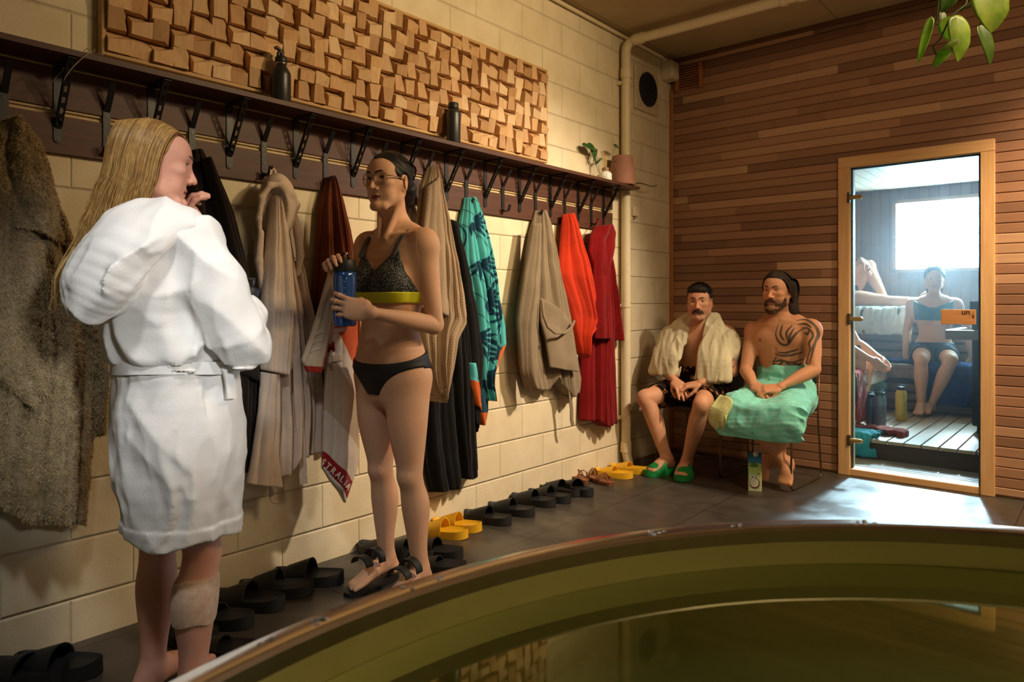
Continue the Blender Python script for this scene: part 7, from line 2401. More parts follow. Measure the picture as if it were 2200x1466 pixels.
# the cloth hanging in front of the shins
Wf.tube([lerp(kL, kR, .5) + A3((0.0, -.055, .0)), lerp(kL, kR, .5) + A3((.01, -.075, -.08)), lerp(kL, kR, .5) + A3((.02, -.055, -.16))], [(.225, .036), (.225, .026), (.215, .021)], (1, 0, 0), .03, p=2.6)
folds(Wf, .0065, [(1, .15, -.25, 22, 4, .7), (.15, 1, -.3, 15, 3, .8), (.05, .1, 1, 20, 3, .5)], None, None, 27)
Wf.chain([hL + A3((0, -.1, -.05)), kL + A3((0, .0, -.01)), A3(J['kL']) + A3((-.04, .10, -.2))], [.07, .066, .07], .006, '-')
Wf.chain([hR + A3((0, -.1, -.05)), kR + A3((0, .0, -.01)), A3(J['kR']) + A3((.05, .10, -.2))], [.07, .066, .07], .006, '-')
Wf.box((1.08, 4.40, .36), (.5, .135, .075), .02, .02, '-')
Wf.build('wrap', M_WRAP, m2)
# pale border and fringe at the loose corner
M_BORDER = cloth('pale_border', srgb(206, 206, 140))
ed = [at(1538, 868, y=4.15), at(1548, 886, y=4.14), at(1560, 903, y=4.13), at(1572, 912, y=4.13)]
Cn = Field((.72, 4.02, .34), (.98, 4.26, .60), .005)
Cn.tube([(.875, 4.165, .565), (.845, 4.125, .50), (.835, 4.115, .44), (.845, 4.115, .395)], [(.06, .016), (.065, .014), (.055, .012), (.03, .010)], (1, -.3, 0), .01, p=2.6)
folds(Cn, .005, [(.2, .2, 1, 30, 6, 1)], None, None, 4)
Cn.build('wrap_border', M_BORDER, m2)
for i in range(16):
    t = i / 15
    p = V((.868 + .03 * t, 4.105 - .01 * t, .405 + .07 * t))
    rel(MB().tube([p, p + V((.004 + .002 * (i % 3), -.004, -.018)), p + V((.006 * math.sin(i * 2.1), -.002, -.042 - .006 * (i % 2)))], [.0035, .003, .002], 6).build('tassel', M_BORDER, smooth=180), m2)
# =================================================================== SHOES ALONG THE WALL, CARTON
M_SLIDE_B = plain('black_rubber', srgb(26, 25, 25), .6, var=.1, bump=.1, bscale=300)
M_SLIDE_Y = plain('yellow_rubber', srgb(226, 170, 26), .5, var=.05)
def put(u, v, rz, label, mat, sc=1.0, group=None, name='slide', open_=1.0):
    p = at(u, v, z=0)
    return slide((p.x, p.y, 0), math.radians(rz), name, label, mat, sc, group, open_=open_)
T = 108
put(952, 1151, T, 'yellow slide beside the near ankle of the person in glasses, nearer the tub', M_SLIDE_Y, 1.0, None, open_=1.35)
put(982, 1137, T + 2, 'yellow slide just behind its mate, beside the ankle of the person in glasses', M_SLIDE_Y, 1.0, None, open_=1.35)
pairs = [(1047, 1121, T - 4, 'black slide, first in the row right of the yellow pair'), (1098, 1103, T - 2, 'black slide, second in the row right of the yellow pair'),
         (1146, 1083, T - 6, 'black slide, third in the row along the wall'), (1180, 1074, T - 10, 'black slide, fourth in the row along the wall'),
         (1204, 1060, T - 14, 'black slide with a small white mark on the strap, fifth in the row'), (1238, 1058, T - 32, 'black slide, last in the row before the brown sandals')]
M_WMARK = plain('white_mark', srgb(190, 188, 182), .5)
for i, (u, v, a, lb) in enumerate(pairs):
    th = put(u, v, a, lb, M_SLIDE_B, 1.03, 'black slides in the row right of the yellow pair', open_=1.25)
    if i == 4:
        MB().box((-.014, .012, .0835), (.014, .020, .0865), bev=.001).build('white_mark', M_WMARK, th)
put(826, 1194, T - 6, 'black slide between the wall and the far ankle of the person in glasses', M_SLIDE_B, 1.05, None, open_=1.2)
put(872, 1196, T, 'black slide between the two ankles of the person in glasses', M_SLIDE_B, 1.05, None, open_=1.2)
put(934, 1194, T, 'black slide right of the near ankle of the person in glasses', M_SLIDE_B, 1.05, None, open_=1.2)
put(938, 1226, T + 6, 'black slide almost hidden behind the tub rim beside the near ankle', M_SLIDE_B, 1.0, None, open_=.9)
put(664, 1250, T + 14, 'black slide right of the bandaged leg, farthest from it', M_SLIDE_B, 1.1, None, open_=1.35)
put(594, 1276, T + 20, 'black slide right of the bandaged leg, middle of the three', M_SLIDE_B, 1.1, None, open_=1.4)
put(534, 1302, T + 10, 'black slide right of the bandaged leg, nearest to it of the three', M_SLIDE_B, 1.1, None, open_=1.3)
put(466, 1340, T + 12, 'black slide lying partly behind the bandaged calf', M_SLIDE_B, 1.05, None, open_=1.0)
put(386, 1376, T + 10, 'black slide showing between the bare legs of the blonde person', M_SLIDE_B, 1.05, None, open_=1.2)
put(474, 1408, T + 14, 'black slide half hidden by the tub rim below the bandaged leg', M_SLIDE_B, 1.0, None, open_=.9)
put(124, 1444, T + 14, 'black slide in the bottom left corner of the floor, right one of the pair', M_SLIDE_B, 1.08, None, open_=1.2)
put(50, 1458, T + 14, 'black slide in the bottom left corner of the floor, left one of the pair', M_SLIDE_B, 1.08, None, open_=1.0)
put(1318, 1024, 100, 'yellow slide by the pipe, nearer the brown sandals', M_SLIDE_Y, 1.0, None, open_=1.05)
put(1350, 1014, 98, 'yellow slide right at the foot of the pipe', M_SLIDE_Y, 1.0, None, open_=1.05)
# brown strappy sandals
M_TAN = plain('tan_leather', srgb(138, 82, 46), .6, var=.15, bump=.1)
M_TAN_D = plain('brown_leather', srgb(104, 60, 34), .6, var=.12)
def strappy(u, v, rz, label, sc=1.0):
    p = at(u, v, z=0); th = thing('sandal', label, 'sandal', (p.x, p.y, 0), math.radians(rz), 'brown strappy sandals by the wall')
    L = .25 * sc; poly = []
    for k in range(48):
        a = 2 * PI * k / 48; y = L * .5 * math.sin(a); t = y / L + .5
        w = (.032 + .014 * t) * abs(math.cos(a)) ** .55 * (1 if math.cos(a) >= 0 else -1)
        poly.append((w * sc, y))
    MB().prism(poly, .001, .012).build('sole', M_TAN_D, th)
    MB().prism([(x * .95, y * .97) for x, y in poly], .012, .021).build('footbed', M_TAN, th)
    rim = [(x * .97, y * .985, .023) for x, y in poly]
    MB().tube(rim, .0035, 8, closed=True).build('footbed_edge', M_TAN, th, smooth=180)
    for (y0, y1, h) in ((.055, .035, .052), (.015, .06, .045), (-.05, -.085, .06)):
        pts = [(.044 * math.cos(a), y0 + (y1 - y0) * (a / PI), .016 + h * math.sin(a)) for a in np.linspace(0, PI, 14)]
        MB().strip(pts, (0, 1, .1), .014, .004).build('strap', M_TAN, th, smooth=60)
    MB().tube([(0, .09, .02), (0, .075, .045), (0, .05, .064)], .0045, 8).build('toe_post', M_TAN, th, smooth=180)
    MB().box((.036, -.075, .04), (.045, -.060, .058), bev=.001).build('buckle', M_BRASS, th)
    return th
strappy(1242, 1031, 60, 'brown leather strappy sandal tucked against the wall behind the last black slide')
strappy(1288, 1036, -108, 'brown leather strappy sandal in front of the yellow slides by the pipe')

# ------------------------------------------------------------------ milk carton
p = at(1618, 1056, z=0)
ct = thing('drink_carton', 'tall green and white drink carton with blue top and white cap', 'carton', (p.x, p.y + .03, 0), math.radians(18))
def carton_mat():
    t = NT('carton_print')
    s = t.sep(t.coord())
    z, x = s[2], s[0]
    base = t.mix(t.ramp(t.math('DIVIDE', z, .2), [(.25, (0, 0, 0, 1)), (.6, (1, 1, 1, 1))]), srgb(206, 214, 172), srgb(168, 192, 112))
    n = t.noise(t.mapping(t.coord(), (1, 1, 1.4)), 22, 2, .4)
    lf = t.math('GREATER_THAN', n, .60)
    base = t.mix(t.math('MULTIPLY', lf, t.math('GREATER_THAN', z, .095)), base, srgb(84, 122, 56))
    return t.set(base, .45, 0, None, .4)
w2_, d2_ = .038, .030
MB().box((-w2_, -d2_, 0), (w2_, d2_, .195), bev=.002).build('carton_body', carton_mat(), ct)
top = MB().add([(-w2_, -d2_, .192), (w2_, -d2_, .192), (w2_, d2_, .192), (-w2_, d2_, .192), (-w2_, -d2_, .206), (w2_, -d2_, .206), (w2_, d2_, .226), (-w2_, d2_, .226)], [(3, 2, 1, 0), (4, 5, 6, 7), (0, 1, 5, 4), (1, 2, 6, 5), (2, 3, 7, 6), (3, 0, 4, 7)])
M_CBLUE = plain('carton_blue', srgb(52, 138, 186), .45)
top.build('carton_top', M_CBLUE, ct)
MB().box((-w2_ - .0006, -d2_ - .0008, .176), (w2_ + .0006, d2_ + .0006, .1945)).build('blue_band', M_CBLUE, ct)
rt = Matrix.Translation((.004, .0, .2155)) @ Matrix.Rotation(math.atan2(.02, .06), 4, 'X')
MB().lathe([(.0145, 0), (.0145, .018), (.0125, .021), (0, .021)], 24, rt).build('screw_cap', plain('cap_white', srgb(232, 228, 214), .4), ct, smooth=40)
def disc(cx, cz, rx, rz_, m, nm, off=.0006):
    vs = [(cx + rx * math.cos(2 * PI * k / 28), -d2_ - off, cz + rz_ * math.sin(2 * PI * k / 28)) for k in range(28)]
    mb = MB(); mb.add(vs + [(x, -d2_ + .0004, z) for (x, y, z) in vs], [tuple(range(28))[::-1], tuple(range(28, 56))] + [(k, (k + 1) % 28, 28 + (k + 1) % 28, 28 + k) for k in range(28)])
    mb.build(nm, m, ct)
M_CW = plain('print_white', srgb(230, 228, 214), .45)
disc(.0, .050, .030, .034, plain('print_brown', srgb(110, 80, 52), .5), 'coconut_print'); disc(-.002, .054, .025, .026, M_CW, 'coconut_print', .001); disc(-.004, .056, .017, .017, plain('print_cream', srgb(206, 206, 180), .5), 'coconut_print', .0014)
disc(-.014, .090, .014, .014, M_CW, 'badge_print', .001); disc(-.014, .090, .006, .008, M_CBLUE, 'badge_print', .0014)
# =================================================================== SAUNA ROOM
SX0, SX1, SY0, SY1, SZ = 0.25, 2.75, YB + 0.1, 8.15, 2.34
PLZ = 0.17
def sauna_panel(name, axis_v, c1, c2, pitch=0.09, lines='z'):
    t = NT(name)
    s = t.sep(t.pos())
    v = {'x': s[0], 'y': s[1], 'z': s[2]}[lines]
    f = t.math('FRACT', t.math('DIVIDE', t.math('ADD', v, 9 * pitch), pitch))
    g = t.math('LESS_THAN', f, 0.07)
    row = t.math('FLOOR', t.math('DIVIDE', v, pitch))
    wn = t.n('TexWhiteNoise', noise_dimensions='1D'); t.l(row, wn.inputs['W'])
    b = t.mix(wn.outputs['Value'], c1, c2)
    return t.set(t.mix(g, b, tuple(q * 0.35 for q in c1[:3]) + (1,)), 0.5, 0, t.bump(t.math('MULTIPLY', g, -1.0), 0.6, 0.004), 0.3)
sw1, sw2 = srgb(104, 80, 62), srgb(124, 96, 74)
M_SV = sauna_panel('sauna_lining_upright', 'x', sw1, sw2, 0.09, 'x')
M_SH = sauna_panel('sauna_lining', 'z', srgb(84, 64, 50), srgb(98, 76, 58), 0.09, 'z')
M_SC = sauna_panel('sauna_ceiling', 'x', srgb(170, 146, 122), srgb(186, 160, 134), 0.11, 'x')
# window opening in the far wall
WX0, WX1, WZ0, WZ1 = 0.93, 2.42, 1.47, 2.22
mb = MB()
mb.box((SX0 - 0.1, SY1, 0), (WX0, SY1 + 0.1, SZ)).box((WX1, SY1, 0), (SX1 + 0.1, SY1 + 0.1, SZ)).box((WX0, SY1, 0), (WX1, SY1 + 0.1, WZ0)).box((WX0, SY1, WZ1), (WX1, SY1 + 0.1, SZ))
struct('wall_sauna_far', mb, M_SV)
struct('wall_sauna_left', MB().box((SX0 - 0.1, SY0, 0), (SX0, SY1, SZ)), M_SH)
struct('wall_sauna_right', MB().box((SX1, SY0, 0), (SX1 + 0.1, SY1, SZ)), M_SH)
mb = MB()
M_SF = sauna_panel('bounce_absorber_boards', 'z', srgb(58, 44, 36), srgb(70, 54, 44), 0.09, 'z')
mb.box((SX0, SY0, 0), (DX0 + .06, SY0 + .012, SZ)).box((DX1 - .06, SY0, 0), (SX1, SY0 + .012, SZ)).box((DX0 + .06, SY0, DZ1 - .06), (DX1 - .06, SY0 + .012, SZ))
struct('wall_sauna_absorber', mb, M_SF)  # unseen dark lining, added to cut light bouncing onto the bathers
struct('ceiling_sauna', MB().box((SX0 - 0.1, SY0, SZ), (SX1 + 0.1, SY1 + 0.1, SZ + 0.1)), M_SC)
struct('floor_sauna', MB().box((SX0 - 0.1, SY0, -0.1), (SX1 + 0.1, SY1 + 0.1, 0.0)), plain('sauna_floor', srgb(70, 60, 52), 0.6))
win = tag(bpy.data.objects.new('window_1', None), kind='structure'); C.objects.link(win); win.location = (1.67, SY1, 1.85)
win['label'] = 'dazzling daylit window in the far wall of the sauna'
def sky_mat():
    t = NT('daylight')
    t.t.nodes.remove(t.p)
    e = t.n('Emission'); e.inputs[0].default_value = (0.50, 0.80, 1.0, 1); e.inputs[1].default_value = 75.0
    t.l(e.outputs[0], t.out.inputs[0]); return t.m
MB().box((WX0 + 0.02, SY1 + 0.05, WZ0 + 0.02), (WX1 - 0.02, SY1 + 0.06, WZ1 - 0.02)).build('window_pane', sky_mat(), win, world=True)
fr = MB(); M_WF = wood_mat('window_timber', srgb(170, 130, 96), srgb(140, 100, 70), 0)
fr.box((WX0, SY1 - 0.012, WZ0), (WX0 + 0.035, SY1 + 0.08, WZ1)).box((WX1 - 0.035, SY1 - 0.012, WZ0), (WX1, SY1 + 0.08, WZ1)).box((WX0, SY1 - 0.012, WZ0), (WX1, SY1 + 0.08, WZ0 + 0.035)).box((WX0, SY1 - 0.012, WZ1 - 0.035), (WX1, SY1 + 0.08, WZ1))
fr.build('window_frame', M_WF, win, world=True)

M_DECK = wood_mat('deck_timber', srgb(196, 170, 144), srgb(168, 140, 114), 1, 0.38)
M_DECKX = wood_mat('bench_timber_cross', srgb(140, 118, 98), srgb(112, 92, 74), 0, 0.45)
M_DARKW = wood_mat('dark_riser_wood', srgb(84, 62, 48), srgb(62, 44, 34), 0, 0.5)
# duckboard just inside the door
dk = thing('duckboard', 'low slatted timber duckboard just inside the sauna door', 'duckboard', (1.5, 5.4, 0))
for i in range(7):
    y = SY0 + 0.01 + i * 0.052
    rel(MB().box((0.6, y, 0.012), (2.3, y + 0.04, 0.034), bev=0.002).build('slat', M_DECKX, dk), dk)
rel(MB().box((0.7, SY0 + 0.02, 0), (0.74, 5.56, 0.012)).box((1.4, SY0 + 0.02, 0), (1.44, 5.56, 0.012)).box((2.1, SY0 + 0.02, 0), (2.14, 5.56, 0.012)).build('bearer', M_DARKW), dk)
# raised slatted platform
pf = thing('platform', 'raised slatted timber platform forming the sauna floor', 'platform', (1.5, 6.5, 0))
rel(MB().box((SX0 + 0.02, 5.585, 0), (SX1 - 0.02, 5.605, PLZ - 0.024)).box((SX0 + 0.02, 7.3, 0), (SX1 - 0.02, 7.33, PLZ - 0.024)).build('riser', M_DARKW), pf)
x = SX0 + 0.02
while x < SX1 - 0.1:
    rel(MB().box((x, 5.57, PLZ - 0.024), (x + 0.098, SY1 - 0.02, PLZ), bev=0.002).build('deck_board', M_DECK), pf)
    x += 0.108
# benches
def bench(name, label, x0, x1, y0, y1, z, front):
    b = thing(name, label, 'bench', ((x0 + x1) / 2, (y0 + y1) / 2, PLZ))
    n = 4
    if front == 'y':
        w = (y1 - y0) / n
        for i in range(n):
            rel(MB().box((x0, y0 + i * w, z - 0.03), (x1, y0 + (i + 1) * w - 0.012, z), bev=0.003).build('seat_slat', M_DECKX), b)
        rel(MB().box((x0, y0 + 0.02, z - 0.12), (x1, y0 + 0.045, z - 0.03)).build('apron', M_DECKX), b)
    else:
        w = (x1 - x0) / n
        for i in range(n):
            rel(MB().box((x0 + i * w, y0, z - 0.03), (x0 + (i + 1) * w - 0.012, y1, z), bev=0.003).build('seat_slat', M_DECK), b)
        rel(MB().box((x1 - 0.045, y0, z - 0.14), (x1 - 0.02, y1, z - 0.03)).build('apron', M_DECK), b)
    # slatted skirt below
    s = MB(); zz = PLZ + 0.02
    while zz < z - 0.16:
        if front == 'y': s.box((x0, y0 + 0.09, zz), (x1, y0 + 0.11, zz + 0.06))
        else: s.box((x1 - 0.13, y0, zz), (x1 - 0.11, y1, zz + 0.06))
        zz += 0.085
    if s.v: rel(s.build('slatted_skirt', M_DECKX if front == 'y' else M_DECK), b)
    for (px, py) in ((x0 + 0.03, y0 + 0.15), (x1 - 0.16, y0 + 0.15), (x0 + 0.03, y1 - 0.08), (x1 - 0.16, y1 - 0.08)):
        rel(MB().box((px, py, PLZ), (px + 0.05, py + 0.05, z - 0.03)).build('leg', M_DARKW), b)
    return b
bench('lower_bench', 'pale lower bench running along the left side of the sauna', SX0 + 0.01, 1.13, 5.75, 7.13, 0.60, 'x')
bench('lower_bench', 'lower bench under the window that the person in black shorts sits on', SX0 + 0.01, SX1 - 0.01, 7.14, 7.68, 0.60, 'y')
bench('upper_bench', 'upper bench below the window with a pale towel over its edge', SX0 + 0.01, SX1 - 0.01, 7.69, 8.13, 1.09, 'y')
# ------------------------------------------------------------------ people in the sauna
def sauna_person(name_label, J, o, loc, seed, skin=SKM, eyes=True, hair_c=(.02, .014, .01), hairlen=0.0, female=False):
    th = thing('person', name_label, 'person', loc)
    oo = dict(MO); oo.update(res=.010, fres=.0055); oo.pop('fine', None); oo.update(o)
    Fq, Hq, Xq = build_body(J, oo)
    return th, Fq, Hq, Xq
M_HAIR3 = hair_mat('sauna_hair', 0, 0, .5)
def simple_hair(Hq, th, col, tail=0.0, knot=False):
    f = Field(Hq.o - np.array((.18, .18, .18 + tail)), Hq.o + .19, .006)
    f.ell(Hq(0, -.018, .040), (.086, .105, .093), .004, '+', Hq.M)
    if tail: f.tube([Hq(0, -.07, .02), Hq(0, -.085, -.08), Hq(0, -.08, -.08 - tail)], [(.075, .05), (.07, .04), (.04, .025)], Hq.l, .03)
    if knot: f.ell(Hq(0, -.11, .06), (.045, .04, .045), .02, '+', Hq.M)
    f.ell(Hq(0, .104, -.002), (.074, .068, .086), .008, '-', Hq.M)
    f.box(Hq(0, .066, -.09), (.2, .066, .098), .004, .012, '-', Hq.M)
    f.warp(lambda X, Y, Z: .003 * vnoise(X * 60, Y * 60, Z * 30, 3))
    f.build('hair', M_HAIR3, th, col=np.array(col))
# 1. seated under the window, dark crop top and shorts
fx = nrm((.17, -.985, 0)); lx = np.array((-fx[1], fx[0], 0))
J = dict(pel=(1.43, 7.42, .71), chest=(1.435, 7.43, 1.0), neck=(1.435, 7.41, 1.195), head=(1.44, 7.385, 1.375), hf=fx, hu=(0, 0, 1), ps=lx, cs=lx,
         sL=(1.60, 7.44, 1.145), sR=(1.265, 7.40, 1.145), eL=(1.70, 7.46, .90), eR=(1.205, 7.45, .90), wL=(1.72, 7.42, .66), wR=(1.20, 7.42, .66),
         hL=(1.52, 7.40, .68), hR=(1.35, 7.38, .68), kL=(1.625, 7.02, .665), kR=(1.405, 7.00, .665), aL=(1.46, 7.10, .255), aR=(1.40, 7.02, .255), tL=(1.44, 6.93, .19), tR=(1.40, 6.86, .19))
s1, Fq, Hq, Xq = sauna_person('person in a dark teal crop top and black shorts sitting under the sauna window', J,
    dict(female=True, torso=[(.14, .10), (.165, .112), (.125, .092), (.136, .10), (.138, .084), (.07, .055)], arm=(.043, .040, .036, .034, .036, .036, .026, .024), neck=.88, face={}, leg=(.088, .080, .060, .055, .052, .056, .038, .034), hs=.98), (1.43, 7.3, PLZ), 1)
add_hand(Fq, J['wR'], (-.1, -.25, -.95), (.6, .5, 0), (.5, -.8, 0)); add_hand(Fq, J['wL'], (.1, -.25, -.95), (-.6, .5, 0), (-.5, -.8, 0))
G1 = grown(Fq, A3((1.2, 7.1, 1.0)), A3((1.72, 7.65, 1.24)), .007)
cut(G1, lambda X, Y, Z: np.maximum(np.maximum(np.abs((X - 1.435)) - .155, Z - (1.12 + .5 * np.clip(np.abs(X - 1.435) - .03, 0, .15))), 1.0 - Z) + 0 * Y)
M_TEALTOP = plain('dark_teal_top', srgb(24, 78, 86), .7)
G1.build('crop_top', M_TEALTOP, s1)
G1 = grown(Fq, A3((1.2, 7.08, .55)), A3((1.72, 7.65, .82)), .010)
cut(G1, lambda X, Y, Z: np.maximum(np.maximum(Z - .80, 7.155 - Y), np.abs(X - 1.45) - .215))
G1.build('shorts', plain('black_shorts', srgb(20, 20, 22), .7), s1)
Fq.build('body', M_SKIN, s1, col=skin_paint(Hq, SKM, seed=41))
add_eyes(Hq, s1); simple_hair(Hq, s1, (.02, .014, .011), .10)
# 2. reclining along the upper bench, one knee up
J = dict(pel=(.50, 7.90, 1.205), chest=(.40, 7.90, 1.50), neck=(.385, 7.90, 1.69), head=(.40, 7.88, 1.86), hf=(.95, -.3, 0), hu=(0, 0, 1), ps=(0, 1, 0), cs=(0, 1, 0),
         sL=(.40, 8.04, 1.63), sR=(.40, 7.74, 1.63), eL=(.55, 8.03, 1.42), eR=(.55, 7.76, 1.42), wL=(.70, 7.97, 1.56), wR=(.72, 7.80, 1.60),
         hL=(.53, 7.98, 1.19), hR=(.53, 7.82, 1.19), kL=(.755, 7.97, 1.545), kR=(.92, 7.81, 1.185), aL=(.90, 7.98, 1.17), aR=(1.30, 7.81, 1.165), tL=(1.06, 7.98, 1.11), tR=(1.36, 7.80, 1.30))
s2, Fq, Hq, Xq = sauna_person('person reclining on the upper sauna bench with one knee raised', J,
    dict(soleupR=nrm((-.95, 0, .3)), res=.009, glute=False), (.6, 7.9, 1.09), 2)
add_hand(Fq, J['wR'], (.6, .5, -.5), (-.2, .5, -.8), (0, -1, 0)); add_hand(Fq, J['wL'], (.6, -.4, -.5), (-.2, -.5, -.8), (0, 1, 0))
Fq.build('body', M_SKIN, s2, col=skin_paint(Hq, np.array(SKM) * 1.05, seed=43))
G1 = grown(Fq, A3((.3, 7.7, 1.08)), A3((.72, 8.1, 1.40)), .010); cut(G1, lambda X, Y, Z: np.maximum(X - .66, Z - 1.34) + 0 * Y)
G1.build('shorts', bpy.data.materials['black_shorts'], s2)
add_eyes(Hq, s2); simple_hair(Hq, s2, (.03, .02, .012))
# 3. leaning forward on the left bench, forearms on the knees
J = dict(pel=(.78, 6.35, .71), chest=(.90, 6.33, .97), neck=(.985, 6.31, 1.12), head=(1.01, 6.33, 1.27), hf=(.9, .42, -.2), hu=(.15, 0, 1), ps=(0, 1, 0), cs=(.1, 1, 0),
         sL=(.98, 6.49, 1.07), sR=(.975, 6.14, 1.07), eL=(1.13, 6.50, .82), eR=(1.12, 6.12, .82), wL=(1.33, 6.42, .70), wR=(1.32, 6.20, .70),
         hL=(.80, 6.44, .69), hR=(.80, 6.26, .69), kL=(1.235, 6.50, .645), kR=(1.235, 6.17, .645), aL=(1.16, 6.47, .255), aR=(1.155, 6.20, .255), tL=(1.34, 6.50, .19), tR=(1.335, 6.17, .19))
lean = .12      # how far back on the bench the person sits
for k in J:
    if k not in ('hf', 'hu', 'ps', 'cs'): J[k] = (J[k][0] - lean, J[k][1], J[k][2])
s3, Fq, Hq, Xq = sauna_person('person leaning forward on the left sauna bench with forearms on the knees', J, dict(res=.0085), (.9, 6.3, PLZ), 3)
add_hand(Fq, J['wR'], (.7, .35, -.6), (-.3, .8, -.3), (.6, .2, .7)); add_hand(Fq, J['wL'], (.7, -.35, -.6), (-.3, -.8, -.3), (.6, -.2, .7))
Fq.build('body', M_SKIN, s3, col=skin_paint(Hq, SKM, seed=45))
G1 = grown(Fq, A3((.6, 6.05, .58)), A3((1.12, 6.62, .88)), .010); cut(G1, lambda X, Y, Z: np.maximum(X - 1.06, Z - .80) + 0 * Y)
G1.build('shorts', bpy.data.materials['black_shorts'], s3)
add_eyes(Hq, s3); simple_hair(Hq, s3, (.03, .02, .012))
# ------------------------------------------------------------------ things in the sauna
def drape(name, label, path, wdir, w, t, mat, cat='towel', parts=(), fold=.010, res=.008):
    """a towel laid along a path (over an edge, on the floor), with real thickness and folds"""
    P = np.array(path); lo = P.min(0) - w - .02; hi = P.max(0) + w + .02
    f = Field(lo, hi, res)
    f.tube(path, [(w, t)] * len(path), wdir, .004, p=4)
    folds(f, fold, [(0, .3, 1, 24, 4, .8), (.5, .5, 0, 18, 6, .4)], None, None, 5)
    o = f.build(name, mat, None)
    return tag(o, label, cat)
M_PALE = cloth('pale_towel', srgb(206, 200, 190)); M_NAVY = cloth('navy_towel', srgb(26, 44, 84)); M_TEALT = cloth('teal_floor_towel', srgb(46, 132, 138)); M_REDB = cloth('red_brown_towel', srgb(130, 54, 40))
drape('towel', 'pale towel hanging over the front edge of the upper sauna bench', [(.95, 7.90, 1.108), (.95, 7.74, 1.110), (.95, 7.668, 1.09), (.95, 7.655, .98), (.95, 7.655, .86)], (1, 0, 0), .24, .014, M_PALE, res=.007)
drape('towel', 'navy towel hanging down the lower bench beside the knees of the person in shorts', [(1.62, 7.40, .615), (1.62, 7.18, .616), (1.62, 7.105, .60), (1.62, 7.085, .48), (1.62, 7.085, .28)], (1, 0, 0), .17, .012, M_NAVY)
drape('towel', 'blue towel on the lower bench under the person in shorts', [(1.02, 7.42, .615), (1.18, 7.40, .618), (1.34, 7.42, .615)], (0, 1, 0), .14, .014, M_NAVY)
drape('towel', 'red brown towel lying on the sauna platform', [(1.02, 5.85, PLZ + .022), (1.25, 5.88, PLZ + .03), (1.50, 5.86, PLZ + .02)], (0, 1, 0), .075, .020, M_REDB, fold=.012)
drape('towel', 'teal and white towel spilling over the platform edge', [(1.22, 5.80, PLZ + .020), (1.22, 5.62, PLZ + .03), (1.22, 5.552, PLZ + .01), (1.22, 5.535, PLZ - .11)], (1, 0, 0), .155, .016, M_TEALT, fold=.010)
drape('towel', 'red towel hanging off the left bench beside the leaning person', [(1.05, 6.00, .612), (1.12, 6.00, .614), (1.165, 6.00, .59), (1.17, 6.00, .42), (1.17, 6.00, .24)], (0, 1, 0), .13, .014, cloth('red_towel', srgb(150, 46, 36)))
def flask(name, label, u, v, y, c, h, r, group=None):
    p = at(u, v, y=y); b = thing(name, label, 'bottle', (p.x, y, PLZ), 0, group)
    MB().lathe([(0, 0), (r * .95, 0), (r, .006), (r, h * .78), (r * .72, h * .86), (0, h * .86)], 28).build('body', plain(name + '_paint', c, .4, .1), b, smooth=45)
    MB().lathe([(r * .7, h * .85), (r * .74, h * .86), (r * .74, h * .95), (r * .5, h * .965), (0, h * .965)], 24).build('lid', M_CAP, b, smooth=45)
    MB().tube([(-r * .6, 0, h * .94), (-r * .5, 0, h), (r * .5, 0, h), (r * .6, 0, h * .94)], .006, 8).build('carry_loop', M_CAP, b, smooth=180)
flask('water_bottle', 'grey water bottle with a black loop lid on the sauna platform', 1890, 905, 6.12, srgb(104, 104, 110), .30, .046)
flask('water_bottle', 'slimmer grey water bottle half hidden beside the grey one in the sauna', 1872, 905, 6.16, srgb(84, 86, 96), .27, .040)
flask('water_bottle', 'yellow water bottle with a black lid on the sauna platform', 1936, 890, 6.62, srgb(196, 160, 40), .30, .044)
# stove with stones
sv = thing('sauna_stove', 'tall black sauna stove with stones on top behind the right door jamb', 'stove', (2.12, 6.5, PLZ))
M_IRON = plain('stove_iron', srgb(22, 22, 24), .45, .5)
MB().box((-.25, -.2, .06), (.25, .2, .86), bev=.01).build('stove_body', M_IRON, sv)
for (x, y) in ((-.22, -.17), (.18, -.17), (-.22, .13), (.18, .13)): MB().box((x, y, 0), (x + .04, y + .04, .065)).build('leg', M_IRON, sv)
MB().box((-.26, -.21, .86), (.26, -.195, 1.0)).box((-.26, .195, .86), (.26, .21, 1.0)).box((-.26, -.195, .86), (-.245, .195, 1.0)).box((.245, -.195, .86), (.26, .195, 1.0)).build('stone_cage', M_IRON, sv)
M_STONE = plain('stove_stone', srgb(96, 96, 98), .7, var=.3, nscale=40, bump=.3, bscale=60)
rg_ = random.Random(6)
for i in range(46):
    l = i // 20; r = .045
    x, y = rg_.uniform(-.2, .2) * (1 - .25 * l), rg_.uniform(-.15, .15) * (1 - .25 * l)
    MB().ball((x, y, .91 + l * .07 + rg_.uniform(-.01, .02)), (r * rg_.uniform(.8, 1.2), r * rg_.uniform(.7, 1.1), r * rg_.uniform(.6, .9)), 10, Matrix.Identity(4)).build('stone', M_STONE, sv, smooth=180)
gr = thing('stove_guard', 'pale timber guard rail round the black sauna stove', 'guard rail', (1.82, 6.2, .9))
rel(MB().box((1.72, 6.16, .885), (2.45, 6.20, .955), bev=.004).build('guard_rail', M_DECKX), gr)
rel(MB().box((1.72, 6.20, .885), (1.76, 6.9, .955), bev=.004).build('guard_rail', M_DECK), gr)
rel(MB().box((2.36, 6.16, PLZ), (2.40, 6.20, .885)).build('post', M_DECK), gr)
rel(MB().box((2.36, 6.86, PLZ), (2.40, 6.90, .955)).build('post', M_DECK), gr)

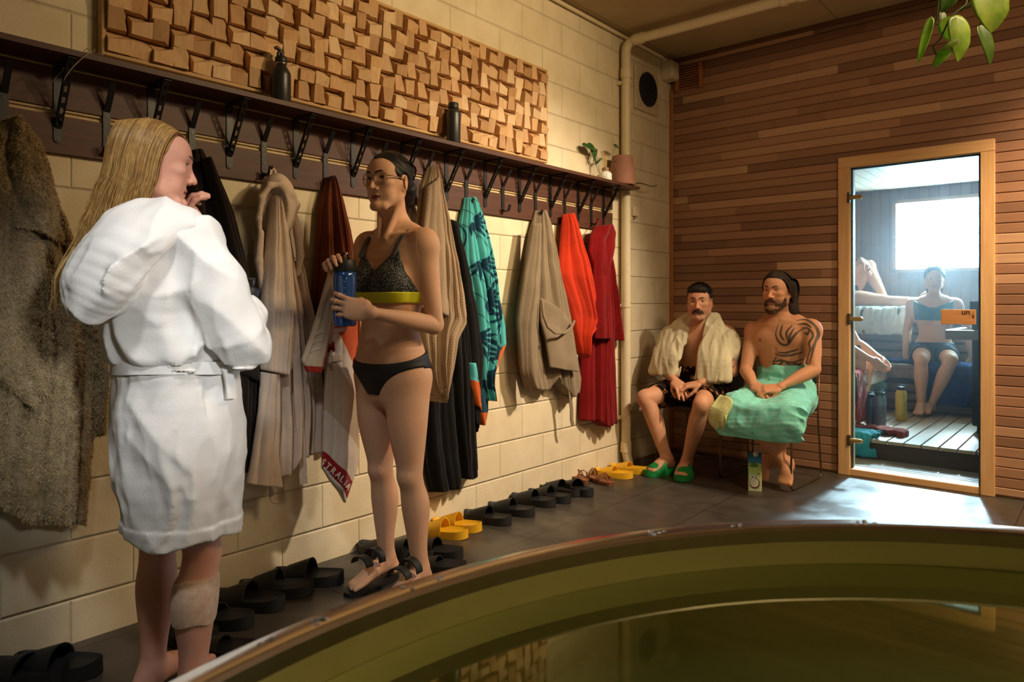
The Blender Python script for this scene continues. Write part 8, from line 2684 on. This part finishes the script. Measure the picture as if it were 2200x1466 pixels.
# ------------------------------------------------------------------ steam
def steam_mat():
    t = NT('steam')
    t.t.nodes.remove(t.p)
    v = t.n('VolumeScatter'); v.inputs['Color'].default_value = (.80, .92, 1, 1); v.inputs['Density'].default_value = .009; v.inputs['Anisotropy'].default_value = .55
    t.l(v.outputs[0], t.out.inputs['Volume']); return t.m
so_ = MB().box((SX0 + .01, SY0 + .015, .01), (SX1 - .01, SY1 - .02, SZ - .01)).build('steam', steam_mat())
tag(so_, 'thin bluish steam hanging in the air of the sauna', 'steam', kind='stuff')
# =================================================================== LIGHT
def area(name, loc, target, size, power, color, spread=180, sizey=None):
    l = bpy.data.lights.new(name, 'AREA')
    l.energy = power; l.color = color; l.size = size
    l.shape = 'DISK' if sizey is None else 'RECTANGLE'
    if sizey: l.size_y = sizey
    l.spread = math.radians(spread)
    o = bpy.data.objects.new(name, l); C.objects.link(o)
    o.location = loc
    o.rotation_euler = (V(target) - V(loc)).to_track_quat('-Z', 'Y').to_euler()
    return o
def spot(name, loc, target, power, color, angle=70, blend=0.6, radius=0.06):
    l = bpy.data.lights.new(name, 'SPOT')
    l.energy = power; l.color = color; l.spot_size = math.radians(angle); l.spot_blend = blend; l.shadow_soft_size = radius
    o = bpy.data.objects.new(name, l); C.objects.link(o)
    o.location = loc
    o.rotation_euler = (V(target) - V(loc)).to_track_quat('-Z', 'Y').to_euler()
    return o
spot('warm_downlight', (2.7, 3.9, 2.98), (0.0, 3.2, 0.80), 580, (1.0, 0.82, 0.62), 62, 1.0, 0.08)
spot('upper_wall_fill', (2.9, 2.9, 2.98), (0.0, 2.6, 2.35), 190, (1.0, 0.75, 0.42), 80, 1.0, 0.10)  # added fill to brighten the upper wall and the block panel
spot('corner_downlight', (3.2, 4.3, 2.98), (2.6, 5.0, 0.6), 470, (1.0, 0.76, 0.48), 90, 1.0, 0.08)
area('room_fill', (3.5, 2.4, 3.02), (2.6, 2.6, 0), 0.9, 56, (1.0, 0.74, 0.44))  # added warm ambient fill over the whole room
spot('cool_downlight', (1.85, 0.05, 2.98), (0.74, 0.90, 1.10), 120, (0.92, 0.96, 1.0), 33, 1.0, 0.12)
spot('robe_side_fill', (4.3, 0.25, 1.95), (0.78, 0.88, 1.12), 330, (0.92, 0.96, 1.0), 17, 1.0, 0.15)  # added fill in mid-room without a fixture, brightens the white robe
area('daylight_beam', (1.36, 8.10, 1.88), (1.72, 5.1, 0.55), 0.30, 105, (0.72, 0.89, 1.0), 70)
w = bpy.data.worlds.new('room_air'); bpy.context.scene.world = w
w.use_nodes = True
w.node_tree.nodes['Background'].inputs[0].default_value = (0.9, 0.95, 1.0, 1)
w.node_tree.nodes['Background'].inputs[1].default_value = 0.0
sc = bpy.context.scene
sc.view_settings.view_transform = 'Standard'
sc.view_settings.look = 'None'
sc.view_settings.gamma = 1.0
sc.view_settings.exposure = 0.0
sc.view_settings.use_curve_mapping = False
sc.cycles.use_denoising = True
try: sc.cycles.denoiser = 'OPENIMAGEDENOISE'
except Exception: pass
sc.cycles.max_bounces = 8
sc.cycles.diffuse_bounces = 3
sc.cycles.glossy_bounces = 4
sc.cycles.transparent_max_bounces = 16
sc.cycles.sample_clamp_indirect = 6
sc.cycles.use_adaptive_sampling = True
sc.cycles.adaptive_threshold = 0.035
